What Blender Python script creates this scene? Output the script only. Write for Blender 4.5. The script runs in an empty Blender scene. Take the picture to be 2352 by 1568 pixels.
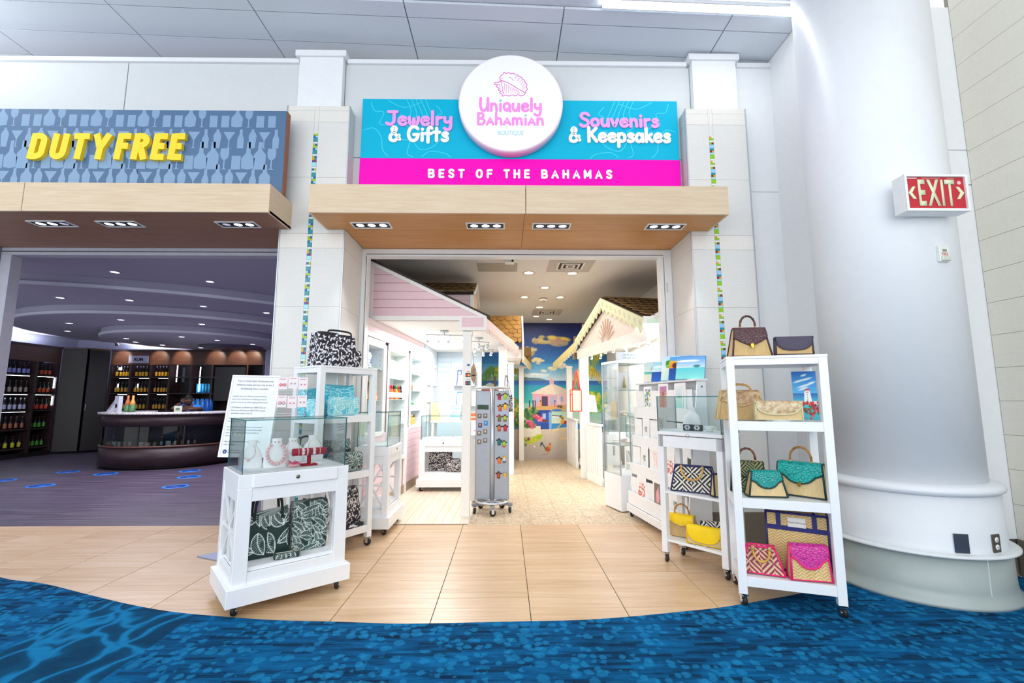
import bpy, bmesh, math, random
import numpy as np
from mathutils import Vector as V, Matrix as M
S = bpy.context.scene
COL = S.collection
RND = random.Random(7)
PI = math.pi

def rad(a): return a * PI / 180

# ---------------------------------------------------------------- camera
cd = bpy.data.cameras.new('camera')
cd.sensor_width = 36
cd.lens = 36 * 1057.6 / 2352
cd.clip_start = .05
cam = bpy.data.objects.new('camera', cd)
COL.objects.link(cam)
cam.location = (0, 0, 1.35)
cam.rotation_euler = (rad(90 + 7.131), 0, rad(-.7375))
S.camera = cam
# ---------------------------------------------------------------- view, world, area lights
S.view_settings.view_transform = 'Standard'
S.view_settings.look = 'None'
S.view_settings.exposure = 0.0
S.view_settings.gamma = 1
S.view_settings.use_curve_mapping = False
S.cycles.max_bounces = 8
S.cycles.transparent_max_bounces = 24
S.cycles.caustics_reflective = False
S.cycles.caustics_refractive = False
S.cycles.sample_clamp_indirect = 6
wd = bpy.data.worlds.new('concourse_daylight')
S.world = wd
wd.use_nodes = True
wd.node_tree.nodes['Background'].inputs[0].default_value = (.90, .95, 1, 1)
wd.node_tree.nodes['Background'].inputs[1].default_value = 1.2

def area(name, loc, rot, sx, sy, power, col=(1, 1, 1), spread=180):
    l = bpy.data.lights.new(name, 'AREA')
    l.shape = 'RECTANGLE'
    l.size, l.size_y = sx, sy
    l.energy = power
    l.color = col
    l.spread = rad(spread)
    o = bpy.data.objects.new(name, l)
    COL.objects.link(o)
    o.location = loc
    o.rotation_euler = [rad(a) for a in rot]
    return o

def point(name, loc, power, col=(1, 1, 1), r=.06):
    l = bpy.data.lights.new(name, 'POINT')
    l.energy = power
    l.color = col
    l.shadow_soft_size = r
    o = bpy.data.objects.new(name, l)
    COL.objects.link(o)
    o.location = loc
    return o

def spot(name, loc, target, power, col=(1, 1, 1), ang=80, r=.04):
    l = bpy.data.lights.new(name, 'SPOT')
    l.energy = power
    l.color = col
    l.spot_size = rad(ang)
    l.spot_blend = .6
    l.shadow_soft_size = r
    o = bpy.data.objects.new(name, l)
    COL.objects.link(o)
    o.location = loc
    d = V(target) - V(loc)
    o.rotation_euler = d.to_track_quat('-Z', 'Y').to_euler()
    return o

# concourse: tall windows behind the photographer and an added uplight brightening the left ceiling
area('concourse_window_light', (-1.5, -4.0, 3.2), (74, 0, 0), 14, 4.5, 400, (.96, .98, 1))
area('added_ceiling_uplight', (-7.2, 3.1, 4.5), (180, 0, 0), 2.5, 1.0, 130, (.95, .98, 1))
# boutique: bright track lights over the two alcoves, warm downlights over the aisle
area('alcove_light_left', (-.95, 7.2, 2.22), (0, 0, 0), .9, 3.0, 80, (.98, .99, 1))
area('alcove_light_right', (1.9, 7.0, 2.25), (0, 0, 0), .5, 3.2, 80, (1, .99, .97))
area('aisle_light', (.62, 7.9, 3.1), (0, 0, 0), .7, 4.6, 44, (1, .88, .74))
# liquor shop: dim violet-blue room, cool lamps on top of the cabinets
area('liquor_room_light', (-5.4, 8.0, 2.62), (0, 0, 0), 4, 3, 150, (.90, .87, 1))
area('cabinet_top_light_left', (-11.5, 10.9, 2.69), (180, 0, 0), .3, 1.6, 22, (.80, .84, 1))
area('cabinet_top_light_back', (-8.6, 12.55, 2.69), (180, 0, 0), 3.6, .25, 40, (.80, .82, 1))

# ---------------------------------------------------------------- colours and materials
def lin(h, a=1.0):
    h = h.lstrip('#')
    c = [int(h[i:i + 2], 16) / 255 for i in (0, 2, 4)]
    return tuple(x / 12.92 if x <= .04045 else ((x + .055) / 1.055) ** 2.4 for x in c) + (a,)

class N:
    """small wrapper that writes shader nodes"""
    def __init__(s, name):
        s.m = bpy.data.materials.new(name)
        s.m.use_nodes = True
        s.t = s.m.node_tree
        s.b = s.t.nodes['Principled BSDF']
        s.out = s.t.nodes['Material Output']
    def n(s, kind, **k):
        nd = s.t.nodes.new('ShaderNode' + kind)
        for a, v in k.items():
            if a.startswith('i_'):
                key = a[2:]
                key = int(key) if key.isdigit() else key.replace('_', ' ')
                s.put(nd.inputs[key], v)
            else:
                setattr(nd, a, v)
        return nd
    def put(s, sock, v):
        if isinstance(v, bpy.types.NodeSocket):
            s.t.links.new(v, sock)
        elif isinstance(v, bpy.types.Node):
            s.t.links.new(v.outputs[0], sock)
        else:
            sock.default_value = v
    def obj(s, scale=(1, 1, 1), rot=(0, 0, 0), loc=(0, 0, 0)):
        tc = s.n('TexCoord')
        mp = s.n('Mapping')
        s.put(mp.inputs['Vector'], tc.outputs['Object'])
        mp.inputs['Scale'].default_value = scale
        mp.inputs['Rotation'].default_value = [rad(a) for a in rot]
        mp.inputs['Location'].default_value = loc
        return mp.outputs[0]
    def math(s, op, a, b=0.0, c=0.0):
        nd = s.n('Math', operation=op)
        s.put(nd.inputs[0], a); s.put(nd.inputs[1], b); s.put(nd.inputs[2], c)
        return nd.outputs[0]
    def ramp(s, fac, stops, interp='LINEAR'):
        r = s.n('ValToRGB')
        r.color_ramp.interpolation = interp
        el = r.color_ramp.elements
        while len(el) < len(stops): el.new(.5)
        for e, (p, c) in zip(el, stops):
            e.position = p
            e.color = lin(c) if isinstance(c, str) else c
        s.put(r.inputs[0], fac)
        return r.outputs[0]
    def mix(s, fac, a, b, mode='MIX'):
        nd = s.n('Mix', data_type='RGBA', blend_type=mode)
        s.put(nd.inputs[0], fac)
        s.put(nd.inputs[6], lin(a) if isinstance(a, str) else a)
        s.put(nd.inputs[7], lin(b) if isinstance(b, str) else b)
        return nd.outputs[2]
    def noise(s, vec, scale, detail=3, rough=.5):
        nd = s.n('TexNoise')
        s.put(nd.inputs['Vector'], vec)
        nd.inputs['Scale'].default_value = scale
        nd.inputs['Detail'].default_value = detail
        nd.inputs['Roughness'].default_value = rough
        return nd.outputs[0]
    def vor(s, vec, scale, feature='F1', rnd=1.0):
        nd = s.n('TexVoronoi', feature=feature)
        s.put(nd.inputs['Vector'], vec)
        nd.inputs['Scale'].default_value = scale
        if 'Randomness' in nd.inputs: nd.inputs['Randomness'].default_value = rnd
        return nd
    def bump(s, h, strength=.3, dist=.01):
        nd = s.n('Bump')
        nd.inputs['Strength'].default_value = strength
        nd.inputs['Distance'].default_value = dist
        s.put(nd.inputs['Height'], h)
        s.put(s.b.inputs['Normal'], nd.outputs[0])
    def col(s, v): s.put(s.b.inputs['Base Color'], lin(v) if isinstance(v, str) else v)
    def set(s, rough=None, metal=None, spec=None, coat=None):
        if rough is not None: s.put(s.b.inputs['Roughness'], rough)
        if metal is not None: s.b.inputs['Metallic'].default_value = metal
        if spec is not None: s.b.inputs['Specular IOR Level'].default_value = spec
        if coat is not None: s.b.inputs['Coat Weight'].default_value = coat
        return s

_MC = {}
def mat(hexc, rough=.5, metal=0.0, var=.04, scale=14.0, bump=0.0, spec=.5, name=None):
    """plain surface: one colour with a slight procedural mottling"""
    key = (hexc, rough, metal, var, bump, spec)
    if key in _MC: return _MC[key]
    k = N(name or 'surface_' + hexc.lstrip('#'))
    ns = k.noise(k.obj(), scale, 3)
    c = lin(hexc)
    lo = tuple(x * (1 - var) for x in c[:3]) + (1,)
    hi = tuple(min(1, x * (1 + var)) for x in c[:3]) + (1,)
    k.col(k.ramp(ns, [(.3, lo), (.7, hi)]))
    k.set(rough, metal, spec)
    if bump: k.bump(k.noise(k.obj(), scale * 8, 2), bump, .003)
    _MC[key] = k.m
    return k.m

def emit(hexc, power, name='lamp_glow'):
    key = ('e', hexc, power)
    if key in _MC: return _MC[key]
    k = N(name)
    k.col(hexc)
    k.b.inputs['Emission Color'].default_value = lin(hexc)
    k.b.inputs['Emission Strength'].default_value = power
    _MC[key] = k.m
    return k.m

def glass_mat(name, tint, refl=1.0):
    k = N(name)
    tr = k.n('BsdfTransparent'); tr.inputs[0].default_value = lin(tint)
    gl = k.n('BsdfGlossy'); gl.inputs['Roughness'].default_value = .02
    fr = k.n('Fresnel'); fr.inputs[0].default_value = 1.45
    mx = k.n('MixShader')
    k.put(mx.inputs[0], k.math('MULTIPLY', fr.outputs[0], refl))
    k.put(mx.inputs[1], tr.outputs[0]); k.put(mx.inputs[2], gl.outputs[0])
    k.put(k.out.inputs[0], mx.outputs[0])
    return k.m

def paint_mat(name, rough=.6):
    k = N(name)
    at = k.n('Attribute', attribute_name='Col')
    k.col(at.outputs[0]); k.set(rough)
    return k.m

# ---------------------------------------------------------------- geometry builder
class G:
    def __init__(s):
        s.v = []; s.f = []; s.mi = []; s.sm = []; s.X = None; s.cur = 0
    def add(s, vs, fs, smooth=False, mi=None):
        o = len(s.v)
        if s.X is not None: vs = [tuple(s.X @ V(p)) for p in vs]
        s.v += [tuple(p) for p in vs]
        s.f += [tuple(i + o for i in f) for f in fs]
        m = s.cur if mi is None else mi
        s.mi += [m] * len(fs); s.sm += [smooth] * len(fs)
        return s
    def box(s, x0, y0, z0, x1, y1, z1, b=0.0, mi=None):
        if x0 > x1: x0, x1 = x1, x0
        if y0 > y1: y0, y1 = y1, y0
        if z0 > z1: z0, z1 = z1, z0
        if b <= 0:
            vs = [(x, y, z) for z in (z0, z1) for y in (y0, y1) for x in (x0, x1)]
            return s.add(vs, [(0, 2, 3, 1), (4, 5, 7, 6), (0, 1, 5, 4), (2, 6, 7, 3), (0, 4, 6, 2), (1, 3, 7, 5)], False, mi)
        b = min(b, (x1 - x0) / 2.01, (y1 - y0) / 2.01, (z1 - z0) / 2.01)
        vs = []; idx = {}
        lo = (x0, y0, z0); hi = (x1, y1, z1)
        for c in range(8):
            sg = [(c >> a) & 1 for a in range(3)]
            for a in range(3):
                p = []
                for d in range(3):
                    e = hi[d] if sg[d] else lo[d]
                    if d != a: e += -b if sg[d] else b
                    p.append(e)
                idx[(c, a)] = len(vs); vs.append(tuple(p))
        fs = []
        for a in range(3):
            d, e = [q for q in range(3) if q != a]
            for sd in (0, 1):
                cs = [(sd << a) | (i << d) | (j << e) for i, j in ((0, 0), (1, 0), (1, 1), (0, 1))]
                f = [idx[(c, a)] for c in cs]
                fs.append(f)
        for a in range(3):
            d, e = [q for q in range(3) if q != a]
            for i in (0, 1):
                for j in (0, 1):
                    c0 = (i << d) | (j << e); c1 = c0 | (1 << a)
                    fs.append([idx[(c0, d)], idx[(c1, d)], idx[(c1, e)], idx[(c0, e)]])
        for c in range(8): fs.append([idx[(c, 0)], idx[(c, 1)], idx[(c, 2)]])
        ctr = V(((x0 + x1) / 2, (y0 + y1) / 2, (z0 + z1) / 2))
        out = []
        for f in fs:
            p = [V(vs[i]) for i in f]
            n = (p[1] - p[0]).cross(p[2] - p[0])
            m = sum(p, V()) / len(p) - ctr
            out.append(f if n.dot(m) > 0 else f[::-1])
        return s.add(vs, out, False, mi)
    def prism(s, pts, a, b, axis='z', mi=None, smooth=False):
        """polygon (counter-clockwise) extruded along an axis from a to b"""
        def P(u, w, t):
            return {'z': (u, w, t), 'y': (u, t, w), 'x': (t, u, w)}[axis]
        n = len(pts)
        vs = [P(u, w, a) for u, w in pts] + [P(u, w, b) for u, w in pts]
        fl = (axis == 'y') != (b < a)
        ar = sum(pts[i][0] * pts[(i + 1) % n][1] - pts[(i + 1) % n][0] * pts[i][1] for i in range(n))
        if ar < 0: fl = not fl
        lo = tuple(range(n))[::-1]; hi = tuple(range(n, 2 * n))
        sd = [(i, (i + 1) % n, n + (i + 1) % n, n + i) for i in range(n)]
        if fl: lo = lo[::-1]; hi = hi[::-1]; sd = [f[::-1] for f in sd]
        s.add(vs, [lo, hi], False, mi)
        o = len(s.v) - 2 * n
        s.f += [tuple(i + o for i in f) for f in sd]
        s.mi += [s.cur if mi is None else mi] * n; s.sm += [smooth] * n
        return s
    def lathe(s, prof, n=24, c=(0, 0, 0), mi=None, axis='z', a0=0, a1=None, smooth=True, sx=1, sy=1, cap=True):
        full = a1 is None
        k = n if full else n + 1
        vs = []
        for r, z in prof:
            for i in range(k):
                a = a0 + (2 * PI if full else a1 - a0) * i / n
                x, y = r * math.cos(a) * sx, r * math.sin(a) * sy
                p = {'z': (x, y, z), 'y': (x, -z, y), 'x': (z, x, y)}[axis]
                vs.append((p[0] + c[0], p[1] + c[1], p[2] + c[2]))
        fs = []
        for j in range(len(prof) - 1):
            for i in range(n):
                i2 = (i + 1) % k
                fs.append((j * k + i, j * k + i2, (j + 1) * k + i2, (j + 1) * k + i))
        s.add(vs, fs, smooth, mi)
        if full and cap:
            o = len(s.v) - len(vs)
            for j, j2, rev in ((0, 1, True), (len(prof) - 1, len(prof) - 2, False)):
                if prof[j][0] > 1e-3 and abs(prof[j][1] - prof[j2][1]) > 1e-6:
                    f = tuple(o + j * k + i for i in range(k))
                    s.f.append(f[::-1] if rev else f); s.mi.append(s.cur if mi is None else mi); s.sm.append(False)
        return s
    def tube(s, path, r, n=8, closed=False, mi=None, flat=1.0, up=(0, 0, 1)):
        P = [V(p) for p in path]
        m = len(P)
        rr = r if hasattr(r, '__len__') else [r] * m
        vs = []; upv = V(up)
        for i in range(m):
            if closed: t = P[(i + 1) % m] - P[i - 1]
            else: t = P[min(i + 1, m - 1)] - P[max(i - 1, 0)]
            t = t.normalized()
            sd = t.cross(upv)
            if sd.length < 1e-3: sd = t.cross(V((0, 1, 0)) if abs(t.y) < .9 else V((1, 0, 0)))
            sd.normalize(); u2 = sd.cross(t).normalized()
            for k in range(n):
                a = 2 * PI * k / n
                vs.append(P[i] + sd * math.cos(a) * rr[i] + u2 * math.sin(a) * rr[i] * flat)
        fs = []
        for i in range(m if closed else m - 1):
            for k in range(n):
                a, b = i * n + k, i * n + (k + 1) % n
                c, d = ((i + 1) % m) * n + (k + 1) % n, ((i + 1) % m) * n + k
                fs.append((a, b, c, d))
        s.add(vs, fs, True, mi)
        if not closed:
            o = len(s.v) - len(vs)
            s.f += [tuple(o + k for k in range(n))[::-1], tuple(o + (m - 1) * n + k for k in range(n))]
            s.mi += [s.cur if mi is None else mi] * 2; s.sm += [False, False]
        return s
    def grid(s, fn, nu, nv, smooth=True, mi=None):
        vs = [fn(i / nu, j / nv) for j in range(nv + 1) for i in range(nu + 1)]
        fs = [(j * (nu + 1) + i, j * (nu + 1) + i + 1, (j + 1) * (nu + 1) + i + 1, (j + 1) * (nu + 1) + i) for j in range(nv) for i in range(nu)]
        return s.add(vs, fs, smooth, mi)
    def ball(s, c, r, n=10, sx=1, sy=1, sz=1, mi=None):
        pr = [(max(1e-6, r * math.sin(PI * i / (n // 2))), -r * math.cos(PI * i / (n // 2))) for i in range(n // 2 + 1)]
        pr[0] = (1e-6, -r); pr[-1] = (1e-6, r)
        X0 = s.X
        T = M.Translation(c) @ M.Diagonal((sx, sy, sz, 1))
        s.X = (X0 @ T) if X0 is not None else T
        s.lathe(pr, n, mi=mi)
        s.X = X0
        return s
    def at(s, loc=(0, 0, 0), rz=0.0, rx=0.0, ry=0.0):
        s.X = M.Translation(loc) @ M.Rotation(rz, 4, 'Z') @ M.Rotation(ry, 4, 'Y') @ M.Rotation(rx, 4, 'X')
        return s

def mesh(name, g, mats):
    me = bpy.data.meshes.new(name)
    me.from_pydata(g.v, [], g.f)
    for m in (mats if isinstance(mats, (list, tuple)) else [mats]): me.materials.append(m)
    me.polygons.foreach_set('material_index', g.mi)
    me.polygons.foreach_set('use_smooth', g.sm)
    me.update()
    return me

def link(name, me, parent=None, loc=(0, 0, 0), rot=(0, 0, 0)):
    o = bpy.data.objects.new(name, me)
    COL.objects.link(o)
    o.location = loc; o.rotation_euler = rot
    if parent is not None: o.parent = parent
    return o

def ob(name, g, mats, parent=None, loc=(0, 0, 0), rot=(0, 0, 0), label=None):
    o = link(name, g if isinstance(g, bpy.types.Mesh) else mesh(name, g, mats), parent, loc, rot)
    if label: o['label'] = label
    return o

def tag(o, label, cat, group=None):
    o['label'] = label; o['category'] = cat
    if group: o['group'] = group
    return o

def thing(name, label, cat, loc=(0, 0, 0), rz=0.0, group=None, rx=0.0):
    o = bpy.data.objects.new(name, None)
    COL.objects.link(o)
    o.empty_display_size = .1
    o.location = loc; o.rotation_euler = (rx, 0, rz)
    return tag(o, label, cat, group)

def struct(name, g=None, mats=None, parent=None):
    o = ob(name, g, mats, parent) if g is not None else bpy.data.objects.new(name, None)
    if g is None: COL.objects.link(o)
    if parent is None: o['kind'] = 'structure'
    return o

def kids(o): return [c for c in bpy.data.objects if c.parent == o]

def dup(root, loc=None, rz=None, label=None, group=None):
    def cp(o, par):
        c = o.copy(); COL.objects.link(c)
        if par is not None:
            c.parent = par
        for ch in list(o.children): cp(ch, c)
        return c
    r = cp(root, None)
    if loc is not None: r.location = loc
    if rz is not None: r.rotation_euler = (0, 0, rz)
    if label: r['label'] = label
    if group: r['group'] = group
    return r

# ---------------------------------------------------------------- flat prints: a small painter whose picture becomes mesh colours
class Paint:
    def __init__(s, w, h, bg='#ffffff', asp=None):
        s.w, s.h = w, h
        s.a = np.zeros((h, w, 3)); s.a[:] = s.c(bg)
        s.asp = asp or w / h
        s.u, s.t = np.meshgrid((np.arange(w)) / (w - 1), (np.arange(h)) / (h - 1))
    def c(s, h): return np.array([int(h.lstrip('#')[i:i + 2], 16) / 255 for i in (0, 2, 4)])
    def put(s, mask, col, op=1.0):
        m = np.clip(mask, 0, 1)[..., None] * op
        s.a = s.a * (1 - m) + s.c(col) * m
    def grad(s, v0, v1, c0, c1, u0=0, u1=1):
        k = np.clip((s.t - v0) / (v1 - v0), 0, 1)[..., None]
        m = ((s.t >= v0) & (s.t <= v1) & (s.u >= u0) & (s.u <= u1))[..., None]
        s.a = np.where(m, s.c(c0) * (1 - k) + s.c(c1) * k, s.a)
    def rect(s, u0, v0, u1, v1, col, op=1.0):
        s.put(((s.u >= u0) & (s.u <= u1) & (s.t >= v0) & (s.t <= v1)) * 1.0, col, op)
    def ell(s, u, v, ru, rv, col, op=1.0, soft=.15, rot=0.0):
        du, dv = (s.u - u), (s.t - v)
        if rot:
            c, n = math.cos(rot), math.sin(rot)
            dx, dy = du * s.asp, dv
            du, dv = (dx * c + dy * n) / s.asp, (-dx * n + dy * c)
        d = np.sqrt((du / ru) ** 2 + (dv / rv) ** 2)
        s.put(np.clip((1 - d) / soft + .5, 0, 1), col, op)
    def poly(s, pts, col, op=1.0):
        ins = np.zeros(s.u.shape, bool)
        n = len(pts)
        for i in range(n):
            (x0, y0), (x1, y1) = pts[i], pts[(i + 1) % n]
            if y0 == y1: continue
            cr = ((y0 > s.t) != (y1 > s.t)) & (s.u < (x1 - x0) * (s.t - y0) / (y1 - y0) + x0)
            ins ^= cr
        s.put(ins * 1.0, col, op)
    def line(s, pts, wd, col, op=1.0, taper=False):
        best = np.full(s.u.shape, 9.0)
        n = len(pts) - 1
        for i in range(n):
            (x0, y0), (x1, y1) = pts[i], pts[i + 1]
            ax, ay = (s.u - x0) * s.asp, s.t - y0
            bx, by = (x1 - x0) * s.asp, y1 - y0
            L = bx * bx + by * by + 1e-12
            k = np.clip((ax * bx + ay * by) / L, 0, 1)
            d = np.hypot(ax - k * bx, ay - k * by)
            if taper: d = d + wd * .8 * (i + k) / n
            best = np.minimum(best, d)
        px = 1.0 / s.h
        s.put(np.clip((wd / 2 - best) / px + .5, 0, 1), col, op)
    def fuzz(s, amt, seed=1, cell=3):
        r = np.random.RandomState(seed)
        n = r.rand(s.h // cell + 2, s.w // cell + 2)
        n = np.kron(n, np.ones((cell, cell)))[:s.h, :s.w]
        s.a = np.clip(s.a + (n[..., None] - .5) * amt, 0, 1)

def smooth_pts(pts, k=6, closed=False):
    """Catmull-Rom through the points"""
    P = [np.array(p, float) for p in pts]
    n = len(P)
    out = []
    rng = range(n if closed else n - 1)
    for i in rng:
        if closed: p0, p1, p2, p3 = P[i - 1], P[i], P[(i + 1) % n], P[(i + 2) % n]
        else: p0, p1, p2, p3 = P[max(i - 1, 0)], P[i], P[i + 1], P[min(i + 2, n - 1)]
        for j in range(k):
            t = j / k
            out.append(tuple(.5 * (2 * p1 + (p2 - p0) * t + (2 * p0 - 5 * p1 + 4 * p2 - p3) * t * t + (3 * p1 - p0 - 3 * p2 + p3) * t ** 3)))
    if not closed: out.append(tuple(P[-1]))
    return out

def canvas(name, pa, fn, parent, m, loc=(0, 0, 0), rot=(0, 0, 0), step=1):
    """print: a sheet whose vertices carry the painter's picture; fn(u, v) -> point, v runs downwards"""
    a = pa.a[::step, ::step]
    h, w = a.shape[:2]
    vs = [fn(i / (w - 1), j / (h - 1)) for j in range(h) for i in range(w)]
    idx = np.arange(h * w).reshape(h, w)
    f = np.stack([idx[1:, :-1], idx[1:, 1:], idx[:-1, 1:], idx[:-1, :-1]], -1).reshape(-1, 4)
    me = bpy.data.meshes.new(name)
    me.from_pydata(vs, [], f.tolist())
    ca = me.color_attributes.new('Col', 'FLOAT_COLOR', 'POINT')
    c = a.reshape(-1, 3)
    c = np.where(c <= .04045, c / 12.92, ((c + .055) / 1.055) ** 2.4)
    ca.data.foreach_set('color', np.c_[c, np.ones(len(c))].astype(np.float32).ravel())
    me.materials.append(m)
    me.polygons.foreach_set('use_smooth', [True] * len(me.polygons))
    me.update()
    return link(name, me, parent, loc, rot)

# ---------------------------------------------------------------- lettering
_TC = {}
def text_mesh(txt, size=1.0, ext=.01, bold=0.0, sx=1.0, shear=0.0, space=1.0, m=None, align='CENTER'):
    key = (txt, size, ext, bold, sx, shear, space, m, align)
    if key in _TC: return _TC[key]
    cu = bpy.data.curves.new('lettering', 'FONT')
    cu.body = txt; cu.size = size; cu.extrude = ext; cu.offset = bold
    cu.shear = shear; cu.space_character = space; cu.align_x = align
    cu.resolution_u = 3
    o = bpy.data.objects.new('lettering', cu)
    COL.objects.link(o)
    dg = bpy.context.evaluated_depsgraph_get()
    dg.update()
    me = bpy.data.meshes.new_from_object(o.evaluated_get(dg))
    bpy.data.objects.remove(o); bpy.data.curves.remove(cu)
    me.name = 'lettering'
    if sx != 1:
        for v in me.vertices: v.co.x *= sx
    me.materials.clear()
    if m: me.materials.append(m)
    _TC[key] = me
    return me

def text(txt, parent, loc, m, size=.1, ext=.002, rot=(PI / 2, 0, 0), name='lettering', **k):
    return link(name, text_mesh(txt, size, ext, m=m, **k), parent, loc, rot)

def letters(txt, parent, x0, x1, y, z0, z1, m, ext=.01, bold=0.0, shear=0.0, gap=.25, word=.6, side=None, name='letter'):
    """separate raised letters filling x0..x1 by z0..z1 on a wall facing -Y"""
    items = []; xx = 0
    for ch in txt:
        if ch == ' ': xx += word; continue
        me = text_mesh(ch, 1.0, 0.0, bold, 1.0, shear, m=m, align='LEFT').copy()
        xs = [v.co.x for v in me.vertices]; a, b = min(xs), max(xs)
        items.append((me, a, xx)); xx += b - a + gap
    tot = xx - gap
    kx = (x1 - x0) / tot
    for me, a, ofs in items:
        ys = [v.co.y for v in me.vertices]; lo, hi = min(ys), max(ys)
        zz0, zz1 = z0, z1
        bm = bmesh.new(); bm.from_mesh(me)
        for v in bm.verts:
            v.co = V(((v.co.x - a) * kx, 0, (v.co.y - lo) / (hi - lo) * (zz1 - zz0)))
        ge = bmesh.ops.extrude_face_region(bm, geom=bm.faces[:])
        for e in ge['geom']:
            if isinstance(e, bmesh.types.BMVert): e.co.y -= ext
        bmesh.ops.recalc_face_normals(bm, faces=bm.faces[:])
        if side:
            me.materials.append(side)
            for f in bm.faces: f.material_index = 0 if abs(f.normal.y) > .7 else 1
        bm.to_mesh(me); bm.free()
        link(name, me, parent, (x0 + ofs * kx, y, z0))

# hand-drawn rounded letters: strokes on a unit square, base line 0, x-height .58
def _arc(cx, cy, rx, ry, a0, a1, n=12):
    return [(cx + rx * math.cos(rad(a0 + (a1 - a0) * i / n)), cy + ry * math.sin(rad(a0 + (a1 - a0) * i / n))) for i in range(n + 1)]
HAND = {
 'J': (.62, [[(.12, .97), (.62, .97)], smooth_pts([(.45, .95), (.46, .6), (.44, .22), (.25, .02), (.03, .12)])]),
 'U': (.62, [smooth_pts([(.06, 1), (.05, .5), (.1, .12), (.28, .02), (.46, .2), (.54, .6), (.55, 1)]), [(.55, .98), (.56, .02)]]),
 'S': (.6, [smooth_pts([(.54, .86), (.4, 1), (.18, .98), (.08, .8), (.2, .6), (.42, .47), (.52, .26), (.4, .04), (.18, .0), (.03, .14)])]),
 'G': (.7, [smooth_pts([(.6, .86), (.44, .99), (.2, .95), (.05, .65), (.06, .28), (.24, .02), (.48, .06), (.6, .28), (.6, .44)]), [(.36, .44), (.64, .44)]]),
 'K': (.6, [[(.08, 1), (.08, 0)], [(.54, .95), (.1, .45)], [(.2, .56), (.56, .02)]]),
 'B': (.58, [[(.08, 1), (.07, .02)], smooth_pts([(.08, .98), (.35, .96), (.42, .76), (.32, .58), (.12, .52)]), smooth_pts([(.14, .54), (.42, .46), (.5, .24), (.36, .04), (.07, .02)])]),
 'e': (.52, [smooth_pts([(.08, .32), (.3, .34), (.45, .4), (.4, .54), (.24, .58), (.09, .45), (.07, .2), (.2, .03), (.38, .04), (.48, .14)])]),
 'w': (.66, [smooth_pts([(.06, .56), (.1, .15), (.2, .03), (.3, .2), (.33, .45)]), smooth_pts([(.33, .45), (.38, .15), (.48, .03), (.58, .25), (.6, .56)])]),
 'l': (.2, [[(.1, 1), (.1, .02)]]),
 'r': (.4, [[(.08, .56), (.09, .02)], smooth_pts([(.09, .35), (.18, .52), (.36, .55)])]),
 'y': (.5, [smooth_pts([(.06, .56), (.08, .3), (.2, .2), (.36, .28)]), smooth_pts([(.43, .57), (.43, .1), (.38, -.25), (.2, -.34), (.03, -.22)])]),
 'i': (.2, [[(.1, .54), (.1, .02)], [(.1, .82), (.1, .83)]]),
 'f': (.42, [smooth_pts([(.4, .9), (.28, .98), (.18, .8), (.18, .4), (.18, -.1)]), [(.02, .52), (.36, .52)]]),
 't': (.42, [[(.2, .9), (.2, .02)], [(.02, .62), (.38, .62)]]),
 's': (.44, [smooth_pts([(.38, .5), (.24, .58), (.1, .48), (.2, .34), (.36, .24), (.36, .08), (.2, .01), (.05, .08)])]),
 'o': (.54, [smooth_pts([(.26, .57), (.08, .45), (.08, .14), (.26, .02), (.44, .14), (.44, .45)], closed=True)]),
 'u': (.54, [smooth_pts([(.07, .56), (.07, .2), (.2, .03), (.38, .14), (.44, .4)]), [(.45, .56), (.46, .02)]]),
 'v': (.48, [smooth_pts([(.04, .56), (.14, .25), (.24, .03), (.34, .28), (.42, .56)])]),
 'n': (.52, [[(.08, .56), (.08, .02)], smooth_pts([(.08, .35), (.2, .55), (.36, .52), (.42, .3), (.44, .02)])]),
 'p': (.54, [[(.08, .56), (.08, -.34)], smooth_pts([(.08, .42), (.26, .58), (.46, .42), (.44, .12), (.26, .02), (.09, .14)])]),
 'a': (.54, [smooth_pts([(.42, .42), (.24, .58), (.07, .4), (.09, .1), (.26, .02), (.42, .2)]), [(.44, .56), (.47, .02)]]),
 'k': (.48, [[(.08, 1), (.08, .02)], [(.4, .56), (.1, .28)], [(.2, .34), (.44, .02)]]),
 'h': (.52, [[(.08, 1), (.08, .02)], smooth_pts([(.08, .35), (.22, .55), (.38, .5), (.42, .25), (.45, .02)])]),
 'm': (.78, [[(.08, .56), (.08, .02)], smooth_pts([(.08, .38), (.2, .56), (.34, .48), (.37, .05)]), smooth_pts([(.37, .38), (.5, .56), (.64, .48), (.7, .02)])]),
 'q': (.52, [smooth_pts([(.26, .62), (.08, .48), (.08, .18), (.26, .04), (.43, .2), (.42, .5)], closed=True), [(.3, .18), (.48, -.02)]]),
 'A': (.5, [[(.03, .02), (.24, .6), (.46, .02)], [(.1, .2), (.38, .2)]]),
 '&': (.74, [smooth_pts([(.66, .1), (.36, .5), (.18, .8), (.3, .98), (.44, .84), (.34, .62), (.1, .36), (.1, .08), (.34, .0), (.56, .2), (.62, .4)])]),
}
_RB = [0]
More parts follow.
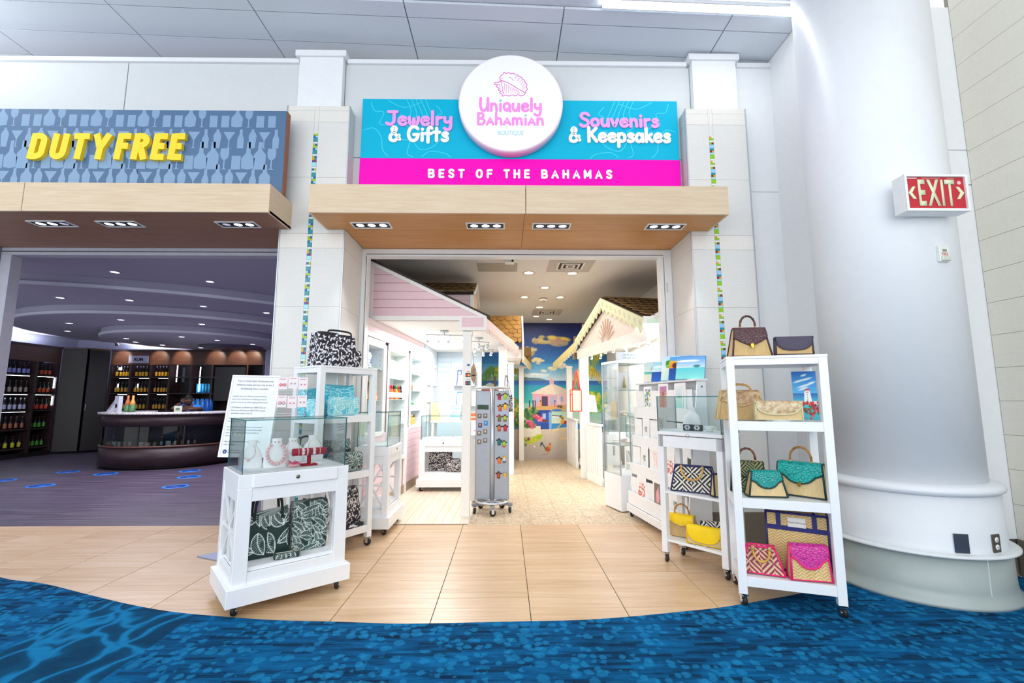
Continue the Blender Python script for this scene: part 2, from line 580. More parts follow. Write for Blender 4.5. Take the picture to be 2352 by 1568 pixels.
def ribbon(g, pts, w, y0, y1, mi=None, caps=True, lift=8e-5):
    """flat stroke in the XZ plane with depth y0..y1 (y1 in front); overlapping pieces sit a hair apart"""
    P = [V((p[0], p[1])) for p in pts]
    q = [P[0]]
    for p in P[1:]:
        if (p - q[-1]).length > w * .12: q.append(p)
    if len(q) < 2: q.append(q[0] + V((w * .02, 0)))
    _RB[0] = (_RB[0] + 1) % 7
    base = y1 - lift * 3 * _RB[0]
    Ls = []; Rs = []
    n = len(q)
    for i in range(n):
        t = (q[min(i + 1, n - 1)] - q[max(i - 1, 0)]).normalized()
        nn = V((-t.y, t.x)) * w / 2
        Ls.append(q[i] + nn); Rs.append(q[i] - nn)
    for i in range(n - 1):
        f = base - lift * (i % 3)
        quad = [Ls[i], Rs[i], Rs[i + 1], Ls[i + 1]]
        vs = [(a.x, f, a.y) for a in quad] + [(a.x, y0, a.y) for a in quad]
        fs = [(0, 1, 2, 3), (0, 3, 7, 4), (1, 5, 6, 2)]
        if not caps and i == 0: fs.append((0, 4, 5, 1))
        if not caps and i == n - 2: fs.append((3, 2, 6, 7))
        g.add(vs, fs, False, mi)
    if caps:
        for e, c in enumerate((q[0], q[-1])):
            k = 12; f = base - lift * (.5 + e)
            vs = [(c.x + w / 2 * math.cos(2 * PI * i / k), f, c.y + w / 2 * math.sin(2 * PI * i / k)) for i in range(k)]
            vs += [(x, y0, z) for x, y, z in vs]
            g.add(vs, [tuple(range(k))] + [(i, i + k, (i + 1) % k + k, (i + 1) % k) for i in range(k)], False, mi)

def hand_word(txt, parent, x0, x1, y, zb, h, m, wd=.15, depth=.012, space=.08, name='letter', dots=None, up=()):
    """hand-drawn word: one part per letter. h = cap height; letters in `up` are drawn at their own height"""
    xx = 0; lay = []
    for ch in txt:
        if ch == ' ': xx += .35; continue
        w, st = HAND[ch]; lay.append((ch, xx, st)); xx += w + space
    k = (x1 - x0) / (xx - space)
    for ch, o, st in lay:
        g = G(); gd = G()
        for i, sline in enumerate(st):
            P = [(p[0] * k, p[1] * h) for p in sline]
            tgt = gd if (dots and ch == 'i' and i == 1) else g
            ribbon(tgt, P, wd * h, 0, -depth)
        pr = ob(name, g, m, parent, (x0 + o * k, y, zb))
        if gd.v: ob('dot', gd, dots, pr)

# upright block letters for the magenta board and the liquor shop sign
BLOCK = {
 'B': (.8, [[(.1, .1), (.1, .9)], smooth_pts([(.1, .9), (.5, .9), (.66, .8), (.62, .58), (.45, .52), (.1, .52)]), smooth_pts([(.1, .5), (.5, .5), (.7, .38), (.68, .16), (.5, .1), (.1, .1)])]),
 'E': (.68, [[(.1, .1), (.1, .9)], [(.1, .9), (.6, .9)], [(.1, .5), (.54, .5)], [(.1, .1), (.6, .1)]]),
 'S': (.76, [smooth_pts([(.64, .8), (.5, .9), (.26, .9), (.12, .76), (.2, .58), (.5, .46), (.64, .3), (.54, .12), (.28, .1), (.1, .2)])]),
 'T': (.7, [[(.06, .9), (.64, .9)], [(.35, .9), (.35, .1)]]),
 'O': (.86, [smooth_pts([(.43, .9), (.18, .8), (.1, .5), (.18, .2), (.43, .1), (.68, .2), (.76, .5), (.68, .8)], closed=True)]),
 'F': (.66, [[(.1, .1), (.1, .9)], [(.1, .9), (.6, .9)], [(.1, .5), (.54, .5)]]),
 'H': (.8, [[(.1, .1), (.1, .9)], [(.7, .1), (.7, .9)], [(.1, .5), (.7, .5)]]),
 'A': (.84, [[(.06, .1), (.42, .9), (.78, .1)], [(.22, .36), (.62, .36)]]),
 'M': (.94, [[(.1, .1), (.1, .9)], [(.1, .9), (.47, .3)], [(.47, .3), (.84, .9)], [(.84, .9), (.84, .1)]]),
}
CAPS = {
 'D': (.5, [[(.1, 0), (.1, 1)], [(.1, .9), (.24, .9)] + _arc(.22, .72, .18, .18, 90, 0, 6) + _arc(.22, .28, .18, .18, 0, -90, 6) + [(.1, .1)]]),
 'U': (.5, [[(.1, 1), (.1, .3)] + _arc(.25, .28, .15, .18, 180, 360, 8) + [(.4, 1)]]),
 'T': (.46, [[(0, .9), (.46, .9)], [(.23, .9), (.23, 0)]]),
 'Y': (.5, [[(.06, 1), (.25, .45)], [(.44, 1), (.25, .45)], [(.25, .5), (.25, 0)]]),
 'F': (.42, [[(.1, 0), (.1, 1)], [(.1, .9), (.42, .9)], [(.1, .52), (.38, .52)]]),
 'R': (.5, [[(.1, 0), (.1, 1)], [(.1, .9), (.24, .9)] + _arc(.24, .72, .16, .18, 90, -90, 8) + [(.1, .54)], [(.24, .5), (.42, 0)]]),
 'E': (.43, [[(.1, 0), (.1, 1)], [(.1, .9), (.43, .9)], [(.1, .52), (.38, .52)], [(.1, .1), (.43, .1)]]),
}
def block_word(txt, parent, x0, x1, y, zb, h, m, font, wd, depth, space, word=.7, caps=True, shear=0.0):
    xx = 0; lay = []
    for ch in txt:
        if ch == ' ': xx += word; continue
        w, st = font[ch]; lay.append((ch, xx, st)); xx += w + space
    k = (x1 - x0) / (xx - space)
    for ch, o, st in lay:
        g = G()
        for sline in st: ribbon(g, [(p[0] * k + shear * p[1] * h, p[1] * h) for p in sline], wd * h, 0, -depth, caps=caps)
        ob('letter', g, m, parent, (x0 + o * k, y, zb))

# ================================================================ SETTING
WHITE = mat('#eceef0', .55, var=.015)
CART = mat('#eef1f4', .32, var=.015, name='white_lacquer')
FRAME_W = mat('#e9ebec', .4, var=.02)
GREY_ALU = mat('#b9bfc6', .35, .6)
CHROME = mat('#d8dade', .15, 1.0)
BLACK = mat('#17181a', .45)
DARK_GAP = mat('#2a2927', .9)
GLASS = glass_mat('clear_glass', '#f9fdfd', .65)
GLASS_EDGE = mat('#1f7a7c', .1, name='green_glass_edge')

def linen(name, c1, c2):
    k = N(name)
    a = k.noise(k.obj((3, 3, 160)), 3, 2)
    b = k.noise(k.obj((160, 160, 3)), 3, 2)
    k.col(k.ramp(k.math('ADD', k.math('MULTIPLY', a, .5), k.math('MULTIPLY', b, .5)), [(.35, c1), (.65, c2)]))
    k.set(.5)
    return k.m
BEIGE = linen('linen_tile', '#d5d4d0', '#e0dfdb')
BEIGE_L = linen('linen_tile_light', '#dedad2', '#e8e5de')
BEIGE_W = linen('beige_wall_panel', '#dcd7c9', '#e8e4d8')
BROWN_T = linen('brown_base_tile', '#6a6258', '#7a7166')

def wood(name, stops, scale=(1, 14, 14), rough=.35, tint=True, wave=2.2, coat=0):
    k = N(name)
    v = k.obj(scale)
    oi = k.n('ObjectInfo')
    ofs = k.n('VectorMath', operation='ADD')
    k.put(ofs.inputs[0], v)
    cb = k.n('CombineXYZ')
    k.put(cb.inputs[0], k.math('MULTIPLY', oi.outputs['Random'], 37.0)); k.put(cb.inputs[1], k.math('MULTIPLY', oi.outputs['Random'], 91.0))
    k.put(ofs.inputs[1], cb.outputs[0])
    ns = k.noise(ofs.outputs[0], wave, 5, .6)
    fine = k.noise(ofs.outputs[0], wave * 9, 2, .6)
    f = k.math('ADD', k.math('MULTIPLY', ns, .75), k.math('MULTIPLY', fine, .25))
    if tint: f = k.math('ADD', f, k.math('MULTIPLY', k.math('SUBTRACT', oi.outputs['Random'], .5), .16))
    k.col(k.ramp(f, stops)); k.set(rough, coat=coat)
    return k.m
OAK = wood('light_oak_veneer', [(.25, '#c6ab8a'), (.5, '#d3bda0'), (.8, '#dfccb2')], (1.3, 9, 22), .45, False)
OAK_UNDER = wood('shaded_oak_veneer', [(.25, '#b57a3c'), (.5, '#c58a48'), (.8, '#d29a5a')], (1.3, 14, 9), .42, False)  # same oak, with the shade under the canopy put into its colour
OAK_UNDER_D = wood('deep_shaded_oak_veneer', [(.25, '#86604a'), (.5, '#966d56'), (.8, '#a57a62')], (1.3, 14, 9), .5, False)  # canopy oak again, deeper shade painted into the tone for the dim doorway
PLANK = wood('wood_look_tile', [(.22, '#b3906a'), (.45, '#caa882'), (.62, '#d5b797'), (.85, '#e0cab0')], (1.0, 13, 13), .33, True, 1.6)

# ---------------- floors
g = G(); g.box(-6.2, 2.2, -.06, 3.9, 5.2, -.006)
floor_tile = struct('floor', g, mat('#4a3828', .8))
PX0, PW, PD = .157, .6175, .1545
def plank_me(w, d):
    g = G(); g.box(.0022, .0011, -.006, w - .0022, d - .0011, 0, .0012)
    return mesh('plank', g, PLANK)
pm = plank_me(PW, PD)
for i in range(-10, 4):
    for j in range(17):
        x, y = PX0 + i * PW, 5.2 - (j + 1) * PD
        # nothing of a plank shows where the carpet already covers it
        cy = 3.0 if x > -1.6 and x < .6 else (3.0 + .19 * max(0, -1.6 - x) ** 1.25 if x < 0 else 3.0 + .1 * x)
        if y + PD < cy - .25: continue
        link('plank', pm, floor_tile, (x, y, 0))

def carpet_mat():
    k = N('blue_pattern_carpet')
    v = k.obj()
    sx = k.n('SeparateXYZ'); k.put(sx.inputs[0], v)
    streak = k.noise(k.obj((1.8, 15, 1)), 1.9, 5, .7)
    patch = k.noise(k.obj((2.2, 4.0, 1)), 1.3, 3)
    fine = k.noise(k.obj((7, 170, 1)), 6, 2)
    tuft = k.noise(v, 260, 2)
    f = k.math('ADD', k.math('MULTIPLY', streak, .62), k.math('MULTIPLY', patch, .38))
    base = k.ramp(f, [(.33, '#041d33'), (.42, '#053a60'), (.53, '#065789'), (.66, '#0b70aa')])
    # woven dashes, darker and lighter, one row at a time
    br = k.n('TexBrick'); k.put(br.inputs['Vector'], k.obj((1, 1, 1)))
    br.inputs['Scale'].default_value = 1.0; br.inputs['Brick Width'].default_value = .16; br.inputs['Row Height'].default_value = .026; br.inputs['Mortar Size'].default_value = 0.0
    br.inputs['Color1'].default_value = (0, 0, 0, 1); br.inputs['Color2'].default_value = (1, 1, 1, 1)
    dash = k.math('GREATER_THAN', br.outputs[0], .86)
    base = k.mix(k.math('MULTIPLY', dash, .62), base, '#071f35')
    wob = k.n('VectorMath', operation='ADD'); k.put(wob.inputs[0], v)
    nz = k.n('TexNoise'); nz.inputs['Scale'].default_value = 30; k.put(nz.inputs['Vector'], v)
    sc0 = k.n('VectorMath', operation='SCALE'); k.put(sc0.inputs[0], nz.outputs['Color']); sc0.inputs['Scale'].default_value = .03
    k.put(wob.inputs[1], sc0.outputs[0])
    c = base
    for sca, thr, seed, op in ((18, .34, 0, .5), (13, .48, 4, .42)):
        mp = k.n('Mapping'); k.put(mp.inputs[0], wob.outputs[0]); mp.inputs['Location'].default_value = (seed, seed * .7, 0)
        vr = k.vor(mp.outputs[0], sca, rnd=.8)
        dot = k.n('MapRange', i_1=.46, i_2=.36); k.put(dot.inputs[0], vr.outputs['Distance'])
        on_ = k.math('GREATER_THAN', k.n('SeparateColor', i_0=vr.outputs['Color']).outputs[0], thr)
        zone = k.math('GREATER_THAN', k.noise(k.obj((1.1, 1.5, 1), loc=(3 + seed, 1, 0)), 1.7, 2), .46)
        c = k.mix(k.math('MULTIPLY', k.math('MULTIPLY', dot.outputs[0], on_), k.math('MULTIPLY', zone, op)), c, '#1d8bc4')
    # slanting strip with a bright water-ripple net over dark pools
    wv = k.math('MULTIPLY', k.math('SUBTRACT', k.noise(v, 1.6, 1), .5), .10)
    xx = k.math('ADD', sx.outputs[0], wv)
    inb = k.math('MULTIPLY', k.math('GREATER_THAN', xx, -2.70), k.math('LESS_THAN', xx, -1.95))
    vv = k.n('VectorMath', operation='ADD')
    k.put(vv.inputs[0], k.obj((2.5, .95, 1), (0, 0, 38)))
    nd = k.n('TexNoise'); nd.inputs['Scale'].default_value = 2.6; k.put(nd.inputs['Vector'], v)
    sc = k.n('VectorMath', operation='SCALE'); k.put(sc.inputs[0], nd.outputs['Color']); sc.inputs['Scale'].default_value = .9
    k.put(vv.inputs[1], sc.outputs[0])
    ed = k.vor(vv.outputs[0], 2.3, 'DISTANCE_TO_EDGE').outputs['Distance']
    thin = k.math('ADD', ed, k.math('MULTIPLY', k.math('SUBTRACT', k.noise(v, 4, 2), .5), .12))
    wat = k.ramp(thin, [(.03, '#1682ba'), (.08, '#0f6c9f'), (.12, '#074465'), (.3, '#05304b')])
    wat = k.mix(k.math('MULTIPLY', streak, .45), wat, '#0d5a88')
    c = k.mix(inb, c, wat)
    c = k.mix(k.math('MULTIPLY', k.math('LESS_THAN', fine, .43), .28), c, '#07233a')
    c = k.mix(k.math('MULTIPLY', k.math('SUBTRACT', tuft, .3), .35), c, '#0a2f4a')
    k.col(c); k.set(.95, spec=.08)
    k.bump(tuft, .4, .004)
    return k.m
edge = [(-7.2, 5.05), (-5.6, 4.62), (-4.6, 4.15), (-3.85, 3.75), (-3.39, 3.62), (-2.91, 3.43), (-2.47, 3.26), (-2.11, 3.15), (-1.74, 3.08), (-1.39, 3.03), (-1.06, 3.01), (-.69, 2.98), (-.43, 2.98), (-.11, 2.99), (.16, 3.0), (.45, 3.01), (.77, 3.05), (1.1, 3.11), (1.4, 3.17), (1.73, 3.27), (2.0, 3.36), (2.3, 3.48), (2.7, 3.68), (3.93, 4.4)]
edge = smooth_pts(edge, 4)
g = G()
vs = [(x, y, .006) for x, y in edge] + [(x, -1.6, .006) for x, y in edge]
n = len(edge)
g.add(vs, [(n + i, n + i + 1, i + 1, i) for i in range(n - 1)])
g.add([(x, y, .006) for x, y in edge] + [(x, y, -.006) for x, y in edge], [(i, i + 1, n + i + 1, n + i) for i in range(n - 1)])
struct('floor_carpet', g, carpet_mat())

def cobble():
    k = N('broken_stone_mosaic_floor')
    v = k.obj()
    vr = k.vor(v, 21, 'DISTANCE_TO_EDGE')
    cell = k.vor(v, 21)
    h = k.ramp(vr.outputs['Distance'], [(.02, '#86705a'), (.07, '#cfba9c')])
    tint = k.mix(.35, h, k.ramp(k.n('SeparateColor', i_0=cell.outputs['Color']).outputs[0], [(.1, '#bfa583'), (.9, '#e2d2ba')]))
    gridx = k.n('SeparateXYZ'); k.put(gridx.inputs[0], v)
    ns = k.math('MULTIPLY', k.noise(v, 9, 1), .05)
    gl = None
    for a, s in ((0, .31), (1, .31)):
        fr = k.math('FRACT', k.math('DIVIDE', k.math('ADD', gridx.outputs[a], ns), s))
        q = k.math('LESS_THAN', fr, .025)
        gl = q if gl is None else k.math('MAXIMUM', gl, q)
    k.col(k.mix(k.math('MULTIPLY', gl, .55), tint, '#8a7152')); k.set(.42)
    k.bump(vr.outputs['Distance'], .25, .004)
    return k.m
g = G(); g.box(-1.9, 5.2, -.06, 2.4, 10.75, 0)
struct('floor_boutique', g, cobble())
# white boards laid aslant in the left alcove
wb = wood('whitewashed_board', [(.2, '#cbb69c'), (.6, '#e2d3bf'), (.9, '#efe6da')], (14, 1, 14), .4)
g = G(); g.box(-1.75, 5.2, 0, -.42, 9.5, .002)
alf = struct('floor_alcove', g, mat('#8d7a66', .8))
for i in range(13):
    x0 = -1.70 + i * .1
    g = G(); s = .06
    x1 = min(x0 + .098, -.40)
    g.prism([(x0, 5.22), (x1, 5.22), (min(x1 + s, -.36), 9.0), (x0 + s, 9.0)], .002, .006)
    ob('floor_board', g, wb, alf)

def vinyl():
    k = N('violet_grey_plank_vinyl')
    s = k.noise(k.obj((.55, 11, 1)), 2.0, 5, .6)
    f = k.noise(k.obj((3, 70, 1)), 3, 2)
    k.col(k.ramp(k.math('ADD', k.math('MULTIPLY', s, .8), k.math('MULTIPLY', f, .2)), [(.3, '#2c2734'), (.45, '#463e50'), (.6, '#64586a'), (.75, '#94838a')]))
    k.set(.4)
    return k.m
g = G(); g.box(-11.9, 5.2, -.06, -2.2, 12.9, 0)
struct('floor_liquor_shop', g, vinyl())

# ---------------- pillars with tiles and mosaic strips
MC = {n: mat(c, .15, var=.08) for n, c in dict(T='#1f8d99', B='#1c5cab', L='#a9c51c', A='#9fdbe2', P='#d6e2e0', O='#eda41a', R='#9c2a45', S='#93c8e6', M='#7d1c38', W='#dfe7e2', G='#8bc40a').items()}
def chip(u, a, b, m):
    g = G(); g.box(.001, -.004, .001, a * u - .001, .004, b * u - .001, .001)
    return mesh('mosaic_chip', g, m)
def pillar(name, x0, x1, mx, pattern, side):
    yb, zt = 5.17, 4.40
    g = G(); g.box(x0 + .012, 4.522, 0, x1 - .012, yb, zt - .01)
    p = struct(name, g, mat('#b9b6b0', .8))
    u = .0226
    joints = [.285, .45, 1.05, 1.65, 2.26, 2.86, 3.01, 3.61, 4.22, 4.345, zt]
    for a, b in zip(joints, joints[1:]):
        mm = BEIGE_L if b - a < .2 and a > 1 else BEIGE
        for s0, s1 in ((x0, mx), (mx + 2 * u, x1)):
            g = G(); g.box(s0 + .0008, 4.51, a + .0008, s1 - .0008, 4.524, b - .0008, .0008); ob('tile', g, mm, p)
        xs = x1 if side > 0 else x0
        for y0, y1 in ((4.524, 5.165),):
            g = G(); g.box(xs - side * .012, y0 + .0008, a + .0008, xs, y1, b - .0008, .0008); ob('tile', g, BEIGE, p)
        if side > 0:
            g = G(); g.box(x0, y0 + .0008, a + .0008, x0 + .012, y1, b - .0008, .0008); ob('tile', g, BEIGE, p)
        if b > 4.09: g = G(); g.box(mx + .0008, 4.511, max(a, 4.09), mx + 2 * u - .0008, 4.524, b - .0008); ob('tile', g, mm, p)
    for xs in (x0, x1):
        g = G(); g.box(xs - .006, 4.504, 0, xs + .006, 4.516, zt, .001); ob('corner_trim', g, GREY_ALU, p)
    g = G(); g.box(x0 - .008, 4.50, 0, x1 + .008, yb, .285, .002); ob('base_tile', g, BROWN_T, p)
    z = 4.09; q = 0; cache = {}
    g = G(); g.box(mx, 4.514, .3, mx + 2 * u, 4.523, 4.09); ob('grout', g, mat('#cfd3d2', .8), p)
    while z > .34:
        row = pattern[q % len(pattern)]; q += 1
        hh = 2 if row[0] == '2' else 1
        items = row[1:] if row[0] == '2' else row
        w = 2 if len(items) == 1 else 1
        for i, ch in enumerate(items):
            key = (w, hh, ch)
            if key not in cache:
                cache[key] = chip(u, w, hh, MC[ch])
            link('mosaic_chip', cache[key], p, (mx + i * u, 4.512, z - hh * u))
        z -= hh * u
    return p
pillar('pillar', -2.29, -1.64, -2.005, ['L', 'BA', '2T', 'P', 'LB', 'L', 'BA', '2T', 'P', 'LB', 'OT', 'BR', '2A', 'P', 'BL', 'P', '2T', 'AB'], 1)
pillar('pillar', 1.89, 2.53, 2.13, ['OW', 'G', 'W', 'GM', '2S', 'T', 'MO', 'A', '2G', 'W'], -1)

# ---------------- upper wall, cornice, pilasters
g = G(); g.box(-7.4, 4.70, 3.06, 2.95, 4.82, 5.0)
uw = struct('wall_front', g, DARK_GAP)
PANEL = mat('#d6d9da', .5, var=.012)
for x0, x1, z0, z1 in ((-7.4, -4.141, 3.06, 5.0), (-4.131, -2.26, 3.06, 5.0), (-1.764, 2.024, 3.924, 5.0), (-1.764, 2.024, 3.06, 3.915), (-2.255, -1.77, 3.06, 5.0), (2.03, 2.53, 3.06, 5.0)):
    g = G(); g.box(x0, 4.68, z0, x1, 4.70, z1, .001); ob('panel', g, PANEL, uw)
g = G(); g.box(2.53, 4.68, 0, 2.95, 4.8, 3.557); g.box(2.53, 4.68, 3.562, 2.95, 4.8, 5.0)
struct('wall_corner', g, WHITE)
for i, (x0, x1) in enumerate(((-2.24, -1.77), (2.03, 2.51))):
    g = G(); g.box(x0, 4.60, 4.40, x1, 4.68, 5.03, .002)
    t = struct('trim_%d' % (i + 1), g, WHITE)
    g = G(); g.box(x0 - .04, 4.575, 5.03, x1 + .035, 4.70, 5.10, .004); ob('cap', g, WHITE, t)
g = G(); g.box(-7.4, 4.645, 5.0, -2.27, 4.80, 5.05, .003); g.box(-1.74, 4.645, 5.0, 1.99, 4.80, 5.05, .003); g.box(2.545, 4.645, 5.0, 2.93, 4.80, 5.05, .003)
struct('trim_3', g, WHITE)

# ---------------- concourse ceiling: grey acoustic panels in a light grid, sloping a little to the right
def cz(x): return 5.2 - .035 * x
def fabric_grey():
    k = N('grey_acoustic_panel')
    a = k.noise(k.obj((40, 40, 1)), 6, 3)
    k.col(k.ramp(a, [(.3, '#cdd4dc'), (.7, '#dde3e9')])); k.set(.9); k.bump(a, .2, .003)
    return k.m
CP = fabric_grey()
g = G()
for a, b in ((-9, 3.0),):
    g.add([(a, 2.6, cz(a) + .03), (b, 2.6, cz(b) + .03), (b, 6.2, cz(b) + .03), (a, 6.2, cz(a) + .03)], [(0, 1, 2, 3)])
ceil = struct('ceiling', g, mat('#cfd6de', .6))
xs = [2.93, 2.24, .57, -1.02, -2.58, -4.06, -5.62, -7.2, -8.8]
ys = [2.72, 3.11, 3.50, 3.89, 4.10, 4.29, 4.68, 5.07, 5.46, 5.85]
for x1, x0 in zip(xs, xs[1:]):
    for y0, y1 in zip(ys, ys[1:]):
        if abs(y0 - 3.89) < .01: continue
        g = G(); e = .006
        P = [(x0 + e, y0 + e), (x1 - e, y0 + e), (x1 - e, y1 - e), (x0 + e, y1 - e)]
        sl = lambda y: .047 * 0
        g.add([(x, y, cz(x)) for x, y in P] + [(x, y, cz(x) + .025) for x, y in P], [(3, 2, 1, 0), (0, 1, 5, 4), (1, 2, 6, 5), (2, 3, 7, 6), (3, 0, 4, 7)])
        ob('ceiling_panel', g, CP, ceil)
g = G()
for a, b in ((.95, 2.93),):
    g.add([(a, 3.97, cz(a) - .012), (b, 3.97, cz(b) - .012), (b, 4.06, cz(b) - .012), (a, 4.06, cz(a) - .012)], [(3, 2, 1, 0)])
t = thing('linear_lamp', 'long white strip lamp in the grey ceiling above the right pillar', 'lamp')
ob('diffuser', g, emit('#ffffff', 12.0), t)
g = G()
for y in (3.955, 4.062):
    g.add([(.94, y, cz(.94) - .014), (2.93, y, cz(2.93) - .014), (2.93, y + .014, cz(2.93) - .014), (.94, y + .014, cz(.94) - .014), (.94, y, cz(.94) + .02), (2.93, y, cz(2.93) + .02), (2.93, y + .014, cz(2.93) + .02), (.94, y + .014, cz(.94) + .02)], [(3, 2, 1, 0), (4, 5, 6, 7), (0, 1, 5, 4), (1, 2, 6, 5), (2, 3, 7, 6), (3, 0, 4, 7)])
ob('housing', g, WHITE, t)

# ---------------- right: white walls, round column, beige wall of flat panels
g = G(); g.box(2.93, 3.72, 0, 3.02, 4.80, 5.25)
struct('wall_side', g, WHITE)
g = G()
for z0, z1 in ((.28, 3.150), (3.156, 3.462), (3.468, 4.82)): g.box(2.95, 3.66, z0, 3.95, 3.72, z1, .001)
struct('wall_back_right', g, WHITE)
g = G(); g.box(2.95, 3.675, 0, 3.95, 3.72, .28); struct('baseboard_back', g, BROWN_T)
g = G(); g.box(3.952, -1.2, 0, 4.05, 3.70, 5.6)
wr = struct('wall_right', g, mat('#9c978a', .8))
z = .28; k = 0
while z < 5.4:
    g = G(); g.box(3.94, -1.2, z + .0012, 3.955, 3.655, z + .2628, .001); ob('panel', g, BEIGE_W, wr); z += .264
g = G(); g.box(3.93, -1.2, 0, 3.955, 3.655, .278, .002); ob('base_tile', g, BROWN_T, wr)
cx, cy = 3.10, 3.66
g = G(); g.lathe([(.475, .7), (.475, 5.4)], 64, (cx, cy, 0))
col = struct('column', g, mat('#e6eaee', .38, var=.012))
g = G(); g.lathe([(.47, .70), (.535, .70), (.553, .712), (.56, .73), (.553, .75), (.53, .765), (.48, .772), (.47, .772)], 64, (cx, cy, 0)); ob('moulding_ring', g, mat('#e4e8ed', .35, var=.012), col)
g = G(); g.lathe([(.49, .33), (.545, .33), (.535, .36), (.53, .70), (.49, .702)], 64, (cx, cy, 0)); ob('skirting', g, mat('#e2e7ec', .4, var=.012), col)
g = G(); g.lathe([(.49, .316), (.575, .316), (.592, .322), (.592, .334), (.575, .340), (.49, .341)], 64, (cx, cy, 0)); ob('lip', g, mat('#dfe4e6', .35), col)
g = G(); g.lathe([(.45, .006), (.588, .006), (.588, .026), (.562, .05), (.553, .10), (.548, .318), (.49, .319)], 64, (cx, cy, 0)); ob('base', g, mat('#aab5b2', .35, var=.02), col)
a = -PI / 2 + .06
g = G(); g.at((cx + .5505 * math.cos(a), cy + .5505 * math.sin(a), 0), a); g.box(-.002, -.0025, .03, .004, .0025, .316); ob('seam', g, mat('#dfe6e4', .5), col)

# ---------------- door frames and shop walls
g = G(); g.box(-1.64, 5.10, 2.965, 1.92, 5.22, 3.05, .002); g.box(-1.64, 5.10, 0, -1.575, 5.22, 2.965, .002); g.box(1.76, 5.10, 0, 1.80, 5.22, 2.965, .002)
d1 = struct('door_1', g, FRAME_W)
g = G(); g.box(1.806, 5.085, 0, 1.888, 5.21, 2.965, .002); ob('shutter_post', g, FRAME_W, d1)
g = G(); g.box(1.822, 5.083, 2.55, 1.828, 5.086, 2.66); ob('key_slot', g, mat('#8c7a58', .4), d1)
g = G(); g.box(-1.59, 5.095, 0, -1.586, 5.101, 2.965); g.box(-1.59, 5.095, 2.985, 1.8, 5.101, 2.99); ob('shutter_groove', g, DARK_GAP, d1)
FR2 = mat('#b5b5c2', .45)
g = G(); g.box(-5.69, 5.10, 2.965, -2.3, 5.22, 3.05, .002); g.box(-5.69, 5.10, 0, -5.575, 5.22, 2.965, .002)
d2 = struct('door_2', g, FR2)
g = G(); g.box(-5.69, 5.095, 3.0, -2.3, 5.1, 3.008); ob('shutter_groove', g, DARK_GAP, d2)
g = G(); g.box(-7.4, 5.02, 0, -5.735, 5.2, 3.05, .002); struct('wall_front_left', g, mat('#a9adb8', .5))
# partition and shells
g = G(); g.box(-2.29, 5.17, 0, -2.2, 12.9, 3.3); struct('wall_liquor_right', g, mat('#8e8ca6', .7))
g = G(); g.box(-1.86, 5.23, 0, -1.80, 10.8, 3.13); struct('wall_boutique_left', g, mat('#d8d2d2', .7))
g = G(); g.box(2.36, 5.17, 0, 2.42, 10.8, 3.13); struct('wall_boutique_right', g, mat('#eceae4', .7))
g = G(); g.box(1.89, 5.17, 0, 2.42, 5.22, 3.13); g.box(-1.9, 5.17, 0, -1.6, 5.22, 3.13); struct('wall_boutique_front', g, WHITE)
g = G(); g.box(-1.9, 5.22, 3.13, 2.42, 10.8, 3.2)
bceil = struct('ceiling_boutique', g, mat('#e6e0d8', .9, var=.02))
g = G(); g.box(-1.9, 10.70, 0, 2.42, 10.8, 3.2); struct('wall_mural', g, mat('#c9bfae', .8))
VIO = mat('#8f8aa6', .6, var=.02)
g = G(); g.box(-11.9, 5.22, 3.14, -2.2, 12.9, 3.3); struct('ceiling_liquor', g, mat('#b3b0c4', .7, var=.02))
g = G(); g.box(-11.95, 5.2, 0, -11.85, 12.9, 3.3); struct('wall_liquor_left', g, mat('#b7bbcf', .7))
g = G(); g.box(-11.9, 12.8, 0, -2.2, 12.9, 3.3); struct('wall_liquor_back', g, mat('#b7bbcf', .7))
g = G(); g.box(-6.42, 12.3, 0, -2.3, 12.42, 3.14); struct('wall_liquor_return', g, mat('#a9a8c4', .7))

# stepped round ceiling discs
def clip(poly, ax, lim, sgn):
    out = []
    for i in range(len(poly)):
        p, q = poly[i], poly[(i + 1) % len(poly)]
        a, b = (p[ax] - lim) * sgn, (q[ax] - lim) * sgn
        if a >= 0: out.append(p)
        if (a >= 0) != (b >= 0):
            t = a / (a - b); out.append((p[0] + (q[0] - p[0]) * t, p[1] + (q[1] - p[1]) * t))
    return out
def disc(c, r, z0, z1, mm, sm, e):
    P = [(c[0] + r * math.cos(2 * PI * i / 120), c[1] + r * math.sin(2 * PI * i / 120)) for i in range(120)]
    for ax, lim, sg in ((0, -11.8, 1), (0, -2.32, -1), (1, 5.3, 1), (1, 12.75, -1)): P = clip(P, ax, lim, sg)
    g = G(); g.prism(P, z0, z1)
    o = struct('ceiling_disc', g, mm)
    P2 = [(c[0] + (r + e) * math.cos(2 * PI * i / 120), c[1] + (r + e) * math.sin(2 * PI * i / 120)) for i in range(120)]
    for ax, lim, sg in ((0, -11.8, 1), (0, -2.32, -1), (1, 5.3, 1), (1, 12.75, -1)): P2 = clip(P2, ax, lim, sg)
    g = G(); g.prism(P2, z0 + .004, z0 + .05); ob('edge_band', g, sm, o)
DIM = mat('#b3b0c4', .6, var=.02); EDG = mat('#d6d8e6', .5, var=.02); DIMF = mat('#9b9bae', .6)
disc((-8.1, 12.4), 6.05, 2.97, 3.139, DIM, EDG, .03)
disc((-7.26, 11.09), 3.2, 2.81, 2.969, DIM, EDG, .03)
disc((-7.15, 10.85), 1.80, 2.655, 2.809, DIM, EDG, .03)
g = G(); g.lathe([(.05, 2.64), (.7, 2.64), (.72, 2.655)], 48, (-6.9, 11.6, 0)); struct('ceiling_disc', g, mat('#5d5a72', .6))

